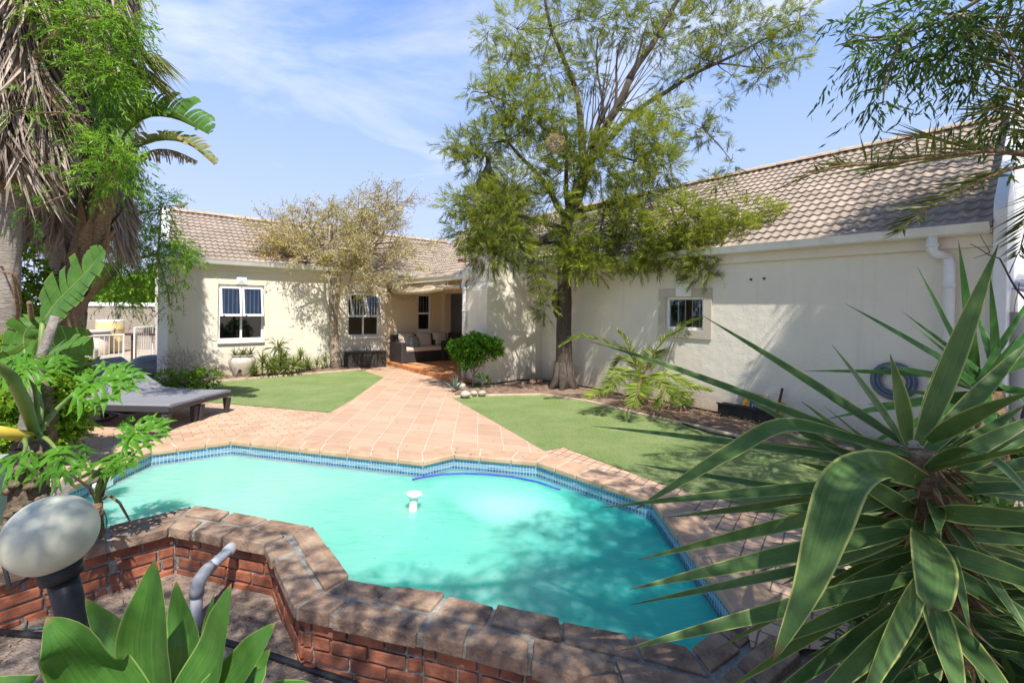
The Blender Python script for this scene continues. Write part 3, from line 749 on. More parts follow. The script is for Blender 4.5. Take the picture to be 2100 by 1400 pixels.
v0 = [RW(B_END + .003, z, o) for o, z in poly]; v1 = [RW(B_END + .11, z, o) for o, z in poly]; n_ = len(poly)
mb.add(v0 + v1, [tuple(range(n_)), tuple(range(n_, 2 * n_))[::-1]] + [(i, n_ + i, n_ + (i + 1) % n_, (i + 1) % n_) for i in range(n_)])
mb.build('parapet', M['white'], house, bevel=.012)
# gable closing wall of the left end already covered by the parapet

# ---- windows
def bar(mb, pt, a0, a1, z0, z1, o0, o1): 
    p = pt(a0, z0, o0); mb.obox(p, pt(a1, z0, o0) - p, pt(a0, z0, o1) - p, pt(a0, z1, o0) - p)
def window(pt, r, out, panes=2, split=.55, tilt=.16, sash=True, bars=4, sillout=.05, keystone=None, kmat='white'):
    a0, a1, z0, z1 = r; mb = MB(); f = .045; i0, i1 = -.095, -.04
    bar(mb, pt, a0, a1, z0, z0 + f, i0, i1); bar(mb, pt, a0, a1, z1 - f, z1, i0, i1)
    bar(mb, pt, a0, a0 + f, z0 + f, z1 - f, i0, i1); bar(mb, pt, a1 - f, a1, z0 + f, z1 - f, i0, i1)
    zs = z0 + (z1 - z0) * (1 - split) if split else None
    w = (a1 - a0 - f) / panes; m = f / 2
    for k in range(1, panes):
        x = a0 + f / 2 + w * k; bar(mb, pt, x - m, x + m, z0 + f, z1 - f, i0 + .001, i1 - .001)
    if zs: bar(mb, pt, a0 + f, a1 - f, zs - .028, zs + .028, i0 + .002, i1 + .006)
    o = mb.build('window', M['white'], house, bevel=.004)
    g = MB()
    for k in range(panes):
        xa, xb = a0 + f / 2 + w * k + f / 2, a0 + f / 2 + w * (k + 1) - f / 2
        zt = zs - .028 if zs else z1 - f
        g.quad(pt(xa, z0 + f, -.07), pt(xb, z0 + f, -.07), pt(xb, zt, -.07), pt(xa, zt, -.07))
    if zs is None: pass
    elif not sash:
        for k in range(panes):
            xa, xb = a0 + f / 2 + w * k + f / 2, a0 + f / 2 + w * (k + 1) - f / 2
            g.quad(pt(xa, zs + .028, -.07), pt(xb, zs + .028, -.07), pt(xb, z1 - f, -.07), pt(xa, z1 - f, -.07))
    g.build('pane', M['glass'], o)
    if bars:
        b_ = MB()
        for k in range(panes):
            xa, xb = a0 + f / 2 + w * k + f / 2, a0 + f / 2 + w * (k + 1) - f / 2
            for q in range(1, bars + 1):
                x = xa + (xb - xa) * (q / (bars + .6)); lo_ = (zs + .03) if zs else z0 + f
                bar(b_, pt, x - .009, x + .009, lo_, z1 - f, -.122, -.107)
        b_.build('burglar_bars', M['white'], o)
    if sash and zs:      # top-hung casements standing ajar
        zt = z1 - f - .005; zb_ = zs - .02; h = zt - zb_
        def tp(a, z, off): return pt(a, z, off + (zt - z) / h * tilt)
        for k in range(panes):
            xa, xb = a0 + f / 2 + w * k + f / 2 - .015, a0 + f / 2 + w * (k + 1) - f / 2 + .015
            s_ = MB(); t = .042
            for q in ((xa, xb, zb_, zb_ + t + .008), (xa, xb, zt - t, zt), (xa, xa + t, zb_ + t + .008, zt - t), (xb - t, xb, zb_ + t + .008, zt - t)):
                bar(s_, tp, *q, -.035, .0)
            s_.build('casement', M['white'], o, bevel=.003)
            g = MB(); g.quad(tp(xa + t, zb_ + t, -.018), tp(xb - t, zb_ + t, -.018), tp(xb - t, zt - t, -.018), tp(xa + t, zt - t, -.018)); g.build('pane', M['glass'], o)
            h_ = MB(); bar(h_, tp, xa + .05, xa + .085, zb_ + .008, zb_ + .03, -.001, .014); h_.build('handle', M['dark_metal'], o)
    if sillout:
        s_ = MB(); bar(s_, pt, a0 - .01, a1 + .015, z0 - .075, z0 - .002, -.1, sillout); s_.build('sill', M['white'], o, bevel=.008)
    if keystone:
        k0, k1, kz0, kz1, shp = keystone; s_ = MB()
        bar(s_, pt, k0, k1, kz0, kz1, .002, .035); s_.build('keystone', M[kmat], o, bevel=.005)
        if shp:   # raised facets like an envelope
            s_ = MB(); cx = (k0 + k1) / 2; s_.add([pt(k0 + .02, kz0 + .02, .036), pt(k1 - .02, kz0 + .02, .036), pt(cx, (kz0 + kz1) / 2 + .02, .06), pt(cx, kz0 + .02, .036)], [(0, 1, 2)]); s_.build('keystone_facet', M[kmat], o)
    return o
k1 = rectL(485, 566, 506, 583); k2 = rectL(742, 584, 757, 597)
window(LW, W1r, 0, keystone=(*k1, True))
window(LW, W2r, 0, keystone=(*k2, True), tilt=.30)
window(LW, W3r, 0, panes=1, split=.52, sash=False, bars=3)
k4 = rectR(1388, 581, 1420, 608)
window(RW, W4r, 0, panes=1, split=None, sash=False, bars=4, sillout=0, keystone=(*k4, False))
# plaster bands round the windows
def surround(pt, r, wd, mat=M['surround'], bottom=True, off=.022):
    a0, a1, z0, z1 = r; mb = MB()
    bar(mb, pt, a0 - wd, a0, z0 - (wd if bottom else 0), z1 + wd, .002, off); bar(mb, pt, a1, a1 + wd, z0 - (wd if bottom else 0), z1 + wd, .002, off)
    bar(mb, pt, a0, a1, z1, z1 + wd, .002, off)
    if bottom: bar(mb, pt, a0, a1, z0 - wd, z0, .002, off)
    return mb.build('window_surround', mat, house, bevel=.004)
surround(RW, W4r, .145)
surround(LW, W1r, .11, M['trim'], False, .012); surround(LW, W2r, .10, M['trim'], False, .012)
# rooms behind the windows
def room(pt, r, dep, zf, zc, pad=.6, name='room'):
    a0, a1 = r[0] - pad, r[1] + pad; mb = MB(); i = -.235
    mb.quad(pt(a0, zf, -dep), pt(a1, zf, -dep), pt(a1, zc, -dep), pt(a0, zc, -dep)); mb.quad(pt(a0, zf, i), pt(a0, zf, -dep), pt(a0, zc, -dep), pt(a0, zc, i))
    mb.quad(pt(a1, zf, -dep), pt(a1, zf, i), pt(a1, zc, i), pt(a1, zc, -dep)); mb.quad(pt(a0, zc, i), pt(a0, zc, -dep), pt(a1, zc, -dep), pt(a1, zc, i))
    mb.quad(pt(a0, zf, i), pt(a1, zf, i), pt(a1, zf, -dep), pt(a0, zf, -dep))
    a0_, a1_, z0_, z1_ = r
    wall_panel(mb, lambda a, z, o: pt(a, z, o + i), a0, a1, zf, zc, [r], .001)
    for x0, x1, za, zb in [r]:
        mb.quad(pt(x0, za, -.12), pt(x0, za, i), pt(x0, zb, i), pt(x0, zb, -.12)); mb.quad(pt(x1, za, -.12), pt(x1, zb, -.12), pt(x1, zb, i), pt(x1, za, i))
        mb.quad(pt(x0, za, -.12), pt(x1, za, -.12), pt(x1, za, i), pt(x0, za, i)); mb.quad(pt(x0, zb, -.12), pt(x0, zb, i), pt(x1, zb, i), pt(x1, zb, -.12))
    return mb.build('room', M['room'], house)
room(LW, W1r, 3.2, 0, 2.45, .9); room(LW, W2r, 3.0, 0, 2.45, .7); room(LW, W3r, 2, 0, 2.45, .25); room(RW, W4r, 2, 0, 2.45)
# open doorway: hall behind
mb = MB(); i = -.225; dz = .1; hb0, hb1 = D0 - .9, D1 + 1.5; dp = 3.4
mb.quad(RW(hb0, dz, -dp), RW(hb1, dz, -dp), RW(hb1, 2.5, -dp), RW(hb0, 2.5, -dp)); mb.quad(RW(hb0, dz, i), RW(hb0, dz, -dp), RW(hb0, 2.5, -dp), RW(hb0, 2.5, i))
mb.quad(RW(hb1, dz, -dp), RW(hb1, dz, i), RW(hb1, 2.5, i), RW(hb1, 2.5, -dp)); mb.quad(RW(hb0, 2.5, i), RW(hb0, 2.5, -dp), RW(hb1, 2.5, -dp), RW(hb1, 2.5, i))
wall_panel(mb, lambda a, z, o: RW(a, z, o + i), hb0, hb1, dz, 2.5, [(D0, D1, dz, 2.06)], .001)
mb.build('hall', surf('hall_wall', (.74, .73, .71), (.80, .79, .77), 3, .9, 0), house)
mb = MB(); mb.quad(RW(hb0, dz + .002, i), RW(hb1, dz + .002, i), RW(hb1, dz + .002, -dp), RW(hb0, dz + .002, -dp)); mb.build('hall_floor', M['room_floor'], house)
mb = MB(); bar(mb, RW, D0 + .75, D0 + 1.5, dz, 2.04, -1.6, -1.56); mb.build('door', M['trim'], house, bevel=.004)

# ---- veranda floor step
vf = thing('veranda_step', 'raised terracotta tiled veranda floor with a worn brick edge', 'step', tuple(at(860, 752)))
q0, q1 = at(784, 738, .11), at(949, 779, .11); dd = (q1 - q0).normalized(); q0 = q0 - dd * .1; q1 = q1 + dd * .05
back0, back1 = C0 + Rc * 3.4 - nR * .0, C0 - nR * .02
mb = MB(); mb.prism([q0, q1, Vector((.1, 10.2, 0)), C0 + Rc * 2.9, C0, LW(A_VER, 0, .0)], -.05, .106)
mb.build('floor_slab', M['veranda_floor'], vf)
mb = MB(); nn = Vector((dd.y, -dd.x, 0)); nn = nn if nn.y < 0 else -nn; k = 38; L = (q1 - q0).length
for i in range(k):
    x = L * i / k; mb.obox(Vector((q0.x, q0.y, -.04)) + dd * (x + .004) + nn * (.002 + rng.uniform(0, .008)), dd * (L / k - .008), -nn * .115, UP * (.151 + rng.uniform(-.003, .004)))
mb.build('edge_bricks', surf('veranda_edge_brick', (.46, .17, .06), (.62, .28, .12), 9, .9, .8, .008, 60, stain=((.30, .14, .07), 6, .5)), vf, bevel=.01)

# ---- chimney
c1 = Vector((-.524, 9.4, 0)); c2 = Vector((-1.076, 10.06, 0))
fd = (c2 - c1); fw = fd.length; fd.normalize(); sdv = Vector((fd.y, -fd.x, 0)); sdv = sdv if sdv.dot(Ld) > 0 else -sdv
DEP = 1.12
mb = MB()
def ring(o_front, z, s=0):  # front recess, side inset
    return [c1 + sdv * o_front + fd * s + UP * z, c2 + sdv * o_front - fd * s + UP * z, c2 + sdv * DEP - fd * s + UP * z, c1 + sdv * (DEP) + fd * s + UP * z]
rings = [ring(0, ZB), ring(0, 2.02), ring(.13, 2.26), ring(.13, 3.55)]
vs = sum(rings, []); fs = []
for r in range(len(rings) - 1):
    for k in range(4): fs.append((r * 4 + k, r * 4 + (k + 1) % 4, r * 4 + 4 + (k + 1) % 4, r * 4 + 4 + k))
mb.add(vs, fs)
w0 = c1 + fd * .08 + sdv * DEP; mb.obox(w0 + UP * ZB, sdv * .9, fd * (fw - .16), UP * 2.75)
ch = mb.build('chimney', M['wall'], house, bevel=.006)
mb = MB()   # upper shaft narrows, with a cap band
sh0 = [c1 + sdv * .135 + fd * .004, c2 + sdv * .135 - fd * .004, c2 + sdv * (DEP - .004) - fd * .004, c1 + sdv * (DEP - .004) + fd * .004]
top = hitR(985, 390)[1]
zt = CAMZ + (631 - 385) / 933 * 9.9
mb.add([v + UP * 3.55 for v in sh0] + [v + UP * (zt - .14) for v in sh0], [(0, 1, 5, 4), (1, 2, 6, 5), (2, 3, 7, 6), (3, 0, 4, 7)])
ctr = sum(sh0, Vector()) / 4
cap = [ctr + (v - ctr) * 1.05 for v in sh0]; mb.prism(cap, zt - .14, zt)
mb.add(rings[-1], [(0, 1, 2, 3)])
mb.build('chimney_shaft', M['wall'], ch)
mb = MB(); cc = atd(1000, 400, 9.75); cc.z = 0
mb.lathe(cc + UP * (zt - .01), [(.30, 0), (.30, .02), (.20, .2), (.10, .36), (.055, .46), (.06, .62), (.03, .66), (.005, .68)], 14); mb.build('cowl', M['dark_metal'], ch, smooth=False)

# ---- downpipes, vents, lamp
def pipe(name, pts, r, mat=M['pvc'], collars=()):
    mb = MB(); mb.tube(pts, r, 14)
    for c_ in collars: mb.tube([c_, c_ + UP * .05], r * 1.18, 14)
    return mb.build(name, mat, house, smooth=True)
pb = c1.lerp(c2, .86) - sdv * .06
hp = pb + UP * 2.40
mb = MB(); mb.lathe(hp + UP * -.05 + fd * -.05, [(.05, -.1), (.085, 0), (.09, .12), (.085, .125), (.05, .02)], 16); mb.build('rainwater_head', M['pvc'], house, smooth=True)
pipe('downpipe', [hp - UP * .1, pb + UP * 2.26, pb + fd * .04 + UP * 2.2, pb + fd * .045 + UP * 2.12, pb + UP * 2.02, pb + UP * 1.9, pb - UP * .02], .042, collars=[pb + UP * 1.55, pb + UP * .3, pb + UP * 2.04])
mb = MB(); g0 = RW(3.5, 2.40, 1.05); mb.tube([RW(3.45, 2.40, 1.05), (RW(3.5, 2.38, 1.05) + hp) / 2 + UP * .02, hp + UP * .0], .05, 12); mb.build('gutter_elbow', M['gutter'], house, smooth=True)
rb, rz = hitR(1912, 497, .14)
rb2 = hitR(1947, 560, .09)[0]
pts = [RW(rb, 2.55, .14), RW(rb, 2.40, .14), RW(rb + .03, 2.34, .13), RW(rb + .12, 2.32, .11), RW(rb2 - .1, 2.315, .09), RW(rb2 - .02, 2.30, .09), RW(rb2, 2.22, .09), RW(rb2, -.05, .09)]
pipe('downpipe', pts, .052, collars=[RW(rb2, 1.95, .09), RW(rb2, .6, .09), RW(rb, 2.42, .14)])
vp = atd(966, 560, 9.9); pipe('vent_pipe', [Vector((vp.x, vp.y, 2.3)), Vector((vp.x, vp.y, CAMZ + (631 - 527) / 933 * 9.9))], .03)
la, lz = hitL(389, 541, .15)
mb = MB(); mb.tube([LW(la, lz + .05, .06), LW(la, lz, .2)], .022, 8); mb.lathe(LW(la, lz - .02, .16), [(.02, .05), (.06, .02), (.075, -.03), (.07, -.04), (.02, -.03)], 14, nL * .8 - UP * .6)
mb.lathe(LW(la + .14, lz + .0, .16), [(.02, .05), (.055, .02), (.065, -.03), (.06, -.04), (.02, -.03)], 14, nL * .8 - UP * .5)
mb.build('security_light', M['white'], house, smooth=True)
for px, py in ((1541, 573), (1568, 571)):
    b_, z_ = hitR(px, py); mb = MB(); mb.tube([RW(b_, z_, -.02), RW(b_, z_, .035)], .016, 8); mb.build('anchor_bolt', M['dark_metal'], house)

# ---- rolled awning and the blind over the seat
aw = thing('awning', 'rolled beige canvas awning strapped along the veranda beam', 'awning', tuple(RW(1.5, 2.2, 1.0)))
r0, r1 = on_plane(805, 598, RW(0, 0, 1.66), nR), on_plane(950, 588, RW(0, 0, 1.66), nR)
def sag(t): return r0.lerp(r1, t) - UP * (.06 * math.sin(math.pi * min(1, t * 1.25)) if t < .8 else 0)
mb = MB(); ptsA = [sag(t / 14 * .78) for t in range(15)]; mb.tube(ptsA, [.055 + .008 * math.sin(i * 2.1) for i in range(15)], 10); mb.build('canvas_roll', M['canvas'], aw, smooth=True)
mb = MB(); mb.tube([r0.lerp(r1, .70) + UP * .02, r1 + Rc * .05], .05, 10); mb.build('canvas_roll', M['canvas'], aw, smooth=True)
mb = MB()
vs = []
for i in range(24):
    t = i / 23; p = r0.lerp(r1, t * .80); top_ = p + UP * (.16 + .02 * math.sin(t * 9)); bot = sag(t * .78) + UP * .035 - nR * .01
    vs += [top_ - nR * .03, p.lerp(bot, .5) + UP * .08 + nR * .02 * math.sin(t * 20), bot + nR * .03]
mb.add(vs, [(i * 3 + k, i * 3 + k + 1, i * 3 + 4 + k, i * 3 + 3 + k) for i in range(23) for k in (0, 1)]); mb.build('canvas_flap', M['canvas'], aw, smooth=True)
for t in (.83, .93): 
    mb = MB(); p = r0.lerp(r1, t); mb.tube([p + UP * .22, p - UP * .03 + nR * .055, p - UP * .1 + nR * .05], .008, 5); mb.build('tie_strap', M['canvas'], aw)
mb = MB(); mb.obox(r0 + UP * .17 + nR * .02, (r1 - r0) * 1.0, -nR * .09, UP * .12); mb.build('beam', M['trim'], aw, bevel=.01)
for t in (.69, .985):
    mb = MB(); p = r0.lerp(r1, t); mb.tube([p - Rc * .01, p + Rc * .012], .056, 10); mb.build('roll_end', M['dark_metal'], aw)
bl = thing('folded_blind', 'dark folded bamboo blind hung above the wicker sofa', 'blind', tuple(LW(5.2, 2.1, .1)))
x0 = hitL(792, 605)[0]; x1 = hitL(860, 605)[0]
mb = MB()
for k in range(7): bar(mb, LW, x0 + .01 * (k % 2), x1 - .01 * (k % 3), 2.03 + k * .03, 2.055 + k * .03, .02 + .012 * (k % 3), .10 - .015 * (k % 2))
mb.build('slats', M['darkwood'], bl)
mb = MB()
for x in (x0 + .12, x1 - .14): mb.tube([LW(x, 2.06, .09), LW(x - .05, 1.88, .08), LW(x - .12, 1.80, .05)], .012, 6)
mb.tube([LW(x0 + .12, 2.0, .03)] + [LW(x0 + .12 + (x1 - x0 - .3) * t / 6, 2.0 - .16 * math.sin(math.pi * t / 6), .03) for t in range(1, 7)], .006, 5)
mb.build('cord', M['canvas'], bl)
# red hoop on the vent pipe
hc = atd(960, 534, 9.75); mb = MB(); mb.tube([hc + Vector((.22 * math.cos(t), .22 * math.sin(t), 0)) for t in np.linspace(0, 2 * math.pi, 25)], .013, 6, cap=False)
for t in (-2.6, -2.2, -3.0): mb.tube([hc + Vector((.21 * math.cos(t), .21 * math.sin(t), 0)), hc + Vector((.2 * math.cos(t), .2 * math.sin(t), -.05))], .008, 5)
mb.tube([hc + Vector((.2, .1, 0)), hc + Vector((.33, .14, -.02))], .014, 6)
tag(mb.build('hoop', M['red'], None), 'small red ring hoop fixed on the chimney beside the rainwater head', 'hoop')
# pigeon on the ridge
pg = on_plane(369, 429, L0 - nL * DL, nL); pg.z += .03
mb = MB(); mb.blob(pg + UP * .07, (.14, .07, .065), 3, 12, 8, .05); mb.blob(pg + Vector((.13, .05, .14)), (.042, .036, .04), 2, 10, 6, .03)
mb.tube([pg + Vector((.06, .02, .09)), pg + Vector((.12, .045, .135))], [.05, .032], 10); mb.tube([pg + Vector((.16, .065, .145)), pg + Vector((.2, .08, .135))], [.012, .002], 6)
mb.obox(pg + Vector((-.32, -.05, .03)), Vector((.24, .03, .03)), Vector((-.01, .06, 0)), UP * .014)
mb.tube([pg + Vector((.02, .02, .03)), pg + Vector((.03, .02, -.03))], .008, 5); mb.tube([pg + Vector((.0, -.02, .03)), pg + Vector((.01, -.02, -.03))], .008, 5)
bird = tag(mb.build('pigeon', surf('pigeon_feathers', (.20, .18, .18), (.36, .31, .28), 20, .8, .2, .004, 60), None, smooth=True), 'grey brown pigeon perched on the left roof ridge', 'bird')
# ------------------------------------------------------------------ vegetation helpers
def vec(a): return np.array([a[0], a[1], a[2]], float)
def ellipsoid(n, c, r, shell=.0):
    d = rng.normal(size=(n, 3)); d /= np.linalg.norm(d, axis=1, keepdims=True)
    u = rng.random(n) ** (1 / 3); u = shell + (1 - shell) * u
    return vec(c) + d * u[:, None] * vec(r), d
def twig_spray(fb, starts, dirs, lens, n_leaf, leaf_l, leaf_w, droop=.25, spread=.7, tint=.5, tv=.35, down=.15, fold=0, along=.55, bend=.0):
    """Leaves strung along short drooping twigs."""
    k = len(starts); dirs = dirs / (np.linalg.norm(dirs, axis=1, keepdims=True) + 1e-9)
    t = np.linspace(.08, 1, n_leaf)[None, :, None]
    L = np.broadcast_to(lens, (k,))[:, None, None]
    p = starts[:, None, :] + dirs[:, None, :] * L * t
    p[:, :, 2] -= (droop * L[:, :, 0] * t[:, :, 0] ** 2)
    d = dirs[:, None, :] * along + rng.normal(size=(k, n_leaf, 3)) * spread * .6
    d[:, :, 2] -= down + droop * t[:, :, 0] * .8
    tw = np.clip(tint + rng.normal(size=(k, 1)) * tv * .6 + rng.normal(size=(k, n_leaf)) * tv * .4, 0, 1)
    m = k * n_leaf
    fb.leaves(p.reshape(m, 3), d.reshape(m, 3), leaf_l * rng.uniform(.7, 1.25, m), leaf_w * rng.uniform(.75, 1.2, m), tw.reshape(m), fold=fold, bend=bend)
def clump(fb, c, r, n_twig, lens=(.25, .5), n_leaf=13, leaf_l=.16, leaf_w=.010, droop=.35, tint=.5, tv=.35, out=1.0, up=.1, **kw):
    P_, d = ellipsoid(n_twig, c, r, .25)
    dd = d * out + rng.normal(size=d.shape) * .45; dd[:, 2] += up
    rr_ = np.linalg.norm((P_ - vec(c)) / vec(r), axis=1); tt = tint + .22 * np.clip(d[:, 2], -1, 1) + .45 * (rr_ - .78)          # light on clump tops and shade inside are put into the tint
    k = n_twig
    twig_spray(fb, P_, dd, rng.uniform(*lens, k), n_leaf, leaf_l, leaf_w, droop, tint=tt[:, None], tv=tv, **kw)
def bend_path(a, b, n=6, wob=.06, sagv=0.0, seed=None):
    a, b = Vector(a), Vector(b); L = (b - a).length; rr = random.Random(seed if seed is not None else int(rng.integers(1e9)))
    o1 = Vector((rr.uniform(-1, 1), rr.uniform(-1, 1), rr.uniform(-.6, .6))) * L * wob; o2 = Vector((rr.uniform(-1, 1), rr.uniform(-1, 1), rr.uniform(-.6, .6))) * L * wob
    return [a.lerp(b, t) + o1 * math.sin(math.pi * t) + o2 * math.sin(2 * math.pi * t) * .6 - UP * sagv * L * math.sin(math.pi * t) for t in [i / (n - 1) for i in range(n)]]
def limb(mb, a, b, r0, r1, n=6, wob=.06, k=7, sagv=0.0, seed=None):
    p = bend_path(a, b, n, wob, sagv, seed); mb.tube(p, [r0 + (r1 - r0) * i / (n - 1) for i in range(n)], k); return p
def bark(name, c1, c2, sc=14, st=(3, 3, .7), bs=1.0, stain=None): return surf(name, c1, c2, sc, .95, bs, .03, sc * 2, detail=8, stretch=st, stain=stain)
M['bark_dark'] = bark('rough_dark_bark', (.055, .043, .035), (.16, .125, .10))
M['bark_grey'] = bark('grey_twig_bark', (.20, .16, .12), (.42, .35, .28), 18, (1, 1, 1), .6, stain=((.10, .08, .06), 6, .7))
M['bark_brown'] = bark('fibrous_brown_bark', (.16, .10, .06), (.42, .28, .17), 10, (2, 2, 6))
M['bark_pale'] = bark('pale_ringed_bark', (.24, .20, .165), (.50, .44, .38), 12, (1, 1, 5))

# ------------------------------------------------------------------ feathery she-oak in front of the right wing
TD = 9.6
def tp(px, py, dd=0): return atd(px, py, TD + dd)
oak = thing('feathery_tree', 'tall feathery needle leaved tree with a dark trunk in front of the right wing wall', 'tree', tuple(at(1152, 796)))
base = at(1155, 800); base.z = -.05
mb = MB(); zb = base.y
trunk_px = [(1156, 800, .30), (1157, 770, .245), (1157, 730, .21), (1156, 680, .195), (1158, 620, .185), (1157, 560, .175), (1158, 500, .165), (1163, 450, .15), (1178, 400, .125), (1200, 345, .11)]
tr = [atd(x, y, base.y) for x, y, r in trunk_px]; tr[0].z = -.08
mb.tube(tr, [r * .78 for _, _, r in trunk_px], 14)
for a in np.linspace(0, 6.28, 8)[:-1]:      # root flare
    dv = Vector((math.cos(a), math.sin(a), 0)); mb.tube([base + dv * .10 + UP * .62, base + dv * .15 + UP * .28, base + dv * rng.uniform(.25, .38) + UP * .0], [.085, .085, .04], 8)
for hx, hz in ((1140, 603), (1138, 622), (1141, 640)): mb.blob(atd(hx, hz, base.y - .05), (.07, .07, .09), hx, 8, 6, .2)
tip = tr[-1]
A = lambda x, y, d=0: atd(x, y, base.y + d)
limbs = [  # (from, to, r0, r1)
    (A(1163, 450), A(1235, 275), .12, .085), (A(1235, 275), A(1290, 165), .085, .07), (A(1290, 165), A(1345, 80, .1), .07, .055), (A(1345, 80, .1), A(1410, -30, .2), .055, .04), (A(1410, -30, .2), A(1450, -150, .2), .04, .02),
    (A(1200, 345), A(1180, 180, -.3), .09, .05), (A(1180, 180, -.3), A(1130, 60, -.5), .05, .035), (A(1130, 60, -.5), A(1100, -120, -.5), .035, .015),
    (A(1205, 330), A(1330, 210, .4), .07, .05), (A(1330, 210, .4), A(1470, 130, .5), .05, .035), (A(1470, 130, .5), A(1640, 45, .6), .032, .012), (A(1470, 130, .5), A(1570, 140, .6), .022, .01), (A(1570, 140, .6), A(1650, 118, .6), .012, .006),
    (A(1163, 450), A(1120, 380, -.5), .07, .05), (A(1120, 380, -.5), A(1040, 290, -.7), .05, .025), (A(1040, 290, -.7), A(1000, 190, -.8), .025, .01), (A(1040, 290, -.7), A(960, 300, -.8), .02, .007),
    (A(1160, 470), A(1110, 455, -.9), .06, .05), (A(1110, 455, -.9), A(1010, 430, -1.2), .045, .02), (A(1158, 500), A(1060, 490, -.8), .05, .02),
    (A(1163, 440), A(1240, 420, -.8), .07, .05), (A(1240, 420, -.8), A(1330, 395, -1.0), .05, .035), (A(1330, 395, -1.0), A(1370, 405, -1.2), .035, .03), (A(1370, 405, -1.2), A(1450, 450, -1.5), .03, .018), (A(1450, 450, -1.5), A(1560, 470, -1.7), .018, .006), (A(1370, 405, -1.2), A(1400, 500, -1.5), .025, .01),
    (A(1215, 300), A(1300, 330, -.5), .05, .02), (A(1270, 225), A(1370, 235, .2), .035, .012), (A(1370, 235, .2), A(1440, 262, .2), .012, .006), (A(1200, 345), A(1100, 250, .3), .05, .02),
    (A(1258, 235), A(1270, 90, .3), .035, .015), (A(1240, 262), A(1225, 80, .3), .03, .014), (A(1290, 165), A(1330, 40, -.3), .03, .012), (A(1165, 430), A(1155, 250, -.3), .06, .02),
]
for i, (a, b_, r0, r1) in enumerate(limbs): limb(mb, a, b_, r0, r1, 6, .035, 7, seed=i + 5)
for k in range(26):      # the fan of thin bare stems in the open middle of the crown
    x0 = rng.uniform(1185, 1255); t = rng.random(); a = A(1175 + 60 * t, 400 - 150 * t, rng.uniform(-.4, .4)); b_ = A(1180 + 160 * rng.random() + 40 * t, 60 + 140 * rng.random(), rng.uniform(-.6, .6)); limb(mb, a, b_, .018, .006, 6, .05, 5)
for k in range(9):
    t = rng.random(); a = A(1330 + 140 * t, 210 - 80 * t, .4); b_ = a + Vector((rng.uniform(-.2, .6), rng.uniform(-.4, .4), rng.uniform(.3, .9))); limb(mb, a, b_, .014, .005, 5, .05, 5)
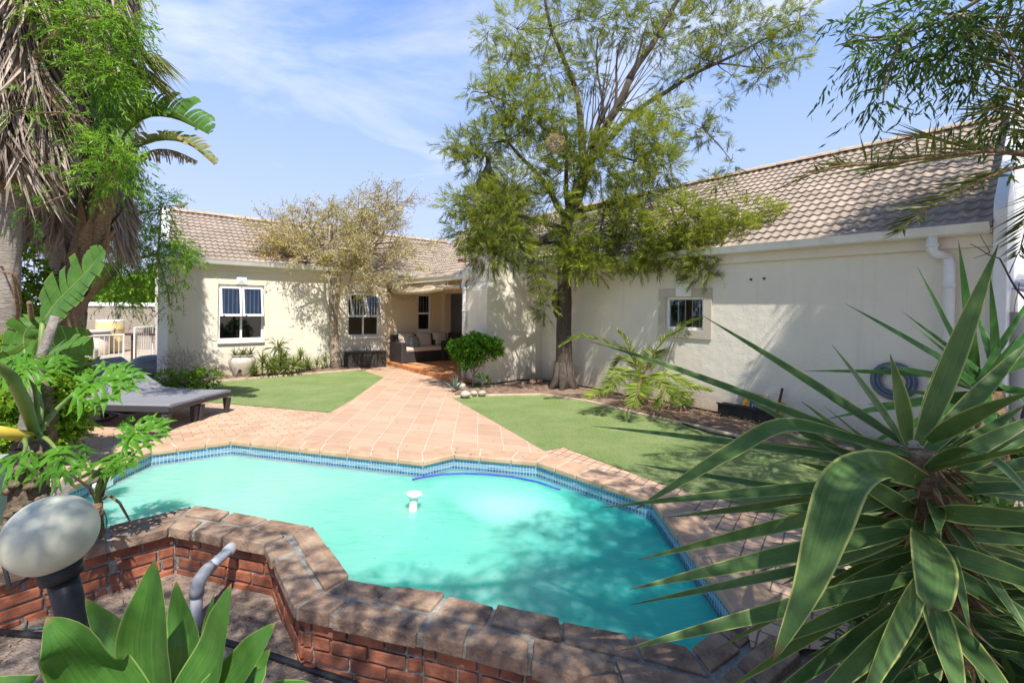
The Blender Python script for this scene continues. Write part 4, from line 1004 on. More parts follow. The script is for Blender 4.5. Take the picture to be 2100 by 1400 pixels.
CL = [  # px, py, rx, ry, depth offset, density, tint
    (1060, 60, 55, 75, -.5, 1, .7), (1115, 130, 75, 70, -.5, 1.2, .6), (1180, 40, 80, 60, -.3, 1, .55), (1150, -30, 110, 60, 0, 1, .5), (1255, 25, 70, 50, 0, 1, .5), (1040, 130, 40, 45, -.6, .7, .7), (1000, 70, 18, 26, -.7, .25, .7),
    (1020, 205, 50, 50, -.8, .9, .7), (1070, 215, 55, 60, -.6, 1, .55), (1130, 225, 55, 60, -.5, 1.1, .5), (1150, 150, 60, 60, .2, .9, .45), (968, 188, 10, 9, -.8, .12, .7), (1030, 175, 30, 30, -.7, .4, .75),
    (1210, 150, 40, 40, .3, .6, .5), (1290, 60, 60, 40, .2, .8, .5), (1330, 10, 70, 40, .2, .8, .5), (1400, 60, 60, 45, .3, .8, .5), (1460, 30, 60, 40, .4, .8, .45), (1530, 60, 60, 45, .5, .8, .45), (1600, 45, 45, 30, .6, .5, .5), (1640, 30, 30, 25, .6, .3, .55),
    (1560, 90, 40, 24, .6, .5, .5), (1620, 75, 40, 18, .6, .45, .6), (1590, 140, 45, 16, .6, .5, .6), (1630, 120, 30, 12, .6, .3, .65), (1555, 160, 30, 16, .6, .3, .3), (1480, 85, 40, 30, .4, .5, .45), (1420, 110, 40, 26, .3, .4, .5), (1350, 90, 40, 30, 0, .4, .45),
    (1500, 155, 18, 14, .5, .16, .6), (1400, 150, 24, 20, .4, .2, .5), (1365, 165, 22, 16, .2, .22, .25), (1440, 130, 26, 14, .4, .25, .5), (1500, -30, 120, 30, .4, .8, .5), (1400, -40, 90, 40, .3, .8, .5),
    (1000, 285, 42, 34, -.8, .8, .5), (955, 300, 30, 24, -.8, .4, .4), (985, 330, 38, 28, -.9, .7, .35), (920, 300, 14, 10, -.8, .12, .4), (1090, 250, 60, 40, -.6, 1, .62), (1130, 275, 50, 30, -.5, .7, .5), (1040, 275, 34, 30, -.7, .6, .55), (950, 320, 24, 14, -.9, .25, .4),
    (1150, 300, 40, 40, -.4, .7, .35), (1195, 320, 60, 50, -.6, 1.1, .32), (1230, 355, 60, 50, -.7, 1.1, .32), (1165, 370, 60, 50, -.7, 1, .32), (1090, 340, 50, 40, -.8, .8, .35), (1060, 380, 50, 34, -1, .7, .4), (1130, 415, 50, 30, -1, .6, .4),
    (1300, 270, 45, 45, -.6, 1, .55), (1345, 290, 45, 50, -.7, 1.1, .62), (1360, 340, 42, 45, -.8, 1, .6), (1300, 335, 55, 50, -.7, 1, .45), (1310, 390, 60, 36, -.9, 1, .35), (1370, 225, 46, 26, .1, .6, .65), (1330, 240, 36, 24, -.2, .5, .6), (1430, 265, 28, 20, .2, .3, .3), (1455, 280, 20, 12, .2, .2, .3),
    (1500, 330, 14, 34, -.6, .14, .2), (1470, 370, 22, 14, -.8, .16, .3), (1470, 240, 26, 7, .2, .1, .3), (1480, 205, 20, 5, .3, .06, .2),
    (985, 420, 50, 36, -1.2, .9, .5), (960, 470, 42, 40, -1.3, .9, .4), (1010, 465, 55, 50, -1.2, 1.2, .38), (1050, 440, 48, 50, -1.1, 1, .5), (1000, 520, 45, 34, -1.3, .9, .33), (1050, 500, 45, 40, -1.2, 1, .35), (930, 420, 20, 18, -1.2, .25, .5), (940, 400, 16, 10, -1.2, .15, .55), (1030, 400, 44, 26, -1.1, .6, .55),
    (1105, 500, 34, 50, -.9, .5, .4), (1112, 560, 20, 50, -.9, .5, .35), (1115, 620, 15, 34, -.9, .3, .3), (1180, 480, 45, 40, -.8, .9, .42), (1180, 535, 38, 30, -.8, .9, .62), (1215, 520, 45, 30, -.8, .8, .5), (1235, 460, 50, 44, -.8, .9, .38), (1280, 540, 40, 12, -.9, .5, .5), (1310, 548, 20, 8, -1, .2, .6), (1210, 555, 40, 12, -.8, .4, .6),
    (1280, 440, 40, 44, -1, 1, .4), (1300, 480, 36, 40, -1.1, .8, .35), (1345, 520, 34, 22, -1.2, .6, .5), (1400, 440, 60, 40, -1.4, 1.1, .55), (1440, 470, 60, 44, -1.5, 1.2, .55), (1410, 510, 56, 40, -1.5, 1.1, .42), (1460, 530, 50, 32, -1.6, 1, .5), (1500, 480, 56, 36, -1.7, 1, .62), (1540, 500, 40, 32, -1.7, .8, .65), (1580, 445, 30, 22, -1.8, .35, .55), (1540, 440, 50, 22, -1.7, .5, .6), (1440, 560, 34, 16, -1.6, .6, .4), (1530, 545, 34, 14, -1.7, .5, .7), (1360, 480, 40, 34, -1.3, .7, .45),
]
fb = FB(); twb = MB(); random.Random(4)
for (px, py, rx, ry, dd, dens, tint) in CL:
    c = A(px, py, dd); s = c.y / FOC; r = (rx * s, max(.18, (rx + ry) * .5 * s), ry * s)
    n = max(10, int(dens * 135))
    r = tuple(v * .80 for v in r)
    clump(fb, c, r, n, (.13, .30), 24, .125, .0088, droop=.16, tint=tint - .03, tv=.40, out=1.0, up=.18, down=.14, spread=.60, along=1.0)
    for q in range(max(2, int(5 * dens))):
        p = Vector(ellipsoid(1, c, r)[0][0]); near_ = min(limbs, key=lambda l: (l[1] - c).length)[1]
        if q == 0 and (near_ - c).length < 1.6: limb(twb, near_, c, .014, .006, 5, .06, 5)
        limb(twb, c, p, .008, .003, 4, .08, 4)
for i, s_ in enumerate(twb.f): mb.f.append(tuple(k + len(mb.v) for k in s_)); mb.uv.append(None)
mb.v += twb.v
mb.build('trunk', M['bark_dark'], oak, smooth=True)
M['needle'] = leafmat('she_oak_needles', (.022, .05, .014), (.44, .50, .06), .42, .55, tcol=(.45, .48, .06))
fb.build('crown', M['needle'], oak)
# dead bird-nest like tangle in its crown, and two hanging seed pods
ns = A(1138, 294, -1.0); fbn = FB(); P_, d_ = ellipsoid(260, ns, (.13, .13, .16), .5); fbn.leaves(P_, np.cross(d_, rng.normal(size=d_.shape)), .16, .012, rng.random(260))
M['straw'] = leafmat('dry_straw', (.30, .20, .10), (.62, .47, .28), .1, .8)
tag(fbn.build('weaver_nest', M['straw']), 'ball shaped straw bird nest hanging inside the feathery tree crown', 'nest')
for i, (px, py) in enumerate(((1331, 522), (1341, 520))):
    c = A(px, py, -1.3); mbp = MB(); mbp.lathe(c, [(.004, .14), (.02, .08), (.032, .0), (.03, -.07), (.008, -.11)], 8); mbp.tube([c + UP * .13, c + UP * .3], .004, 4)
    tag(mbp.build('seed_pod', M['straw'], None, smooth=True), ['left', 'right'][i] + ' one of two dry brown pods hanging below the feathery tree', 'seed pod')

# ------------------------------------------------------------------ sparse thorn tree by the left wing
th_b = at(690, 757); th_b.z = .0; TY = th_b.y
T = lambda x, y, d=0: atd(x, y, TY + d)
thorn = thing('thorn_tree', 'small twiggy half bare tree with yellowing leaves standing by the left wing', 'tree', tuple(th_b))
mb = MB()
tl = [T(690, 758), T(688, 735), T(685, 700), T(684, 660), T(683, 640)]
mb.tube(tl, [.17, .135, .115, .10, .10], 12)
ends = []
st1 = limb(mb, T(682, 655), T(671, 545, -.1), .055, .045, 6, .03); st2 = limb(mb, T(686, 650), T(698, 545, .1), .062, .05, 6, .03)
def grow(p, d, L, r, lv, fb, tintf):
    q = p + d * L; limb(mb, p, q, r, r * .62, 4 if lv < 3 else 3, .07, 6 if lv < 2 else 4)
    if lv >= 1:
        k = (8, 10, 12, 10)[min(3, lv - 1)]
        for _ in range(k):
            t = rng.random(); s = p.lerp(q, t); ends.append((s, d))
    if lv >= 4: return
    nb = [4, 4, 3, 3][lv]
    for i in range(nb):
        a = rng.normal(size=3); a -= a.dot(vec(d)) * vec(d); a /= np.linalg.norm(a) + 1e-9
        nd = (d * rng.uniform(.5, .9) + Vector(a) * rng.uniform(.5, .95)); nd.z = nd.z * .62 + (.08 if lv < 2 else .02); nd.normalize()
        grow(p.lerp(q, rng.uniform(.45, 1)), nd, L * rng.uniform(.55, .82), r * .58, lv + 1, fb, tintf)
for s0, tx, ty, dd, L in ((st1[-1], 560, 470, -.5, 1.0), (st1[-1], 640, 440, .4, 1.05), (st1[-1], 680, 420, -.3, 1.1), (st2[-1], 745, 420, .5, 1.1), (st2[-1], 800, 490, .2, 1.05), (st2[-1], 760, 540, -.8, .9), (st2[-1], 725, 395, -.2, 1.2), (st1[-1], 550, 530, .3, .75), (st1[-1], 585, 430, .3, .8), (st1[-1], 565, 505, -.9, .8), (st2[-1], 840, 450, .2, .8), (st2[-1], 800, 565, -.5, .9), (st1[-1], 650, 520, -1.1, .9), (st2[-1], 720, 510, 1.0, .9), (st1[-1], 720, 530, -1.2, .9)):
    d = (T(tx, ty, dd) - s0); L0_ = d.length; d.normalize(); grow(s0, d, L0_ * .66, .042, 0, None, None)
mb.build('trunk', bark('thorn_bark', (.27, .21, .15), (.52, .43, .34), 14, (1, 1, 1), .6, stain=((.12, .09, .06), 6, .5)), thorn, smooth=True)
E = np.array([vec(e[0]) for e in ends]); D = np.array([vec(e[1]) for e in ends])
keep = (rng.random(len(E)) < .55); E, D = E[keep], D[keep]
fb = FB(); k = len(E)
px_like = E[:, 0] / E[:, 1] * FOC + CX
warm = np.clip((660 - px_like) / 90, 0, 1)
lower = np.clip((3.4 - E[:, 2]) / 1.2, 0, 1)
for rep in range(1):
    fb.leaves(E + rng.normal(size=E.shape) * .05, D * .3 + rng.normal(size=E.shape), rng.uniform(.04, .085, k), rng.uniform(.018, .034, k), np.clip(.22 + .75 * warm * np.clip(lower + .3, 0, 1) + rng.normal(size=k) * .22, 0, 1))
M['thorn_leaf'] = leafmat('yellowing_leaves', (.36, .38, .12), (.82, .60, .10), .45, .6, tcol=(.6, .5, .08))
fb.build('crown', M['thorn_leaf'], thorn)
fb2 = FB(); sel = rng.random(k) < .4; k2 = int(sel.sum()); fb2.leaves(E[sel] + rng.normal(size=(k2, 3)) * .03, rng.normal(size=(k2, 3)), rng.uniform(.10, .24, k2), .010, rng.random(k2))
fb2.build('dry_twigs', leafmat('dry_twig', (.36, .28, .21), (.70, .60, .50), .0, .9), thorn)

# ------------------------------------------------------------------ clipped shrub by the chimney
sb = at(968, 797); sb.z = 0; Y = sb.y
S_ = lambda x, y, d=0: atd(x, y, Y + d)
shrub = thing('round_shrub', 'bright green mop headed shrub on a thin stem beside the chimney downpipe', 'shrub', tuple(sb))
mb = MB(); limb(mb, sb - UP * .05, S_(972, 760), .028, .022, 5, .03); limb(mb, S_(972, 760), S_(955, 715), .02, .012, 5, .05); limb(mb, S_(972, 760), S_(985, 710, .1), .018, .01); limb(mb, S_(970, 770), S_(1010, 700, .1), .013, .008); limb(mb, S_(965, 745), S_(940, 700), .012, .008)
mb.build('trunk', M['bark_grey'], shrub, smooth=True)
fb = FB()
for (px, py, rx, ry, n) in ((975, 708, 34, 16, 300), (950, 714, 24, 15, 200), (998, 705, 14, 12, 90), (1016, 712, 11, 15, 110), (955, 733, 20, 10, 90), (982, 730, 16, 8, 60), (930, 708, 8, 6, 36), (972, 695, 22, 9, 110), (962, 748, 12, 8, 30)):
    c = S_(px, py); s = Y / FOC; clump(fb, c, (rx * s, rx * s * .9, ry * s), n, (.05, .12), 7, .062, .034, droop=.2, tint=.42, tv=.4, out=.9, up=.2, fold=.12)
M['privet'] = leafmat('shrub_leaves', (.035, .12, .010), (.22, .48, .035), .35, .5, .15, tcol=(.3, .55, .05))
fb.build('crown', M['privet'], shrub)

# ------------------------------------------------------------------ straps: yucca, aloe, agave leaves
def strap(mb, base, d, L, W, droop, nseg=10, prof=None, up=None, keel=.18, twist=0.0, kink=None):
    """One sword leaf with a shallow channel; uv.x runs across, uv.y along."""
    base = Vector(base); d = Vector(d).normalized(); p = base.copy(); cur = d.copy(); ref = up or UP
    prof = prof or (lambda t: (min(1, .55 + t * 2.2) if t < .2 else 1) * (1 - max(0, (t - .35) / .65) ** 1.6))
    st = L / nseg; vs = []
    for i in range(nseg + 1):
        t = i / nseg; side = cur.cross(ref)
        if side.length < 1e-3: side = cur.orthogonal()
        side.normalize(); nn = side.cross(cur).normalized()
        if twist: side = Matrix.Rotation(twist * t, 3, cur) @ side; nn = side.cross(cur).normalized()
        w = max(.0006, W * prof(t) / 2)
        for f in (-1, -.55, 0, .55, 1): vs.append(p + side * w * f + nn * (abs(f) ** 1.5 * keel * w))
        g = droop * (t ** 1.2) * 2 / nseg
        if kink and abs(t - kink[0]) < .5 / nseg + 1e-6: g += kink[1]
        cur = (cur - UP * g).normalized(); p = p + cur * st
    fs, uv = [], []
    us = (0, .22, .5, .78, 1)
    for i in range(nseg):
        for k in range(4):
            fs.append((i * 5 + k, i * 5 + k + 1, i * 5 + 6 + k, i * 5 + 5 + k))
            uv.append([(us[k], i / nseg), (us[k + 1], i / nseg), (us[k + 1], (i + 1) / nseg), (us[k], (i + 1) / nseg)])
    mb.add(vs, fs, uv)
def strapmat(name, dark, light, edge, tipc, edge_w=.08, rough=.4, trans=.25, streak=40, bloom=None):
    m, nt, b = new_mat(name); uv = nt.nodes.new('ShaderNodeUVMap'); sp = nt.nodes.new('ShaderNodeSeparateXYZ'); nt.links.new(uv.outputs[0], sp.inputs[0])
    mp = nt.nodes.new('ShaderNodeMapping'); mp.inputs['Scale'].default_value = (streak, 1.2, 1); nt.links.new(uv.outputs[0], mp.inputs[0])
    n = N(nt, 'ShaderNodeTexNoise', Scale=1, Detail=4, Roughness=.6); nt.links.new(mp.outputs[0], n.inputs['Vector'])
    g = nt.nodes.new('ShaderNodeNewGeometry'); n2 = N(nt, 'ShaderNodeTexNoise', Scale=9, Detail=5, Roughness=.65); nt.links.new(g.outputs['Position'], n2.inputs['Vector'])
    av = N(nt, 'ShaderNodeMath', operation='ADD'); nt.links.new(n.outputs[0], av.inputs[0]); nt.links.new(n2.outputs[0], av.inputs[1])
    r = ramp(nt, [(.35, dark), (.7, light)]); h = N(nt, 'ShaderNodeMath', operation='MULTIPLY'); h.inputs[1].default_value = .5; nt.links.new(av.outputs[0], h.inputs[0]); nt.links.new(h.outputs[0], r.inputs[0])
    a = N(nt, 'ShaderNodeMath', operation='SUBTRACT'); nt.links.new(sp.outputs[0], a.inputs[0]); a.inputs[1].default_value = .5
    ab = N(nt, 'ShaderNodeMath', operation='ABSOLUTE'); nt.links.new(a.outputs[0], ab.inputs[0])
    e = N(nt, 'ShaderNodeMapRange'); nt.links.new(ab.outputs[0], e.inputs[0]); e.inputs[1].default_value = .5 - edge_w; e.inputs[2].default_value = .5 - edge_w * .4; e.inputs[3].default_value = 0; e.inputs[4].default_value = .85
    col = mix(nt, r.outputs[0], edge, e.outputs[0])
    t = N(nt, 'ShaderNodeMapRange'); nt.links.new(sp.outputs[1], t.inputs[0]); t.inputs[1].default_value = .92; t.inputs[2].default_value = .985; t.inputs[3].default_value = 0; t.inputs[4].default_value = 1
    col = mix(nt, col, tipc, t.outputs[0])
    nt.links.new(col, b.inputs['Base Color']); b.inputs['Roughness'].default_value = rough; b.inputs['Specular IOR Level'].default_value = .22
    bump(nt, n.outputs[0], b, .25, .002)
    tl_ = N(nt, 'ShaderNodeBsdfTranslucent'); tm = mix(nt, col, (.4, .5, .06), .3); nt.links.new(tm, tl_.inputs[0])
    ms = N(nt, 'ShaderNodeMixShader'); ms.inputs[0].default_value = trans; nt.links.new(b.outputs[0], ms.inputs[1]); nt.links.new(tl_.outputs[0], ms.inputs[2]); nt.links.new(ms.outputs[0], nt.nodes['Material Output'].inputs[0])
    return m
M['yucca'] = strapmat('yucca_leaf', (.025, .075, .022), (.135, .225, .065), (.46, .47, .14), (.10, .045, .025), .075, .42, .22)
M['aloe'] = strapmat('aloe_leaf', (.10, .17, .04), (.26, .32, .09), (.45, .40, .14), (.45, .20, .08), .1, .45, .25)
M['agave'] = strapmat('soft_agave_leaf', (.028, .105, .018), (.115, .27, .05), (.30, .42, .11), (.30, .20, .08), .035, .33, .25, 20)
M['agave_blue'] = strapmat('blue_agave_leaf', (.10, .16, .13), (.20, .27, .22), (.30, .33, .2), (.2, .1, .06), .06, .5, .1)
M['succulent'] = strapmat('pot_succulent_leaf', (.10, .13, .055), (.27, .28, .13), (.40, .30, .18), (.40, .22, .12), .08, .5, .15)

def rosette(mb, c, n, L, W, droop, el=(10, 75), keel=.3, seg=6, spin=2.4, jl=.25):
    for i in range(n):
        t = i / max(1, n - 1); a = i * spin + rng.uniform(-.25, .25); e = R(el[0] + (el[1] - el[0]) * t + rng.uniform(-8, 8))
        d = Vector((math.cos(a) * math.cos(e), math.sin(a) * math.cos(e), math.sin(e)))
        strap(mb, Vector(c) + d * .01, d, L * rng.uniform(1 - jl, 1 + jl * .5), W, droop * rng.uniform(.6, 1.4), seg, lambda t: (1 - t ** 1.5) * (.75 + .25 * min(1, t * 4)), keel=keel)

# ------------------------------------------------------------------ big foreground yucca (right), its companion behind
YD = 1.55
yc = atd(1885, 940, YD)
yu = thing('yucca', 'large yucca with pale edged sword leaves reaching over the pool corner in the foreground', 'yucca', (yc.x + .12, yc.y + .02, -.38))
mb = MB(); tpts = [Vector((yc.x + .20, yc.y + .08, -.42)), Vector((yc.x + .17, yc.y + .06, .1)), Vector((yc.x + .11, yc.y + .03, .55)), Vector((yc.x + .05, yc.y, .9)), yc + UP * .02]
mb.tube(tpts, [.11, .09, .08, .07, .05], 12)
fbk = FB(); Pk = np.array([vec(tpts[2].lerp(tpts[4], t)) for t in rng.random(420)]); dk = rng.normal(size=(420, 3)); dk[:, 2] = np.abs(dk[:, 2]) * .1 - .75; dk[:, :2] /= np.linalg.norm(dk[:, :2], axis=1, keepdims=True)
fbk.leaves(Pk + dk * np.array([.06, .06, 0]), dk, rng.uniform(.05, .13, 420), rng.uniform(.008, .022, 420), rng.random(420))
mb.build('trunk', M['bark_brown'], yu, smooth=True)
fbk.build('dead_leaf_bases', leafmat('dead_leaf_fibre', (.06, .035, .022), (.42, .26, .14), .1, .8), yu)
def yleaf(bx, by, tx, ty, bd, td, W, droop=.0, kink=None, nseg=12, up=None, twist=0, root=yu):
    b0 = atd(bx, by, bd); t0 = atd(tx, ty, td); d = t0 - b0; mb = MB()
    strap(mb, b0, d + UP * droop * .55 * d.length, d.length * (1 + droop * .12), W * .86, droop, nseg, up=up, keel=.22, twist=twist, kink=kink)
    return mb.build('leaf', M['yucca'], root, smooth=True)
Yv = lambda *a: Vector(a)
facing = Vector((-.1, -1, .25))
L_ = [  # base px, tip px, base depth, tip depth, width, droop
    (1884, 905, 2048, 500, 1.55, 1.55, .085, 0), (1862, 915, 1432, 648, 1.55, 1.75, .062, .05), (1850, 905, 1705, 705, 1.55, 1.5, .075, .0), (1862, 905, 1825, 725, 1.5, 1.35, .075, .0), (1895, 915, 1928, 735, 1.62, 1.9, .07, .0),
    (1905, 905, 2130, 820, 1.5, 1.2, .065, .3), (1880, 950, 1205, 720, 1.55, 2.1, .05, .15), (1875, 960, 1215, 880, 1.55, 2.2, .045, .05), (1900, 960, 2180, 930, 1.5, 1.1, .07, .2), (1900, 930, 2120, 700, 1.6, 1.7, .07, .1),
    (1878, 985, 1235, 1048, 1.52, 1.7, .055, .05), (1878, 1010, 1310, 1150, 1.5, 1.5, .055, .02), (1880, 1080, 1290, 1208, 1.45, 1.35, .075, .0), (1885, 1050, 1300, 950, 1.6, 2.2, .05, .0), (1890, 1000, 1370, 1060, 1.65, 2.3, .05, .0), (1880, 1120, 1290, 1240, 1.5, 1.9, .045, 0),
    (1915, 1010, 2200, 1000, 1.5, 1.3, .06, .1), (1915, 1050, 2220, 1080, 1.45, 1.2, .07, .1), (1900, 985, 2230, 1060, 1.55, 1.6, .06, .1), (1910, 1120, 2250, 1250, 1.45, 1.2, .07, .1), (1915, 1090, 2240, 1130, 1.5, 1.4, .05, .1), (1900, 1150, 2200, 1330, 1.45, 1.2, .07, .1),
    (1880, 1180, 1265, 1335, 1.4, 1.25, .06, .0), (1895, 1180, 1760, 1500, 1.42, 1.05, .09, .25), (1900, 1200, 1980, 1480, 1.42, 1.12, .10, .05), (1890, 1150, 1480, 1420, 1.5, 1.6, .06, .0), (1880, 1100, 1470, 1330, 1.55, 1.9, .05, .0), (1905, 1230, 2120, 1500, 1.4, 1.1, .08, .1),
    (1870, 1030, 1500, 1000, 1.6, 2.0, .05, .0), (1865, 1045, 1560, 1170, 1.6, 1.9, .06, 0), (1875, 1190, 1560, 1330, 1.5, 1.5, .06, .0), (1870, 960, 1560, 905, 1.6, 2.0, .05, .0), (1872, 975, 1620, 1020, 1.6, 1.9, .05, .0), (1860, 1140, 1600, 1260, 1.6, 2.0, .06, .0), (1905, 1060, 2190, 1180, 1.6, 1.8, .06, .0), (1890, 1240, 1640, 1480, 1.45, 1.3, .08, .1), (1915, 975, 2210, 870, 1.7, 2.0, .06, .1),
]
for q in L_:
    bx, by, tx, ty, bd, td, W, dr = q; upv = facing if rng.random() < .45 else Vector((rng.uniform(-.4, .4), -.6, .9))
    yleaf(bx, by, tx, ty, bd, td, W, dr, up=upv, twist=rng.uniform(-.25, .25))
def bent(pts, W, root=yu, up=facing, wf=None):
    """Leaf folded over along a drawn mid line."""
    mb = MB(); n = 22; P_ = [atd(*p) for p in pts]
    def cat(t):
        k = len(P_) - 1; x = t * k; i = min(int(x), k - 1); f = x - i; a, b_, c, d = P_[max(i - 1, 0)], P_[i], P_[i + 1], P_[min(i + 2, k)]
        return .5 * ((2 * b_) + (c - a) * f + (2 * a - 5 * b_ + 4 * c - d) * f * f + (3 * b_ - a - 3 * c + d) * f ** 3)
    vs = []; fs = []; uv = []; us = (0, .22, .5, .78, 1); wf = wf or (lambda t: min(1, .5 + 1.6 * t) * (1 - max(0, (t - .45) / .55) ** 1.7))
    for i in range(n + 1):
        t = i / n; p = cat(t); cur = (cat(min(1, t + .02)) - cat(max(0, t - .02))).normalized(); side = cur.cross(up).normalized(); nn = side.cross(cur); w = max(.0006, W / 2 * wf(t))
        for f in (-1, -.55, 0, .55, 1): vs.append(p + side * w * f + nn * (abs(f) ** 1.5 * .22 * w))
    for i in range(n):
        for k in range(4): fs.append((i * 5 + k, i * 5 + k + 1, i * 5 + 6 + k, i * 5 + 5 + k)); uv.append([(us[k], i / n), (us[k + 1], i / n), (us[k + 1], (i + 1) / n), (us[k], (i + 1) / n)])
    mb.add(vs, fs, uv); return mb.build('leaf', M['yucca'], root, smooth=True)
bent([(1890, 985, 1.5), (1810, 955, 1.38), (1740, 985, 1.25), (1700, 1080, 1.18), (1655, 1210, 1.15), (1585, 1355, 1.15)], .115, up=Vector((-.75, -.6, .25)))
bent([(1875, 935, 1.55), (1750, 900, 1.55), (1610, 872, 1.55), (1500, 925, 1.6), (1400, 985, 1.65), (1300, 1045, 1.7)], .058, up=Vector((.25, -.55, .75)))
bent([(1905, 965, 1.5), (1990, 925, 1.4), (2080, 985, 1.3), (2160, 1100, 1.25)], .075, up=Vector((.3, -.5, .8)))
bent([(1890, 1090, 1.42), (1900, 1110, 1.25), (1912, 1150, 1.10), (1915, 1200, 1.02), (1912, 1250, .98)], .085, up=Vector((.05, -.25, .95)), wf=lambda t: (.55 + .45 * math.sin(math.pi * min(1, t * 1.0))) * (1 if t < .93 else (1 - t) / .07 * .9 + .1))

Y2 = 2.5; y2c = atd(2030, 800, Y2)
yu2 = thing('yucca', 'darker green yucca standing behind the large one at the right edge', 'yucca', (y2c.x, y2c.y, 0))
mb = MB(); mb.tube([Vector((y2c.x + .05, y2c.y, -.05)), Vector((y2c.x + .03, y2c.y, .6)), y2c], [.09, .08, .06], 10); mb.build('trunk', M['bark_brown'], yu2, smooth=True)
for tx, ty, td, W in ((1880, 545, 2.5, .085), (1965, 495, 2.55, .08), (1732, 625, 2.4, .065), (2030, 560, 2.4, .06), (1850, 640, 2.7, .04), (1870, 665, 2.8, .035), (1700, 870, 2.3, .06), (1760, 920, 2.2, .06), (2150, 640, 2.5, .07), (2180, 720, 2.4, .07), (2140, 570, 2.5, .04), (1860, 900, 2.1, .07), (2200, 820, 2.3, .07), (1650, 770, 2.5, .04), (2120, 930, 2.1, .08), (1940, 950, 2.0, .08), (1800, 760, 2.2, .07), (1900, 720, 2.3, .08), (2090, 690, 2.2, .08), (2000, 640, 2.7, .07), (1780, 830, 2.7, .05), (2050, 1000, 2.0, .08), (1850, 800, 2.9, .06), (2170, 880, 2.7, .06)):
    yleaf(2025 + rng.uniform(-25, 25), 800 + rng.uniform(-30, 30), tx, ty, Y2 + rng.uniform(-.08, .08), td, W, rng.uniform(0, .1), up=Vector((rng.uniform(-.3, .3), -.8, .5)), root=yu2)
M['yucca2'] = strapmat('dark_yucca_leaf', (.022, .085, .022), (.07, .20, .04), (.16, .28, .06), (.06, .03, .03), .06, .38, .3)
for c in yu2.children:
    if c.name.startswith('leaf'): c.data.materials[0] = M['yucca2']

for i in range(34):      # shorter leaves crowding the crown
    t = rng.random(); a = rng.uniform(0, 6.283); c_ = Vector((yc.x + .03 + .05 * t, yc.y + .02, 1.10 - .2 * t)); e = rng.uniform(-.2, .55)
    d = Vector((math.cos(a) * math.cos(e), math.sin(a) * math.cos(e) * .8, math.sin(e)))
    if d.y < -.35: continue
    mb = MB(); strap(mb, c_ + d * .04, d, rng.uniform(.4, .75), rng.uniform(.04, .06), rng.uniform(-.05, .15), 10, up=facing if rng.random() < .3 else Vector((rng.uniform(-.4, .4), -.5, .9)), keel=.22, twist=rng.uniform(-.4, .4)); mb.build('leaf', M['yucca'], yu, smooth=True)
for i in range(60):      # the crowded lower whorls
    t = rng.random(); a = rng.uniform(-3.0, .3); c_ = Vector((yc.x + .06 + .10 * t, yc.y + .03, .98 - .62 * t)); e = rng.uniform(-.45, .25) - .25 * t
    d = Vector((math.cos(a) * math.cos(e), math.sin(a) * math.cos(e) * .8, math.sin(e)))
    if d.y < -.55: continue
    mb = MB(); strap(mb, c_ + d * .05, d, rng.uniform(.5, .85), rng.uniform(.045, .075), rng.uniform(0, .25), 10, up=facing if rng.random() < .3 else Vector((rng.uniform(-.4, .4), -.5, .9)), keel=.22, twist=rng.uniform(-.4, .4)); mb.build('leaf', M['yucca'], yu, smooth=True)
for i in range(26):      # leaves turned towards the camera, hiding the stem
    t = rng.random(); a = rng.uniform(-2.6, -.5); c_ = Vector((yc.x + .04 + .12 * t, yc.y, 1.06 - .6 * t)); e = rng.uniform(-.5, .35)
    d = Vector((math.cos(a) * 1.2, math.sin(a) * .55, math.sin(e))).normalized()
    mb = MB(); strap(mb, c_ + d * .04, d, rng.uniform(.28, .48), rng.uniform(.035, .055), rng.uniform(.1, .5), 10, up=Vector((rng.uniform(-.4, .4), -.5, .9)), keel=.25, twist=rng.uniform(-.3, .3)); mb.build('leaf', M['yucca'], yu, smooth=True)
# ------------------------------------------------------------------ soft agave in the bottom left foreground
AD = 1.15; ac = atd(335, 1500, AD)
ag = thing('soft_agave', 'broad leaved pale green agave rosette in the bottom left foreground', 'agave', (ac.x, ac.y, -.38))
mb = MB(); mb.tube([Vector((ac.x, ac.y + .05, -.42)), Vector((ac.x, ac.y + .02, .1)), ac - UP * .02], [.05, .045, .04], 10); mb.build('trunk', M['bark_brown'], ag, smooth=True)
for bx, by, mx_, my_, tx, ty, bd, td, W, upv in (
    (320, 1500, 300, 1330, 318, 1145, 1.15, 1.12, .135, (0, -1, .1)), (310, 1510, 190, 1370, 95, 1265, 1.12, 1.0, .150, (.25, -1, .3)), (330, 1520, 440, 1350, 475, 1195, 1.12, 1.05, .125, (-.5, -.8, .2)), (340, 1520, 480, 1390, 566, 1275, 1.1, 1.0, .10, (-.3, -.75, .6)),
    (325, 1500, 260, 1330, 175, 1225, 1.2, 1.28, .11, (.1, -1, .1)), (345, 1500, 380, 1320, 362, 1190, 1.22, 1.3, .11, (-.1, -1, .1)), (345, 1500, 420, 1340, 440, 1215, 1.2, 1.3, .07, (-.5, -.8, .2)), (310, 1520, 120, 1480, -40, 1395, 1.1, .9, .13, (.1, -.5, .9)), (345, 1530, 520, 1470, 640, 1400, 1.15, 1.1, .12, (0, -.4, .9)), (350, 1510, 500, 1400, 555, 1330, 1.2, 1.3, .09, (0, -.9, .4))):
    bent([(bx, by, bd), ((bx + mx_) / 2, (by + my_) / 2, bd * .6 + td * .4), (mx_, my_, (bd + td) / 2), ((mx_ + tx) / 2, (my_ + ty) / 2, td), (tx, ty, td)], W, root=ag, up=Vector(upv), wf=lambda t: (.55 + .45 * math.sin(math.pi * min(1, t * .85 + .1))) * (1 - max(0, (t - .5) / .5) ** 2.2))
for c in ag.children:
    if c.name.startswith('leaf'): c.data.materials[0] = M['agave']
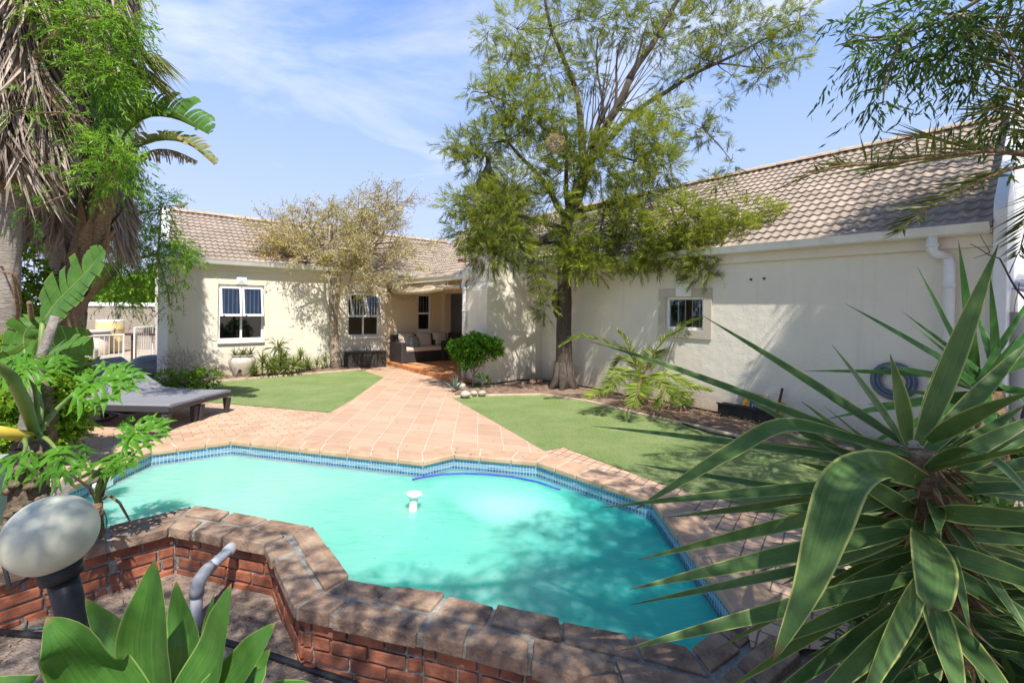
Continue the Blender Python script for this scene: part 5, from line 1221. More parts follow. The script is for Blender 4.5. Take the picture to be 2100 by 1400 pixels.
# ------------------------------------------------------------------ left hand side: palms, strelitzias, pepper trees, hedge
M['palm_dead'] = leafmat('dead_palm_thatch', (.13, .09, .065), (.74, .62, .52), .15, .85, .1, tcol=(.5, .38, .25))
M['pepper'] = leafmat('pepper_tree_leaves', (.035, .12, .012), (.28, .50, .045), .42, .55, tcol=(.38, .58, .06))
M['strel'] = None
def skirt_palm(label, px, depth, z_bot, z_top, r0, r1, trunk_r, n, trunk_px=None, lean=0):
    c = atd(px, 620, depth); root = thing('palm_tree', label, 'palm', (c.x, c.y, 0)); mb = MB()
    mb.tube([Vector((c.x, c.y, -.1)), Vector((c.x, c.y, z_bot * .6)), Vector((c.x + lean, c.y, z_bot + .6)), Vector((c.x + lean, c.y, z_top))], [trunk_r * 1.15, trunk_r, trunk_r, trunk_r], 14)
    mb.build('trunk', M['bark_pale'], root, smooth=True)
    fb = FB(); z = z_bot + (z_top - z_bot) * rng.random(n) ** .9; a = rng.random(n) * 6.283; f = (z - z_bot) / (z_top - z_bot); rad = (r0 + (r1 - r0) * f) * rng.uniform(.55, 1.02, n)
    P_ = np.stack([c.x + lean + rad * np.cos(a), c.y + rad * np.sin(a), z + .35], 1)
    D = np.stack([np.cos(a) * .22, np.sin(a) * .22, -np.ones(n)], 1) + rng.normal(size=(n, 3)) * np.array([.22, .22, .1])
    fb.leaves(P_, D, rng.uniform(.35, .95, n), rng.uniform(.012, .035, n), np.clip(.45 + .35 * np.sin(a * 5 + z * 4) * rng.random(n) + rng.normal(size=n) * .22, 0, 1), fold=.3)
    m = n // 14; z = z_bot + .3 + (z_top - z_bot) * rng.random(m); a = rng.random(m) * 6.283       # whole dead fans folded down
    for zz, aa in zip(z, a):
        b0 = Vector((c.x + lean + r1 * .8 * math.cos(aa), c.y + r1 * .8 * math.sin(aa), zz)); out = Vector((math.cos(aa), math.sin(aa), 0)); k = 14
        tw = rng.uniform(-1, 1, k); dd = np.array([vec(out * .28 + out.cross(UP) * (t * .55) - UP * rng.uniform(.7, 1.1)) for t in tw])
        fb.leaves(np.repeat(vec(b0)[None], k, 0), dd, rng.uniform(.5, 1.0, k), rng.uniform(.025, .06, k), np.clip(rng.random() * .5 + .25 + rng.normal(size=k) * .15, 0, 1), fold=.4)
    fb.build('dead_frond_skirt', M['palm_dead'], root); return root, c
skirt_palm('thick skirted palm wrapped in grey brown dead fronds behind the strelitzia', 132, 6.9, 2.55, 7.0, .48, .78, .22, 5200)
skirt_palm('slim palm with a bare ringed trunk below ragged dead fronds at the left edge', 14, 5.3, 3.0, 6.5, .28, .46, .115, 2600)

def pinnate(fb, mbr, pts, leaf_len, width, n, tint, sweep=.5, droop=.25, up=UP, r=.012, jit=.12, vshape=.35, lenf=None, keep=1.0):
    """Feather palm frond: rachis tube plus two ranks of leaflets."""
    P_ = [Vector(p) for p in pts]; m = len(P_)
    def cat(t):
        k = m - 1; x = min(t, .9999) * k; i = min(int(x), k - 1); f = x - i; a, b_, c, d = P_[max(i - 1, 0)], P_[i], P_[i + 1], P_[min(i + 2, k)]
        return .5 * ((2 * b_) + (c - a) * f + (2 * a - 5 * b_ + 4 * c - d) * f * f + (3 * b_ - a - 3 * c + d) * f ** 3)
    q = [cat(i / 14) for i in range(15)]; mbr.tube(q, [r * (1 - .75 * i / 14) for i in range(15)], 6)
    Ps, Ds, Ls = [], [], []
    for i in range(n):
        t = .12 + .88 * i / (n - 1); p = cat(t); tg = (cat(min(1, t + .02)) - cat(t - .02)).normalized(); sd = tg.cross(up)
        sd = sd.normalized() if sd.length > 1e-3 else tg.orthogonal(); nn = sd.cross(tg)
        lf = (lenf(t) if lenf else (.35 + .65 * math.sin(math.pi * min(1, .12 + t * .9))))
        for s in (-1, 1):
            if rng.random() > keep: continue
            d = tg * sweep + sd * s + nn * vshape - UP * droop + Vector(rng.normal(size=3) * jit); Ps.append(vec(p)); Ds.append(vec(d)); Ls.append(leaf_len * lf * rng.uniform(.85, 1.1))
    k = len(Ps)
    if k: fb.leaves(np.array(Ps), np.array(Ds), np.array(Ls), width, np.clip(tint + rng.normal(size=k) * .18, 0, 1), fold=.25, mid=.3)

# giant strelitzia: leaning fibrous trunk with torn paddle leaves
M['paddle'] = strapmat('strelitzia_leaf', (.035, .115, .018), (.13, .29, .04), (.25, .28, .06), (.25, .13, .06), .03, .42, .35, 60)
M['paddle_dry'] = strapmat('browned_strelitzia_leaf', (.13, .16, .04), (.24, .27, .08), (.42, .24, .09), (.35, .18, .08), .2, .5, .3, 30)
M['paddle_dead'] = strapmat('dead_strelitzia_leaf', (.26, .16, .10), (.46, .33, .24), (.35, .24, .16), (.2, .12, .08), .1, .8, .1, 30)
M['petiole'] = surf('leaf_stalk', (.10, .17, .04), (.20, .27, .07), 6, .45, .1, .003, 30, space='Object')
def paddle(root, pts, W, mat, splits=16, gap=.25, up=UP, curl=.25, droop=.0, stalk=None, stalk_r=.022, hang=0.0, seed=1, name='leaf'):
    rr = random.Random(seed); P_ = [Vector(p) for p in pts]; m = len(P_)
    def cat(t):
        k = m - 1; x = min(max(t, 0), .9999) * k; i = min(int(x), k - 1); f = x - i; a, b_, c, d = P_[max(i - 1, 0)], P_[i], P_[i + 1], P_[min(i + 2, k)]
        return .5 * ((2 * b_) + (c - a) * f + (2 * a - 5 * b_ + 4 * c - d) * f * f + (3 * b_ - a - 3 * c + d) * f ** 3)
    mb = MB()
    for s in (-1, 1):
        cuts = [0]
        while cuts[-1] < 1: cuts.append(min(1, cuts[-1] + rr.uniform(.5, 1.5) / splits))
        for i in range(len(cuts) - 1):
            t0, t1 = cuts[i], cuts[i + 1]; g = gap * (t1 - t0) * rr.uniform(.1, 1); tilt = rr.uniform(-.12, .12) + (rr.uniform(-.5, .5) * gap); n = 5; vs = []
            for j in range(n + 1):
                f = j / n
                for t in (t0 + g * f * .5, (t0 + t1) / 2, t1 - g * f * .5):
                    tg = (cat(t + .02) - cat(t - .02)).normalized(); sd = tg.cross(up).normalized() * s; nn = sd.cross(tg) * s
                    w = W / 2 * (math.sin(math.pi * min(1, .10 + .90 * t) ** .8) ** .55 if t < .995 else .12) * (1 - .15 * gap * rr.random() * (f > .8))
                    vs.append(cat(t) + sd * w * f * (1 - hang * .75) + nn * (w * f * (curl * (1 - .6 * f) + tilt * f)) + tg * (w * f * .35) - UP * (w * (f ** 1.6) * (droop + hang)))
            fs = []; uv = []
            for j in range(n):
                for k in (0, 1):
                    fs.append((j * 3 + k, j * 3 + k + 1, j * 3 + 4 + k, j * 3 + 3 + k)); tt = (t0, (t0 + t1) / 2, t1); u0, u1 = .5 + s * .5 * j / n, .5 + s * .5 * (j + 1) / n
                    uv.append([(u0, tt[k] * .9), (u0, tt[k + 1] * .9), (u1, tt[k + 1] * .9), (u1, tt[k] * .9)])
            mb.add(vs, fs, uv)
    o = mb.build(name, mat, root, smooth=True)
    mr = MB(); q = [cat(i / 10) - up * .004 for i in range(11)]; mr.tube(q, [stalk_r * .7 * (1 - .8 * i / 10) for i in range(11)], 6)
    if stalk is not None: mr.tube(bend_path(stalk, P_[0], 6, .03), stalk_r, 8)
    mr.build('midrib', M['petiole'], o, smooth=True); return o
SD = 6.1; sv = lambda x, y, d=0: atd(x, y, SD + d)
stb = sv(118, 760, -.2); stb.z = 0
st = thing('strelitzia', 'giant strelitzia with a leaning fibrous trunk and torn arching leaves against the sky', 'strelitzia', tuple(stb))
mb = MB(); tk = [stb - UP * .1, sv(128, 680), sv(158, 570), sv(188, 480), sv(212, 400), sv(232, 330)]; mb.tube(tk, [.17, .165, .16, .165, .15, .08], 12)
for i in range(26):      # overlapping old sheaths
    t = .2 + .78 * rng.random(); k = 4 + t; j = min(4, int(t * 5)); p = tk[j].lerp(tk[j + 1], t * 5 - j) if j < 5 else tk[5]; a = rng.uniform(0, 6.28); d = Vector((math.cos(a), math.sin(a), 0))
    strap(mb, p + d * .12, (tk[4] - tk[2]).normalized() + d * .35, rng.uniform(.35, .6), .13, .05, 6, up=d)
mb.build('trunk', M['bark_brown'], st, smooth=True)
top = sv(222, 370)
paddle(st, [sv(258, 272), sv(300, 240), sv(350, 240), sv(395, 258), sv(428, 275)], .66, M['paddle'], 17, .5, up=Vector((-.1, -.45, .85)), curl=1.5, stalk=top, seed=3)
paddle(st, [sv(283, 300, -.1), sv(330, 286, -.2), sv(380, 292, -.2), sv(415, 315, -.2), sv(440, 338, -.2)], .34, M['paddle_dry'], 18, .6, up=Vector((-.1, -.3, .95)), curl=1.3, stalk=sv(228, 365), seed=4)
paddle(st, [sv(285, 322, .2), sv(320, 307, .2), sv(360, 310, .2), sv(405, 330, .2)], .34, M['paddle_dead'], 26, .85, up=UP, hang=1.0, stalk=sv(225, 380), seed=5)
paddle(st, [sv(245, 300, .2), sv(238, 240, .3), sv(236, 190, .4), sv(240, 150, .4)], .42, M['paddle'], 9, .25, up=Vector((.6, -.8, 0)), stalk=top, seed=6)
paddle(st, [sv(215, 320), sv(205, 250, .1), sv(200, 180, .1), sv(207, 110, .1)], .40, M['paddle'], 9, .3, up=Vector((-.5, -.85, 0)), stalk=top, seed=7)
paddle(st, [sv(262, 262, .5), sv(272, 215, .6), sv(288, 170, .6), sv(300, 150, .6)], .34, M['paddle'], 10, .4, up=Vector((.8, -.4, .2)), stalk=top, seed=8)
# small fan palm head hanging beside it
fp = sv(300, 120, -.3); fpt = thing('fan_palm_frond', 'drooping fan palm fronds hanging beside the skirted palm against the sky', 'palm frond', tuple(fp))
fb = FB(); mbr = MB()
for k_ in range(7):
    b0 = fp + Vector((rng.uniform(-.28, .12), rng.uniform(-.2, .2), rng.uniform(-.1, .2))); limb(mbr, sv(150, 130, .8), b0, .018, .01, 5, .05, 5, seed=k_); n_ = 26
    aa = rng.uniform(-1.25, 1.25, n_); dd = np.stack([.45 + .2 * np.cos(aa), .35 * np.sin(aa), -.85 + .25 * np.cos(aa)], 1) + rng.normal(size=(n_, 3)) * .10
    fb.leaves(np.repeat(vec(b0)[None], n_, 0), dd, rng.uniform(.4, .72, n_), rng.uniform(.018, .032, n_), np.clip(.5 + rng.normal(size=n_) * .3, 0, 1), fold=.3)
fb.build('foliage', leafmat('fan_palm_blades', (.10, .09, .035), (.33, .36, .11), .3, .5), fpt); mbr.build('stalks', M['petiole'], fpt, smooth=True)

# nearer strelitzia leaves low on the left
s2d = 4.4; s2 = lambda x, y, d=0: atd(x, y, s2d + d); s2b = s2(95, 830); s2b.z = 0
st2 = thing('strelitzia', 'young strelitzia with big glossy upright leaves beside the leaning grey stem', 'strelitzia', tuple(s2b))
paddle(st2, [s2(88, 662), s2(115, 622), s2(150, 585), s2(185, 548), s2(213, 512)], .55, M['paddle'], 10, .22, up=Vector((-.35, -.9, .15)), stalk=s2b, seed=11)
paddle(st2, [s2(110, 770, .3), s2(128, 735, .3), s2(145, 700, .3), s2(150, 672, .3)], .50, M['paddle'], 5, .2, up=Vector((.3, -.9, .2)), stalk=s2b, seed=12)
paddle(st2, [s2(55, 745, .2), s2(48, 700, .3), s2(58, 670, .3), s2(85, 655, .4)], .36, M['paddle'], 7, .3, up=Vector((.2, -.8, .4)), stalk=s2b, seed=13)
paddle(st2, [s2(60, 770, -.2), s2(90, 735, -.3), s2(135, 708, -.3), s2(180, 700, -.3)], .30, M['paddle'], 8, .35, up=Vector((0, -.5, .85)), stalk=s2b, seed=14)
paddle(st2, [s2(40, 780, -.3), s2(20, 740, -.4), s2(5, 720, -.5), s2(-30, 725, -.6)], .36, M['paddle'], 8, .3, up=Vector((0, -.5, .85)), stalk=s2b, seed=15)
mb = MB(); limb(mb, s2b - UP * .05, s2(85, 770), .09, .05); mb.build('trunk', M['bark_brown'], st2, smooth=True)
# leaning thin grey stem
gs0 = atd(45, 925, 3.6); gs0.z = -.05
gs = thing('leaning_stem', 'thin pale grey bare tree stem leaning between the shrubs on the left', 'tree stem', tuple(gs0)); mb = MB()
g_ = [gs0, atd(52, 870, 3.62), atd(72, 770, 3.65), atd(96, 700, 3.68), atd(114, 648, 3.7)]
mb.tube(g_, [.045, .042, .038, .034, .030], 10)
mb.build('trunk', bark('pale_stem_bark', (.20, .165, .14), (.40, .35, .31), 20, (1, 1, 1), .5, stain=((.10, .08, .07), 8, .8)), gs, smooth=True)

def leafy_tree(name, label, cat, base, paths, clumps, lm, barkm, depth, leaf_l, leaf_w, twigs=60, n_leaf=16, droop=.7, tv=.35, lens=(.2, .5), down=.3, spread=.6, group=None, along=.6):
    root = thing(name, label, cat, tuple(base), group); mb = MB()
    for i, (a, b_, r0, r1) in enumerate(paths): limb(mb, a, b_, r0, r1, 6, .05, 8, seed=i * 3 + 1)
    fb = FB()
    for (c, r, dens, tint) in clumps:
        clump(fb, c, r, max(4, int(dens * twigs)), lens, n_leaf, leaf_l, leaf_w, droop=droop, tint=tint, tv=tv, down=down, spread=spread, along=along)
        e = min(paths, key=lambda p: (p[1] - Vector(c)).length)[1]
        if (e - Vector(c)).length < 1.8: limb(mb, e, Vector(c), .014, .006, 5, .08, 5)
        for q in range(max(1, int(3 * dens))): limb(mb, Vector(c), Vector(ellipsoid(1, c, r)[0][0]), .007, .003, 4, .08, 4)
    mb.build('trunk', barkm, root, smooth=True); fb.build('crown', lm, root); return root
def CLP(lst, dep): return [((lambda c, s: (tuple(c), (rx * s, (rx + ry) * .5 * s, ry * s), dens, tint))(atd(px, py, dep + dd), (dep + dd) / FOC)) for px, py, rx, ry, dd, dens, tint in lst]
# pepper tree whose sprays cross the palm skirts
PD = 5.2; pv = lambda x, y, d=0: atd(x, y, PD + d); pb0 = pv(-40, 800); pb0.z = 0
leafy_tree('pepper_tree', 'fine leaved bright green pepper tree hanging over the dead palm skirts at the top left', 'tree', pb0,
    [(pb0, pv(-20, 400), .16, .12), (pv(-20, 400), pv(60, 150), .11, .06), (pv(60, 150), pv(150, 40), .06, .03), (pv(60, 150), pv(130, 230), .03, .012), (pv(-20, 400), pv(60, 330), .05, .02), (pv(150, 40), pv(250, 30), .025, .01), (pv(60, 330), pv(140, 400), .02, .008), (pv(130, 230), pv(235, 330), .012, .006), (pv(150, 40), pv(190, 130), .02, .008)],
    CLP([(140, 20, 50, 40, 0, 1, .6), (195, 50, 50, 40, 0, 1.1, .65), (245, 20, 46, 30, .1, .9, .65), (165, 80, 50, 36, .1, .8, .5), (215, 95, 40, 30, .1, .7, .55), (255, 60, 30, 22, .1, .35, .5), (120, 50, 36, 36, 0, .5, .5), (190, 140, 40, 24, 0, .7, .6), (225, 130, 30, 18, 0, .5, .65), (238, 155, 22, 20, 0, .4, .55), (205, 175, 34, 22, 0, .5, .55), (265, 100, 18, 22, .2, .12, .2), (280, 75, 10, 10, .2, .06, .2),
         (110, 120, 40, 30, .2, .12, .4), (60, 190, 24, 20, -.1, .16, .45), (30, 150, 24, 20, -.1, .12, .4), (80, 60, 30, 30, .1, .15, .5),
         (215, 300, 34, 24, -.1, .7, .55), (240, 330, 34, 24, -.1, .7, .5), (225, 370, 30, 22, -.1, .5, .5), (205, 340, 28, 26, 0, .4, .4), (260, 345, 14, 12, 0, .2, .45), (150, 365, 26, 18, -.1, .16, .35), (95, 240, 26, 20, -.1, .12, .35), (30, 230, 30, 26, -.3, .2, .45), (60, 430, 30, 20, -.1, .2, .35), (190, 250, 24, 30, 0, .15, .5)], PD),
    M['pepper'], M['bark_brown'], PD, .075, .014, 62, 15, .5, lens=(.14, .34), down=.2)
# bushy acacia-like tree further back, by the gable
KD = 8.6; kv = lambda x, y, d=0: atd(x, y, KD + d); kb = kv(140, 760, .8); kb.z = 0
leafy_tree('willowy_tree', 'leafy green tree leaning past the white gable edge of the left wing', 'tree', kb,
    [(kb, kv(165, 640, .5), .14, .11), (kv(165, 640, .5), kv(245, 540, .2), .10, .07), (kv(245, 540, .2), kv(270, 440), .06, .03), (kv(245, 540, .2), kv(320, 520), .05, .02), (kv(270, 440), kv(330, 430), .025, .01), (kv(320, 520), kv(380, 530), .015, .006), (kv(245, 540, .2), kv(280, 590, -.2), .02, .008), (kv(165, 640, .5), kv(180, 560, .6), .05, .02), (kv(320, 520), kv(345, 600), .012, .005)],
    CLP([(255, 420, 40, 40, 0, 1, .5), (290, 400, 34, 22, 0, .8, .6), (330, 405, 26, 14, 0, .45, .65), (225, 460, 36, 36, .2, 1, .38), (270, 470, 44, 36, 0, 1.2, .4), (310, 450, 34, 30, 0, .8, .45), (245, 520, 44, 34, .1, 1.2, .35), (290, 520, 40, 30, 0, 1.1, .4), (330, 500, 30, 26, 0, .8, .5), (355, 485, 24, 16, 0, .5, .6), (370, 515, 24, 18, 0, .6, .55), (390, 535, 14, 10, 0, .3, .55), (345, 540, 26, 20, 0, .6, .45), (265, 565, 38, 26, 0, .9, .5), (300, 575, 30, 26, 0, .6, .5), (235, 580, 30, 26, .1, .8, .55), (270, 605, 30, 16, .1, .6, .65), (240, 620, 26, 12, .2, .4, .6), (340, 590, 14, 26, 0, .3, .45), (352, 625, 10, 22, 0, .22, .45), (375, 600, 6, 12, 0, .06, .4), (200, 540, 30, 30, .3, .7, .35), (335, 415, 14, 10, 0, .2, .6), (325, 455, 10, 24, 0, .15, .5)], KD),
    M['pepper'], M['bark_brown'], KD, .085, .016, 66, 14, .5, lens=(.16, .38), down=.25)
# distant trees beyond the yard wall
for i, (px, py, dep, rx, ry, lab) in enumerate(((280, 600, 24, 60, 26, 'yellow green distant tree seen over the yard wall near the gable'), (190, 590, 26, 70, 45, 'dark distant tree seen over the left part of the yard wall'))):
    c = atd(px, py, dep); s = dep / FOC; b0 = Vector((c.x, c.y, 0))
    leafy_tree('garden_tree', lab, 'tree', b0, [(b0, Vector(c), .18, .08)], [(tuple(c + Vector(rng.normal(size=3)) * .6), (rx * s * .6, rx * s * .6, ry * s * .7), 3.2, (.7, .35)[i]) for _ in range(4)], M['pepper'], M['bark_brown'], dep, .28, .10, 60, 12, .3)
# dense hedge shrubs left of the loungers
HD = 4.5; hv = lambda x, y, d=0: atd(x, y, HD + d)
M['hedge'] = leafmat('hedge_leaves', (.026, .09, .010), (.28, .46, .035), .33, .5, .15, tcol=(.35, .5, .04))
for lab, bx, cl in (('dense glossy leaved shrub filling the left bed beside the loungers', 95, [(75, 830, 40, 45, 0, 3.2, .5), (115, 810, 34, 40, .1, 2.8, .5), (120, 860, 26, 36, .1, 2, .55), (70, 890, 40, 36, 0, 2.6, .5), (100, 780, 40, 26, .3, 1.6, .35), (140, 760, 20, 26, .3, 1, .4)]),
                    ('dark leafy shrub at the left edge below the strelitzia leaves', 20, [(15, 800, 40, 50, .2, 3, .3), (10, 870, 34, 40, -.2, 2.4, .42), (30, 740, 40, 40, .5, 2, .3), (5, 920, 30, 26, -.4, 1.5, .4)]),
                    ('brownish shrub behind the skirted palm trunk', 60, [(60, 620, 46, 50, 1.8, 2.4, .25), (25, 560, 40, 60, 1.2, 2.0, .25), (95, 640, 36, 44, 1.9, 2, .3), (10, 660, 40, 50, 1.0, 2, .3)])):
    b0 = atd(bx, 900, HD + max(0, cl[0][4])); b0.z = 0
    leafy_tree('shrub', lab, 'shrub', b0, [(b0, hv(cl[0][0], cl[0][1]), .04, .02), (b0, hv(cl[1][0], cl[1][1]), .03, .015)], CLP(cl, HD), M['hedge'], M['bark_brown'], HD, .055, .026, 95, 11, .2, lens=(.08, .2), down=0)

# ------------------------------------------------------------------ split leaf philodendrons in the left foreground
M['philo'] = strapmat('split_leaf_blade', (.045, .17, .014), (.17, .40, .04), (.24, .44, .06), (.12, .20, .03), .02, .36, .42, 12)
def philo_leaf(root, c, nrm, axis, size, seed, stalk_from, droop=.35, mat=None):
    rr = random.Random(seed); n = Vector(nrm).normalized(); ax = Vector(axis); ax = (ax - n * ax.dot(n)).normalized(); sd = n.cross(ax); c = Vector(c); mb = MB()
    lob = [(a, l) for a, l in zip([0, 15, -15, 31, -31, 47, -47, 64, -64, 82, -82, 101, -101, 122, -122, 146, -146], [1, .98, .98, .95, .95, .90, .90, .84, .84, .77, .77, .68, .68, .56, .56, .42, .42])]
    def finger(b0, d, Ln, wid, drp, ph, fork):
        pd = n.cross(d).normalized(); k = 9; vs = []
        for i in range(k + 1):
            t = i / k; w = wid * (1.25 - .55 * t) * (1 + .30 * math.sin(t * 13 + ph)) * (1 if t < .7 else max(.02, (1 - t) / .3))
            p = b0 + d * Ln * t - UP * (drp * t * t) + n * (.035 * size * math.sin(t * 8 + ph)) + pd * (.05 * size * math.sin(t * 5 + ph))
            for f in (-1, 0, 1): vs.append(p + pd * w * f + n * (abs(f) * w * .35))
        fs, uv = [], []
        for i in range(k):
            for j in (0, 1): fs.append((i * 3 + j, i * 3 + j + 1, i * 3 + 4 + j, i * 3 + 3 + j)); uv.append([(j / 2, i / k * .9), (j / 2 + .5, i / k * .9), (j / 2 + .5, (i + 1) / k * .9), (j / 2, (i + 1) / k * .9)])
        mb.add(vs, fs, uv)
        if fork:
            for sg in (-1, 1):
                t = rr.uniform(.42, .58); q = b0 + d * Ln * t - UP * (drp * t * t); d2 = (d + pd * sg * .62).normalized(); finger(q, d2, Ln * rr.uniform(.26, .36), wid * .62, drp * .35, rr.uniform(0, 6), False)
    for a, l in lob:
        a2 = R(a + rr.uniform(-4, 4)); d = ax * math.cos(a2) + sd * math.sin(a2)
        off = size * .34 * max(0, math.cos(a2)); b0 = c + ax * off; Lr = max(size * .3, size * l * rr.uniform(.9, 1.08) - off * .85)
        finger(b0, d, Lr, size * .058, droop * size * .8, rr.uniform(0, 6), l > .6)
    o = mb.build('leaf', mat or M['philo'], root, smooth=True)
    mr = MB(); mr.tube(bend_path(stalk_from, c, 8, .05, -.08, seed), [.017 - .009 * i / 7 for i in range(8)], 8); mr.build('leaf_stalk', M['petiole'], o, smooth=True)
FD = 3.0; fv = lambda x, y, d=0: atd(x, y, FD + d); fb0 = fv(58, 1095); fb0.z = -.02
ph = thing('philodendron', 'split leaf philodendron with a scarred dark trunk and yellow stalk behind the globe lamp', 'philodendron', tuple(fb0))
mb = MB(); q = [fv(45, 1100, -.05), fv(58, 1020), fv(62, 960), fv(72, 905)]; q.insert(0, Vector((q[0].x, q[0].y, -.40))); mb.tube(q, [.11, .105, .10, .095, .07], 14)
for i in range(30):
    t = i / 30; p = q[1].lerp(q[4], t); a = rng.uniform(0, 6.28); mb.blob(p + Vector((math.cos(a) * .09, math.sin(a) * .09, 0)), (.04, .04, .022), i, 7, 5, .2)
mb.build('trunk', surf('scarred_trunk', (.05, .038, .028), (.24, .18, .12), 22, .9, .9, .01, 60), ph, smooth=True)
ftop = fv(75, 895)
philo_leaf(ph, fv(182, 785, .15), (.15, -.75, .65), (.6, .1, .2), .34, 1, ftop, .22)
philo_leaf(ph, fv(40, 735, -.1), (-.1, -.35, .9), (-.3, -.4, .3), .40, 2, ftop, .35)
philo_leaf(ph, fv(120, 925, -.25), (.1, -.35, .9), (.5, -.5, -.1), .27, 3, ftop, .4)
philo_leaf(ph, fv(45, 935, -.35), (-.1, -.3, .9), (-.6, -.4, -.1), .27, 4, ftop, .5)
philo_leaf(ph, fv(60, 760, .35), (.3, -.5, .8), (.2, .6, .4), .28, 5, ftop, .3)
mb = MB(); mb.tube([ftop, fv(40, 892, -.1), fv(-30, 880, -.3)], [.030, .036, .034], 8); mb.build('yellow_stalk', surf('yellowing_stalk', (.50, .36, .03), (.66, .52, .10), 5, .5, 0), ph, smooth=True)
mb = MB(); mb.tube([ftop, fv(48, 820, -.1), fv(22, 770, -.3), fv(-20, 730, -.5)], [.03, .036, .03, .015], 8); mb.tube([ftop, fv(60, 840), fv(36, 790, -.1)], [.028, .034, .015], 8); mb.build('leaf_stalk', M['petiole'], ph, smooth=True)
f2 = atd(196, 1040, 3.2); f2.z = 0.0
ph2 = thing('philodendron', 'small philodendron with dangling dark roots growing from the pool wall corner', 'philodendron', tuple(f2))
g2 = lambda x, y, d=0: atd(x, y, 3.2 + d)
mb = MB(); mb.tube([g2(205, 1095), g2(198, 1060), g2(200, 1030)], [.03, .035, .03], 10); mb.build('trunk', M['bark_brown'], ph2, smooth=True)
philo_leaf(ph2, g2(265, 890), (.2, -.8, .6), (.5, .0, .35), .27, 6, g2(200, 1030), .2)
philo_leaf(ph2, g2(228, 940, -.1), (.0, -.25, .95), (.6, -.5, .1), .26, 7, g2(200, 1030), .2)
mb = MB(); mb.tube([g2(200, 1030), g2(185, 1000), g2(120, 955, -.3)], [.012, .010, .006], 7); mb.tube([g2(208, 1018), g2(216, 980), g2(236, 945)], [.014, .018, .003], 7); mb.build('leaf_stalk', surf('dark_stalk', (.07, .05, .03), (.14, .10, .05), 8, .5, 0), ph2, smooth=True)
mb = MB(); mb.tube([g2(206, 1025), g2(225, 1016), g2(245, 1030), g2(262, 1060), g2(274, 1080)], [.008, .010, .009, .007, .004], 7)
for k_ in range(5): mb.tube(bend_path(g2(200 + k_ * 2, 1035), g2(196 + rng.uniform(-14, 22), 1090 + rng.uniform(-20, 20), -.02), 6, .15), .004, 5)
mb.build('aerial_roots', M['bark_brown'], ph2, smooth=True)

# ------------------------------------------------------------------ aloes, pot plant, date palm, small fry in the beds
def bed_plant(name, label, cat, px, py, fn, mat, group=None, part='rosette', z=.03):
    c = at(px, py, z); root = thing(name, label, cat, tuple(c), group); mb = MB(); fn(mb, c); mb.build(part, mat, root, smooth=True); return root
def aloe_stack(offs, L=.3, W=.05, n=30):
    def f(mb, c):
        for dx, dy, h in offs:
            p = c + Ld * dx + nL * dy + UP * h; mb.tube([c + Ld * dx * .6 + nL * dy, p], [.018, .022], 6); rosette(mb, p, n, L, W, .8, (-10, 75), .35, 7)
    return f
bed_plant('aloe', 'tall spiky aloe right of the urn with a raised head against the shaded wall', 'aloe', 572, 762, aloe_stack([(0, -.1, .55), (.08, 0, .3), (-.12, .02, .2)], .38, .052), M['aloe'])
bed_plant('aloe', 'low spreading aloe nearest to the white urn', 'aloe', 538, 770, aloe_stack([(0, 0, .30), (.1, .1, .14), (-.15, .05, .1)], .32, .045), M['aloe'])
bed_plant('aloe', 'wide bright aloe clump in the middle of the left bed beside the lawn edge', 'aloe', 575, 768, aloe_stack([(-.15, .05, .12), (.1, .1, .14), (0, .0, .28), (.28, .08, .18)], .32, .05, 26), M['aloe'])
bed_plant('aloe', 'reddish aloe clump halfway between the urn and the thorn tree', 'aloe', 610, 763, aloe_stack([(0, 0, .18), (.22, .05, .14), (.1, -.1, .38)], .30, .045, 24), M['aloe'])
bed_plant('aloe', 'small aloe beside the foot of the thorn tree', 'aloe', 650, 758, aloe_stack([(0, 0, .14), (.2, 0, .2), (-.2, -.05, .12)], .26, .04, 20), M['aloe'])
bed_plant('blue_agave', 'small blue grey agave at the path corner under the mop headed shrub', 'agave', 934, 801, lambda mb, c: rosette(mb, c + UP * .02, 13, .34, .055, .15, (22, 80), .4, 7), M['agave_blue'])
# dwarf date palm
dp = at(1312, 832, .03); DD = dp.y; dv_ = lambda x, y, d=0: atd(x, y, DD + d)
dpt = thing('dwarf_palm', 'arching feather palm with a short stump in the bed below the barred window', 'palm', tuple(dp)); fb = FB(); mbr = MB()
hub = dv_(1318, 770)
for pts, L, tint, n in (
    ([hub, dv_(1290, 725), dv_(1240, 700), dv_(1190, 690), dv_(1150, 708)], .30, .35, 44), ([hub, dv_(1350, 710), dv_(1385, 680), dv_(1425, 655), dv_(1500, 648)], .26, .3, 46), ([hub, dv_(1300, 735), dv_(1285, 700), dv_(1268, 678)], .28, .75, 30),
    ([hub, dv_(1370, 770, -.3), dv_(1410, 790, -.5), dv_(1455, 800, -.7)], .40, .6, 40), ([hub, dv_(1360, 790, -.6), dv_(1390, 810, -.9), dv_(1400, 830, -1.1)], .36, .6, 36), ([hub, dv_(1280, 775, -.3), dv_(1240, 800, -.5), dv_(1205, 815, -.7)], .34, .7, 36),
    ([hub, dv_(1290, 760, -.4), dv_(1265, 770, -.7), dv_(1250, 800, -.9)], .34, .45, 34), ([hub, dv_(1330, 740, .3), dv_(1350, 720, .5), dv_(1390, 740, .6)], .34, .35, 34), ([hub, dv_(1310, 790, -.7), dv_(1310, 800, -1.0), dv_(1300, 830, -1.15)], .34, .6, 34), ([hub, dv_(1300, 740, .4), dv_(1275, 735, .6), dv_(1255, 760, .7)], .34, .3, 32), ([hub, dv_(1340, 775, -.6), dv_(1365, 800, -.9), dv_(1350, 835, -1.0)], .32, .5, 34)):
    pinnate(fb, mbr, pts, L, .021, n + 26, tint + .02, .75, .25, r=.013)
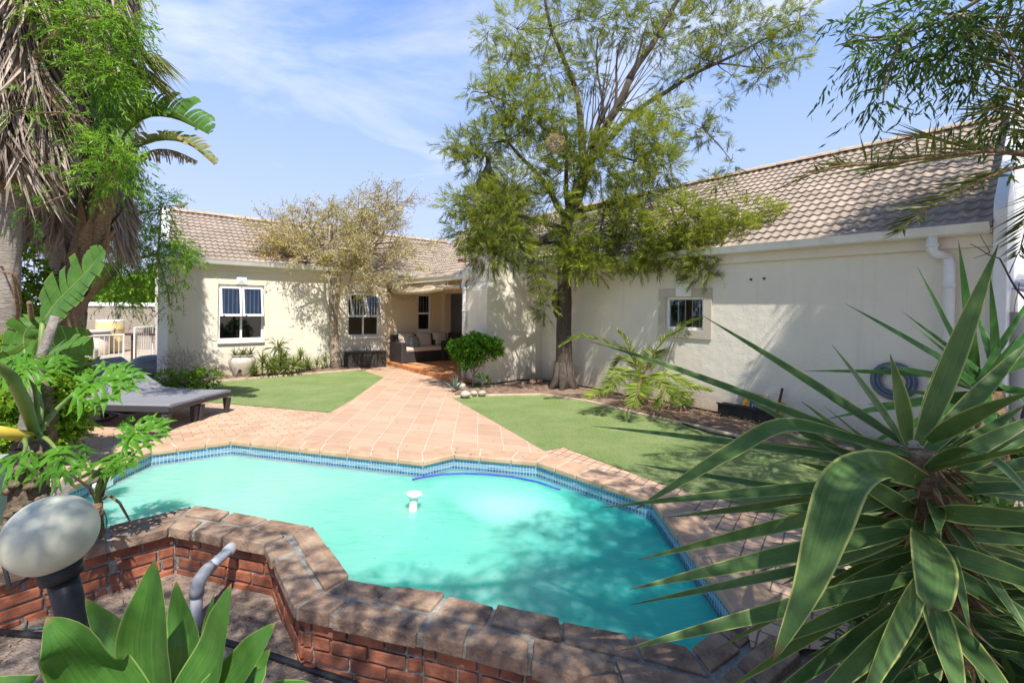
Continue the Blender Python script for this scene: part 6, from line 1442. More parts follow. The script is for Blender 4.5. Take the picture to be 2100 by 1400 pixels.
mbr.tube([dp - UP * .05, dv_(1315, 800), hub], [.13, .12, .08], 10)
M['date'] = leafmat('date_palm_leaflets', (.05, .115, .02), (.38, .47, .075), .33, .5)
fb.build('fronds', M['date'], dpt); mbr.build('trunk', M['bark_brown'], dpt, smooth=True)
stump = at(1398, 845, .02); mb = MB(); mb.lathe(stump, [(.16, -.03), (.13, .06), (.10, .16), (.115, .26), (.09, .33), (.02, .35)], 12)
sr = tag(mb.build('palm_stump', M['bark_brown'], None, smooth=True), 'short fibrous brown stump beside the feather palm', 'stump'); sr2 = FB(); kk = 260; a = rng.random(kk) * 6.28; zz = rng.random(kk) * .3
sr2.leaves(np.stack([stump.x + .11 * np.cos(a), stump.y + .11 * np.sin(a), stump.z + zz], 1), np.stack([np.cos(a), np.sin(a), rng.uniform(-.6, .9, kk)], 1), rng.uniform(.06, .14, kk), rng.uniform(.012, .03, kk), rng.random(kk)); o = sr2.build('stump_fibres', M['palm_dead']); o.parent = sr
# dry bush and green shrub at the left corner of the house
db = at(420, 780, .03); fb = FB(); Pq, dq = ellipsoid(420, db + UP * .28 + Ld * -.3, (.55, .4, .32), .1); fb.leaves(Pq, dq * .6 + rng.normal(size=Pq.shape) * .5 + np.array([0, 0, .4]), rng.uniform(.15, .4, 420), .008, rng.random(420))
dbt = thing('dry_bush', 'leafless grey brown twiggy bush against the left corner of the wall', 'bush', tuple(db)); fb.build('twigs', leafmat('dry_bush_twig', (.16, .11, .08), (.45, .36, .29), .0, .9), dbt)
gb = at(380, 795, .03); leafy_tree('green_bush', 'low green bush with a few red buds in front of the dry twiggy bush', 'bush', gb, [(gb, gb + UP * .25, .02, .01)], [(tuple(gb + UP * .16 + Ld * d), (.24, .2, .16), 1.6, .4) for d in (-.3, 0, .3)], M['hedge'], M['bark_grey'], 9, .05, .026, 60, 9, .2, lens=(.06, .16), down=0)
# shoots by the shrub foot
sh = at(990, 795, .03); leafy_tree('seedling', 'small leafy seedling at the foot of the mop headed shrub', 'seedling', sh, [(sh, sh + UP * .2, .006, .004)], [(tuple(sh + UP * .16), (.12, .1, .12), .5, .5)], M['privet'], M['bark_grey'], 9, .05, .028, 50, 7, .2, lens=(.05, .1), down=0)

# ------------------------------------------------------------------ overhanging tree and date palm on the right
M['gum'] = leafmat('lance_leaves', (.022, .060, .022), (.17, .29, .06), .3, .5, .15)
gv = atd
gb0 = Vector((6.2, 1.6, -.05))
K = []
K += CLP([(1850, 60, 50, 36, 0, .3, .4), (1790, 90, 40, 30, 0, .22, .4), (1900, 20, 60, 40, 0, .36, .45), (1830, 130, 34, 24, 0, .26, .45), (1815, 180, 14, 24, 0, .12, .3), (1810, 215, 10, 14, 0, .08, .3), (1960, 30, 60, 40, -.2, .4, .4), (2030, 60, 60, 46, -.3, .45, .35), (1990, 110, 50, 36, -.2, .36, .4), (2070, 130, 50, 46, -.3, .5, .35), (1740, 70, 20, 16, .1, .1, .35), (1720, 92, 14, 10, .1, .06, .35), (2090, 30, 50, 50, -.4, .9, .3), (1870, 100, 30, 30, 0, .3, .6), (1930, 80, 40, 30, 0, .4, .45), (2110, 220, 40, 40, -.2, .5, .35)], 4.0)
OV = [((1.5, .55, 4.4), (.6, .5, .4), .8), ((2.4, .9, 4.9), (.7, .6, .5), 1.2), ((3.3, 1.2, 5.0), (.8, .7, .5), 2.0), ((.5, -.3, 4.2), (.6, .45, .35), 1.0), ((-.4, -.4, 4.4), (.6, .4, .3), .9), ((1.1, -.4, 4.3), (.8, .6, .35), .9), ((2.2, -.3, 4.5), (.8, .6, .4), .9), ((-1.3, -.1, 4.6), (.6, .5, .35), .8), ((4.6, 2.6, 5.9), (.9, .8, .7), 2.2), ((6.0, 3.4, 5.6), (.8, .8, .8), 2.2), ((4.2, 1.6, 5.5), (.9, .8, .6), 2.0), ((5.2, 2.2, 4.6), (.8, .8, .7), 2.0), ((6.2, 2.8, 5.4), (1.0, .9, .8), 2.2), ((6.4, 3.6, 4.4), (.8, .8, .7), 2), ((6.5, 4.0, 6.6), (.8, .9, .7), 2), ((3.0, .2, 4.2), (.7, .6, .4), 1.0), ((1.7, -.2, 3.6), (.4, .3, .25), .7), ((5.9, 3.0, 3.6), (.7, .6, .6), 1.5), ((-2.0, -.5, 4.3), (.7, .5, .3), .9), ((1.7, -.1, 4.8), (.5, .45, .35), .9), ((2.15, .35, 4.9), (.55, .5, .35), 1.2), ((2.3, -.3, 4.8), (.5, .4, .3), 1.0), ((1.5, -.7, 4.7), (.6, .4, .3), .9), ((-.9, -.7, 4.3), (.6, .4, .3), 1.0), ((5.55, 3.4, 5.3), (.55, .5, .6), 3), ((5.6, 3.4, 6.4), (.55, .5, .6), 3), ((5.7, 2.9, 5.2), (.55, .5, .7), 3), ((5.5, 2.9, 6.4), (.6, .5, .6), 3), ((6.0, 2.4, 5.0), (.6, .6, .7), 3), ((6.1, 2.3, 6.2), (.6, .6, .6), 2.6), ((5.4, 2.6, 4.1), (.5, .5, .5), 2.2), ((2.5, -.45, 4.0), (.4, .4, .3), .8)]
K += [(c, r, d * 2.3, .4) for c, r, d in OV]
e1 = Vector((5.6, 1.7, 3.2)); e2 = Vector((4.2, 1.3, 4.8)); e3 = Vector((2.6, .7, 4.9)); e4 = Vector((1.0, .1, 4.4)); e5 = Vector((5.2, 3.0, 5.4)); e6 = gv(1960, 30, 3.8); e7 = Vector((-.6, -.2, 4.5)); e8 = gv(1850, 70, 4.0)
leafy_tree('overhanging_tree', 'lance leaved tree whose dark sprays hang into the sky at the top right corner', 'tree', gb0,
    [(gb0, e1, .2, .15), (e1, e2, .12, .08), (e2, e3, .08, .05), (e3, e4, .05, .03), (e4, e7, .03, .012), (e1, e5, .10, .05), (e5, e6, .04, .015), (e6, e8, .014, .006), (e5, Vector((5.6, 4.0, 6.6)), .05, .02), (e7, Vector((-2.0, -.5, 4.3)), .012, .006), (e4, Vector((1.7, -.2, 3.6)), .02, .008)],
    K, M['gum'], M['bark_grey'], 4, .105, .020, 66, 12, .5, lens=(.18, .42), down=.35)
rb_ = Vector((4.6, 3.3, 0)); rp = thing('date_palm', 'date palm at the right edge with a drooping half dry frond across the roof', 'palm', tuple(rb_))
fb = FB(); mbr = MB(); crown_c = atd(2170, 330, 3.5); rb_.x, rb_.y = crown_c.x + .1, crown_c.y; rp.location = (rb_.x, rb_.y, 0)
mbr.tube([Vector((rb_.x, rb_.y, -.1)), Vector((rb_.x, rb_.y, 1.4)), crown_c], [.20, .18, .16], 12)
rv = lambda x, y, d=0: atd(x, y, 3.5 + d)
pinnate(fb, mbr, [crown_c, rv(2060, 310), rv(1950, 318), rv(1820, 335), rv(1700, 345), rv(1590, 390)], .46, .019, 54, .45, .9, .05, r=.02, jit=.2, vshape=.25, lenf=lambda t: (1.25 if t < .5 else max(.18, 1.25 - (t - .5) * 2.6)), keep=.9)
pinnate(fb, mbr, [crown_c, rv(2060, 350, -.2), rv(1980, 390, -.3), rv(1900, 430, -.4), rv(1850, 470, -.4)], .38, .017, 40, .4, 1.1, .2, r=.016, jit=.18)
pinnate(fb, mbr, [crown_c, rv(2110, 250), rv(2070, 220), rv(2020, 230)], .42, .016, 30, .35, 1.0, .1, r=.014, jit=.2)
pinnate(fb, mbr, [crown_c, rv(2120, 200, -.3), rv(2080, 120, -.4), rv(2040, 60, -.4)], .46, .016, 36, .3, 1.0, .1, r=.014, jit=.2)
pinnate(fb, mbr, [crown_c, rv(2140, 400, -.2), rv(2110, 450, -.2), rv(2090, 520, -.2)], .3, .016, 24, .3, 1.0, .2, r=.012)
for a_ in np.linspace(0, 6.28, 9)[:-1]:
    if math.cos(a_) > -.2: d = Vector((math.cos(a_), math.sin(a_), .5)); pinnate(fb, mbr, [crown_c, crown_c + d * .7, crown_c + d * 1.3 + UP * .0, crown_c + d * 1.9 - UP * .5], .42, .018, 34, .4, .9, .1, r=.016)
M['date_dry'] = leafmat('olive_date_leaflets', (.045, .055, .018), (.25, .25, .06), .2, .5)
fb.build('fronds', M['date_dry'], rp); mbr.build('trunk', M['bark_brown'], rp, smooth=True)
# dark undergrowth added behind and under the yuccas, standing in for shaded soil
for lab, c_, r_, dn in (('added dark leafy plants standing in for shaded soil behind the large yucca trunk', (2.15, 1.95, .25), (.5, .35, .45), 5), ('added dark shrub standing in for shade in the bottom right corner below the yucca leaves', (1.55, 1.15, .15), (.45, .3, .4), 4), ('added dark bushy plant standing in for shade under the rear yucca at the right edge', (2.9, 2.5, .4), (.5, .4, .5), 5)):
    b0 = Vector((c_[0], c_[1], -.3)); leafy_tree('shrub', lab, 'shrub', b0, [(b0, Vector(c_), .02, .01)], [(c_, r_, dn, .15)], M['gum'], M['bark_brown'], 3, .12, .03, 60, 10, .3, lens=(.1, .25), down=.1)
# thin bare branch by the right parapet
bb = atd(2060, 620, 4.2); bbt = thing('bare_branch', 'thin bare purple brown twigs in front of the white gable on the right', 'branch', (bb.x, bb.y, 0)); mb = MB(); bv = lambda x, y: atd(x, y, 4.2)
limb(mb, Vector((bv(2130, 640).x, bb.y, 0)), bv(2130, 640), .02, .012); limb(mb, bv(2130, 640), bv(2050, 530), .011, .006, seed=1); limb(mb, bv(2050, 530), bv(1990, 500), .006, .003, seed=2); limb(mb, bv(2070, 560), bv(2100, 500), .005, .003, seed=3); limb(mb, bv(2030, 518), bv(1995, 530), .004, .002, seed=4); limb(mb, bv(2030, 518), bv(2010, 480), .004, .002, seed=5); limb(mb, bv(2090, 580), bv(2080, 640), .004, .002, seed=6)
mb.build('twigs', surf('purple_twig', (.07, .04, .05), (.14, .09, .10), 8, .8, 0), bbt, smooth=True)
# ------------------------------------------------------------------ sun loungers
def lounger(foot_a, foot_b, head_dir, label):
    """foot_a / foot_b: the two foot-end leg points; built along head_dir."""
    f = Vector(head_dir).normalized(); s = Vector((-f.y, f.x, 0)); o = foot_a
    root = thing('sun_lounger', label, 'sun lounger', tuple(o), 'sun loungers on the brick paving')
    W, H, L = .66, .33, 1.95; hinge = 1.12
    def q(x, y, z): return o + f * x + s * y + UP * z
    mb = MB()
    for y in (0, W - .05): mb.obox(q(-.03, y, H - .08), f * (L - .35), s * .05, UP * .08)
    mb.obox(q(-.03, .05, H - .08), f * .05, s * (W - .1), UP * .08); mb.obox(q(L - .43, .05, H - .08), f * .05, s * (W - .1), UP * .07)
    mb.build('frame', M['resin'], root, bevel=.012)
    for x, y in ((0, 0), (0, W - .075), (L - .50, 0), (L - .50, W - .075)):
        m2 = MB(); a = q(x - .028, y, H - .1); b0 = q(x - .0, y + .012, 0); t0, t1 = .085, .05
        m2.add([b0, b0 + f * t1, b0 + f * t1 + s * t1, b0 + s * t1, a, a + f * t0, a + f * t0 + s * t0, a + s * t0], [(0, 3, 2, 1), (4, 5, 6, 7), (0, 1, 5, 4), (1, 2, 6, 5), (2, 3, 7, 6), (3, 0, 4, 7)])
        m2.build('leg', M['resin'], root, bevel=.006)
    mb = MB(); mb.tube([q(L - .48, .05, .10), q(L - .75, .1, .055), q(L - .85, W / 2, .05), q(L - .75, W - .1, .055), q(L - .48, W - .05, .10)], .02, 8); mb.build('stretcher', M['resin'], root, smooth=True)
    mb = MB()
    def pad(x0, x1, z0, z1):
        n = 10; vs = []
        for i in range(n + 1):
            t = i / n; x = x0 + (x1 - x0) * t; z = z0 + (z1 - z0) * t - .012 * math.sin(math.pi * t)
            for y, dz in ((.015, -.035), (.02, 0), (.06, .012), (W / 2, .004), (W - .06, .012), (W - .02, 0), (W - .015, -.035)): vs.append(q(x, y, z + dz))
        mb.add(vs, [(i * 7 + k, i * 7 + k + 1, i * 7 + 8 + k, i * 7 + 7 + k) for i in range(n) for k in range(6)] + [tuple(range(7))[::-1], tuple(range(n * 7, n * 7 + 7))])
    pad(-.03, hinge, H + .012, H + .012); mb.build('seat', M['sling'], root, smooth=False)
    mb = MB(); pad(hinge + .01, hinge + .80, H + .012, H + .46); bk = mb.build('backrest', M['sling'], root)
    mb = MB()
    for y in (.06, W - .1): mb.tube([q(hinge + .55, y, H + .29), q(hinge + .38, y, H - .04)], .014, 7)
    mb.build('prop', M['resin'], bk); return root
fa = at(352, 884); fb_ = at(403, 864)
hd = Vector((-1, .02, 0)).normalized()
lounger(at(352, 884) + Vector((-.02, 0, 0)), None, Vector((-1, .12, 0)), 'front charcoal sun lounger with raised back nearest to the pool') if False else None
def lounge_at(px, py, ang, label):
    c = at(px, py); f = Vector((math.cos(ang), math.sin(ang), 0)); s = Vector((-f.y, f.x, 0))
    return lounger(c - s * (.66 - .06), None, f, label)     # px,py is the foot leg nearest the camera
lounge_at(347, 884, R(176.5), 'front charcoal sun lounger with raised back nearest to the pool')
lounge_at(404, 864, R(171), 'rear charcoal sun lounger on the lawn side, behind the other one')

# ------------------------------------------------------------------ urn and its plant, trough by the tree
u = at(497, 771, .03); hs = .48 / .48
urn = thing('urn', 'large white clay urn standing in the bed under the left window', 'urn', tuple(u))
mb = MB(); mb.lathe(u - UP * .02, [(.15, 0), (.165, .015), (.20, .10), (.245, .22), (.275, .33), (.268, .40), (.235, .445), (.20, .465), (.21, .485), (.235, .495), (.22, .505), (.18, .50), (.17, .47)], 30)
mb.build('pot', surf('chalky_white_clay', (.50, .42, .35), (.66, .58, .50), 9, .85, .4, .006, 40, stain=((.50, .40, .30), 4, .5)), urn, smooth=True)
mb = MB(); mb.lathe(u + UP * .44, [(.001, .02), (.145, .01)], 20); mb.build('potting_soil', M['soil'], urn)
us = thing('succulent', 'spiky grey green succulents growing in the white urn', 'succulent', tuple(u + UP * .46)); mb = MB()
for dx, dy, L in ((-.15, 0, .24), (.02, -.06, .22), (.15, .02, .26), (0, .08, .24)):
    rosette(mb, u + Ld * dx + nL * dy + UP * .47, 15, L, .04, .35, (-5, 70), .4, 6)
for k_ in range(8):
    a = rng.uniform(0, 6.28); d = Vector((math.cos(a), math.sin(a), 0)); strap(mb, u + UP * .49 + d * .12, d + UP * .3, rng.uniform(.2, .32), .02, 1.4, 7)
mb.build('rosettes', M['succulent'], us, smooth=True)
mb = MB(); p = u + nL * .2 - Ld * .16; mb.tube([p - UP * .03, p + UP * .16 + Ld * .06], .008, 6); mb.obox(p + UP * .12 + Ld * .05, Ld * .05, nL * .05, UP * .06); tag(mb.build('garden_spotlight', M['black_plastic']), 'small black garden spike light leaning at the foot of the urn', 'garden light')
bx0, bx1 = hitL(701, 720)[0], hitL(783, 720)[0]
wb = thing('storage_box', 'long dark woven storage box against the wall under the second window', 'storage box', tuple(LW((bx0 + bx1) / 2, 0, .3)))
zt_ = .44
mb = MB(); bar(mb, LW, bx0 + .02, bx1 - .06, .01, zt_ - .03, .10, .44); mb.build('body', M['wicker'], wb, bevel=.015)
mb = MB(); bar(mb, LW, bx0, bx1 - .04, zt_ - .029, zt_, .08, .46); mb.build('lid', M['wicker'], wb, bevel=.012)

# ------------------------------------------------------------------ veranda furniture
def ver(a_off, w_off, z=.11):      # along left wall from its corner, away from wall
    return LW(a_off, z, w_off)
so0, so1 = hitL(797, 700)[0], hitL(890, 690)[0]
sf = thing('wicker_sofa', 'dark wicker sofa with beige seat cushions against the veranda wall', 'sofa', tuple(LW((so0 + so1) / 2, .11, .4)))
def wb_(a0, a1, z0, z1, o0, o1, nm, mat, bev=.02):
    mb = MB(); bar(mb, LW, a0, a1, .106 + z0, .106 + z1, o0, o1); return mb.build(nm, mat, sf, bevel=bev)
wb_(so0 + .16, so1 - .001, .0, .30, .06, .78, 'base', M['wicker']); wb_(so0 + .02, so1, .301, .74, .04, .16, 'backrest', M['wicker'])
wb_(so0, so0 + .155, 0, .56, .05, .82, 'armrest', M['wicker'], .03)
wb_(so0 + .16, so1 - .02, .302, .42, .17, .80, 'seat_cushion', M['cushion'], .04)
def cushion(c, w, h, t, rx, rz, mat, label, parent=None):
    mb = MB(); n = 8; vs = []
    for i in range(n + 1):
        for j in range(n + 1):
            u_, v_ = i / n * 2 - 1, j / n * 2 - 1; k = (1 - u_ ** 4) * (1 - v_ ** 4); pin = 1 - .06 * (u_ * v_) ** 2
            vs.append((u_ * w / 2 * (1 - .05 * (1 - v_ * v_) * 0), t / 2 * k ** .6, v_ * h / 2 * pin))
    m = len(vs); vs += [(x, -y, z) for x, y, z in vs]
    fs = [(i * 9 + j, (i + 1) * 9 + j, (i + 1) * 9 + j + 1, i * 9 + j + 1) for i in range(n) for j in range(n)]; fs += [tuple(m + k for k in f[::-1]) for f in fs]
    rot = Matrix.Rotation(math.atan2(Ld.y, Ld.x) + rz, 3, 'Z') @ Matrix.Rotation(rx, 3, 'X')
    mb.add([Vector(c) + rot @ Vector(v) for v in vs], fs)
    o = mb.build('cushion', mat, None, smooth=True, weld=True); return tag(o, label, 'cushion', 'cushions on the wicker sofa')
def pattern_mat(name, a, b_, sc):
    m, nt, b = new_mat(name); mp = coords(nt, 'Object'); v = N(nt, 'ShaderNodeTexVoronoi', Scale=sc); v.feature = 'DISTANCE_TO_EDGE'; nt.links.new(mp.outputs[0], v.inputs['Vector'])
    r = ramp(nt, [(.05, a), (.09, b_)]); nt.links.new(v.outputs['Distance'], r.inputs[0]); nt.links.new(r.outputs[0], b.inputs['Base Color']); b.inputs['Roughness'].default_value = .9; return m
M['pattern'] = pattern_mat('leaf_print_fabric', (.62, .58, .50), (.20, .26, .26), 14)
sw = so1 - so0
cushion(LW(so0 + .42, .69, .28), .50, .42, .16, R(-12), 0, M['cushion'], 'plain beige back cushion at the near end of the wicker sofa')
cushion(LW(so0 + .98, .68, .28), .50, .42, .16, R(-12), 0, M['cushion'], 'plain beige back cushion in the middle of the wicker sofa')
cushion(LW(so0 + 1.52, .70, .28), .50, .42, .16, R(-12), 0, M['cushion'], 'plain beige back cushion at the far end of the wicker sofa')
cushion(LW(so0 + .56, .64, .46), .38, .38, .15, R(-18), .35, M['pattern'], 'grey leaf patterned cushion leaning at the near end of the sofa')
# table
tb0 = on_plane(872, 735, Vector((0, 0, .106)), UP)
tbl = thing('patio_table', 'dark wicker patio table with a wooden top in front of the sofa', 'table', tuple(tb0))
def vb(c0, ea, eb, z0, z1, nm, mat, root=tbl, bev=.015):
    mb = MB(); mb.obox(Vector((c0.x, c0.y, .106 + z0)), ea, eb, UP * (z1 - z0)); return mb.build(nm, mat, root, bevel=bev)
tO = tb0
vb(tO - Ld * .25, Ld * .32, -nL * .10, 0, .56, 'leg', M['wicker']); vb(tO + Ld * .9, Ld * .32, -nL * .10, 0, .56, 'leg', M['wicker']); vb(tO - Ld * .1 - nL * .10, Ld * 1.15, -nL * .5, .05, .42, 'base', M['wicker'])
vb(tO - Ld * .45 + nL * .08, Ld * 1.75, -nL * .80, .561, .60, 'tabletop', M['darkwood'])
cushion(tO + Ld * .55 - nL * .75 + UP * .62, .4, .36, .13, R(-15), 0, M['pattern'], 'patterned cushion on the seat behind the patio table')
mb = MB(); cpt = tO + Ld * .35 - nL * .3 + UP * .606; mb.lathe(cpt, [(.03, 0), (.05, .01), (.09, .05), (.095, .06), (.085, .055), (.04, .02)], 16); tag(mb.build('bowl', M['white'], None, smooth=True), 'small pale bowl on the patio table', 'bowl')
ar = thing('wicker_armchair', 'dark wicker armchair at the far right of the veranda behind the shrub', 'armchair', tuple(on_plane(912, 735, Vector((0, 0, .106)), UP))); aO = on_plane(908, 740, Vector((0, 0, .106)), UP)
for (da, db, wa, wbb, z0, z1, nm) in ((0, 0, .7, .66, 0, .36, 'seat'), (.56, 0, .14, .66, .361, .78, 'backrest'), (0, 0, .559, .12, .361, .58, 'armrest'), (0, .54, .559, .12, .361, .58, 'armrest')):
    vb(aO + Ld * da + nR * 0 + Rc * -db, Ld * wa, -Rc * wbb, z0, z1, nm, M['wicker'], ar)
# things seen through the open doorway
pc = RW(D0 + .62, 1.45, -3.58); mb = MB(); bar(mb, RW, D0 + .5, D0 + .74, 1.35, 1.75, -3.62, -3.59); pic = tag(mb.build('picture', M['black_plastic']), 'small black framed picture on the wall inside the doorway', 'picture')
mb = MB(); bar(mb, RW, D0 + .535, D0 + .705, 1.39, 1.71, -3.589, -3.58); mb.build('print', M['white'], pic)
hp_ = RW(D0 + .35, .1, -2.8); pl = thing('pot_plant', 'dark leafy plant in a white pot inside the doorway', 'pot plant', tuple(hp_)); mb = MB(); mb.lathe(hp_, [(.2, 0), (.22, .3), (.26, .75), (.25, .76), (.2, .7)], 16); mb.build('pot', M['white'], pl, smooth=True)
fb = FB(); clump(fb, hp_ + UP * 1.15, (.35, .35, .4), 60, (.1, .25), 7, .14, .05, tint=.2); fb.build('foliage', M['hedge'], pl)

# ------------------------------------------------------------------ yard beyond the loungers
def block_mat():
    m, nt, b = new_mat('grey_block_wall'); mp = coords(nt, 'Object', (1, 1, 1), (R(90), 0, 0)); br = nt.nodes.new('ShaderNodeTexBrick'); nt.links.new(mp.outputs[0], br.inputs['Vector'])
    br.inputs['Scale'].default_value = 1; br.inputs['Brick Width'].default_value = .6; br.inputs['Row Height'].default_value = .24; br.inputs['Mortar Size'].default_value = .012
    br.inputs['Color1'].default_value = (.34, .29, .235, 1); br.inputs['Color2'].default_value = (.43, .375, .31, 1); br.inputs['Mortar'].default_value = (.30, .26, .21, 1)
    n = N(nt, 'ShaderNodeTexNoise', Scale=8, Detail=6); nt.links.new(mp.outputs[0], n.inputs['Vector']); col = mix(nt, br.outputs['Color'], (.24, .20, .16), n.outputs[0]); col = mix(nt, br.outputs['Color'], col, .5)
    nt.links.new(col, b.inputs['Base Color']); b.inputs['Roughness'].default_value = .95; bump(nt, br.outputs['Fac'], b, -.4, .01); return m
YW = 16.2; yw = lambda x, y, d=0: atd(x, y, YW + d)
wl0, wl1 = yw(-40, 700), yw(352, 700); wt = yw(240, 628).z
bwall = thing('boundary_wall', 'grey block boundary wall with a white coping at the back of the side yard', 'wall', (wl0.x, YW, 0))
mb = MB(); mb.obox(Vector((wl0.x, YW, -.1)), Vector((wl1.x - wl0.x + 3, .4, 0)), Vector((0, .2, 0)), UP * (wt + .1)); mb.build('blockwork', block_mat(), bwall)
mb = MB(); mb.obox(Vector((wl0.x, YW - .05, wt)), Vector((wl1.x - wl0.x + 3, .4, 0)), Vector((0, .3, 0)), UP * .14); mb.build('coping', M['white'], bwall, bevel=.01)
for px in (228, 148):
    q = yw(px, 700); mb = MB(); mb.obox(Vector((q.x - .16, q.y - .1, -.1)), Vector((.34, .03, 0)), Vector((0, .1, 0)), UP * (wt + .08)); mb.build('pier', block_mat(), bwall)
def steel_fence(a, b_, h, label, n, gate=False):
    d = b_ - a; L = d.length; d.normalize(); root = thing('steel_fence', label, 'fence', tuple(a), 'white steel fence panels in the side yard')
    mb = MB(); mb.tube([a, a + UP * h], .022, 8); mb.tube([b_, b_ + UP * h], .022, 8); mb.tube([a + UP * h, b_ + UP * h], .02, 8); mb.tube([a + UP * .1, b_ + UP * .1], .016, 8); mb.build('frame', M['metal'], root)
    mb = MB()
    for i in range(1, n): p = a + d * (L * i / n); mb.tube([p + UP * .1, p + UP * h], .0085, 6)
    mb.build('bars', M['metal'], root)
F1 = at(160, 765); F2 = at(253, 757); steel_fence(F1, F2, .86, 'low white steel fence panel behind the loungers', 9)
F3 = at(312, 738); F4 = at(333, 737); steel_fence(F3, F3 + Vector((.18, -.85, 0)), .98, 'white steel gate standing open against the gable end', 8)
F5 = at(282, 708); F6 = at(330, 708); steel_fence(F5, F6, .92, 'far white steel fence panel behind the dark table', 9)
# drums
dc = at(225, 722); dr = thing('drum', 'tall yellow plastic drum beside the boundary wall', 'drum', tuple(dc)); mb = MB(); mb.lathe(dc, [(.36, 0), (.37, .05), (.37, .35), (.385, .38), (.37, .41), (.37, .75), (.385, .78), (.37, .81), (.37, 1.02), (.34, 1.06), (.3, 1.04)], 24); mb.build('body', surf('yellowed_plastic', (.58, .44, .20), (.68, .54, .28), 4, .5, 0, stain=((.5, .4, .25), 3, .4)), dr, smooth=True)
mb = MB(); mb.tube([dc + UP * 1.05 + Vector((.34 * math.cos(t), .34 * math.sin(t), .015 * math.sin(5 * t))) for t in np.linspace(0, 6.283, 20)], .03, 6); mb.build('rim_bag', M['white'], dr, smooth=True)
dc = at(195, 727); tu = thing('tub', 'wide cream tub with a grey lid in front of the yellow drum', 'tub', tuple(dc)); mb = MB(); mb.lathe(dc, [(.30, 0), (.32, .05), (.36, .72)], 20); mb.build('body', surf('cream_plastic', (.62, .52, .40), (.72, .62, .50), 4, .5, 0), tu, smooth=True)
mb = MB(); mb.lathe(dc + UP * .72, [(.37, 0), (.46, .01), (.46, .04), (.42, .055), (.02, .06)], 20); mb.build('lid', surf('grey_lid', (.40, .40, .40), (.52, .52, .52), 5, .6, 0), tu)
dc = at(170, 745); mb = MB(); mb.lathe(dc, [(.30, 0), (.34, .1), (.34, .36), (.30, .40), (.02, .41)], 16); tag(mb.build('planter', surf('mossy_concrete', (.22, .24, .20), (.40, .40, .34), 6, .9, .4, .01, 30), None, smooth=False), 'low round concrete planter left of the steel fence', 'planter')
# dark table with clutter
t0 = at(276, 738); tA = at(268, 738); yt = thing('table', 'dark wooden table in the side yard next to the gable', 'table', tuple(tA)); zt2 = .72
for dx, dy in ((0, 0), (.15, .9), (1.5, .0), (1.6, .9)):
    mb = MB(); p = tA + Vector((dx, dy, 0)); mb.obox(p, Vector((.09, 0, 0)), Vector((0, .09, 0)), UP * zt2); mb.build('leg', M['darkwood'], yt)
mb = MB(); mb.obox(tA + Vector((-.1, -.1, zt2 + .001)), Vector((1.85, 0, 0)), Vector((.15, 1.2, 0)), UP * .06); mb.build('tabletop', M['darkwood'], yt, bevel=.008)
shp = tA + Vector((.75, .3, zt2 + .062)); shf = thing('small_stand', 'small dark stand on top of the yard table', 'stand', tuple(shp)); mb = MB(); mb.obox(shp, Vector((.1, 0, 0)), Vector((0, .1, 0)), UP * .55); mb.obox(shp + Vector((.6, 0, 0)), Vector((.1, 0, 0)), Vector((0, .1, 0)), UP * .55); mb.obox(shp + Vector((-.1, -.1, .551)), Vector((.95, 0, 0)), Vector((0, .4, 0)), UP * .06); mb.build('body', M['darkwood'], shf)
bg_ = shp + Vector((.35, .1, .78)); mb = MB(); mb.blob(bg_ - UP * .06, (.34, .2, .12), 5, 14, 8, .25); tag(mb.build('bag', M['black_plastic'], None, smooth=True), 'crumpled black bag on the small stand', 'bag')
mb = MB(); mb.add([bg_ + Vector(v) for v in ((-.28, 0, .12), (.0, -.05, .05), (.14, 0, .34), (.26, .02, .40), (.40, 0, .0), (.05, .05, .42), (-.30, .02, .36), (.33, -.06, -.14))], [(0, 1, 2, 6), (1, 4, 3, 2), (2, 3, 5, 6), (1, 7, 4)]); sdm = mb.build('blue_bag', surf('blue_plastic_bag', (.03, .25, .62), (.06, .36, .75), 6, .4, .6, .02, 14), None, smooth=False); tag(sdm, 'bright blue plastic bag on top of the black bag', 'bag')
mb = MB(); ps = tA + Vector((.25, .35, zt2 + .062)); mb.lathe(ps, [(.12, 0), (.15, .02), (.15, .12), (.11, .16), (.02, .18)], 14); mb.tube([ps + Vector((.0, 0, .1)), ps + Vector((.32, -.05, .12))], .02, 6); tag(mb.build('pan', M['dark_metal'], None), 'black cooking pot with handle on the yard table', 'pot')
# grey barrel shaped planter lying by the gable
gp = at(312, 772); mb = MB(); mb.lathe(gp + UP * .22, [(.10, -.40), (.2, -.36), (.26, -.2), (.275, 0), (.26, .2), (.2, .34), (.16, .36), (.15, .30)], 20, Vector((.95, .3, .05))); tag(mb.build('barrel_pot', surf('blue_grey_glaze', (.085, .10, .11), (.16, .18, .19), 6, .55, .3, .005, 30), None, smooth=True), 'dark blue grey barrel shaped pot lying near the house corner', 'pot')
rk = at(287, 772); mb = MB(); 
for i, (dx, dz, r) in enumerate(((0, .08, .12), (.1, .20, .1), (-.08, .22, .09), (.04, .33, .08))): mb.blob(rk + Vector((dx, .02 * i, dz)), (r, r * .8, r * .8), i + 3, 9, 6, .25)
tag(mb.build('rock', surf('pale_rock', (.34, .30, .27), (.56, .51, .46), 8, .9, .7, .02, 24), None), 'pale rough rock pile beside the dark barrel shaped pot', 'rock')
rc = at(235, 772); mb = MB(); mb.obox(rc, Vector((.4, .05, 0)), Vector((-.03, .3, 0)), UP * .26); crt = tag(mb.build('crate', surf('dark_red_crate', (.10, .02, .025), (.16, .04, .045), 6, .6, .1), None, bevel=.01), 'dark red crate behind the front lounger by the steel fence', 'crate')
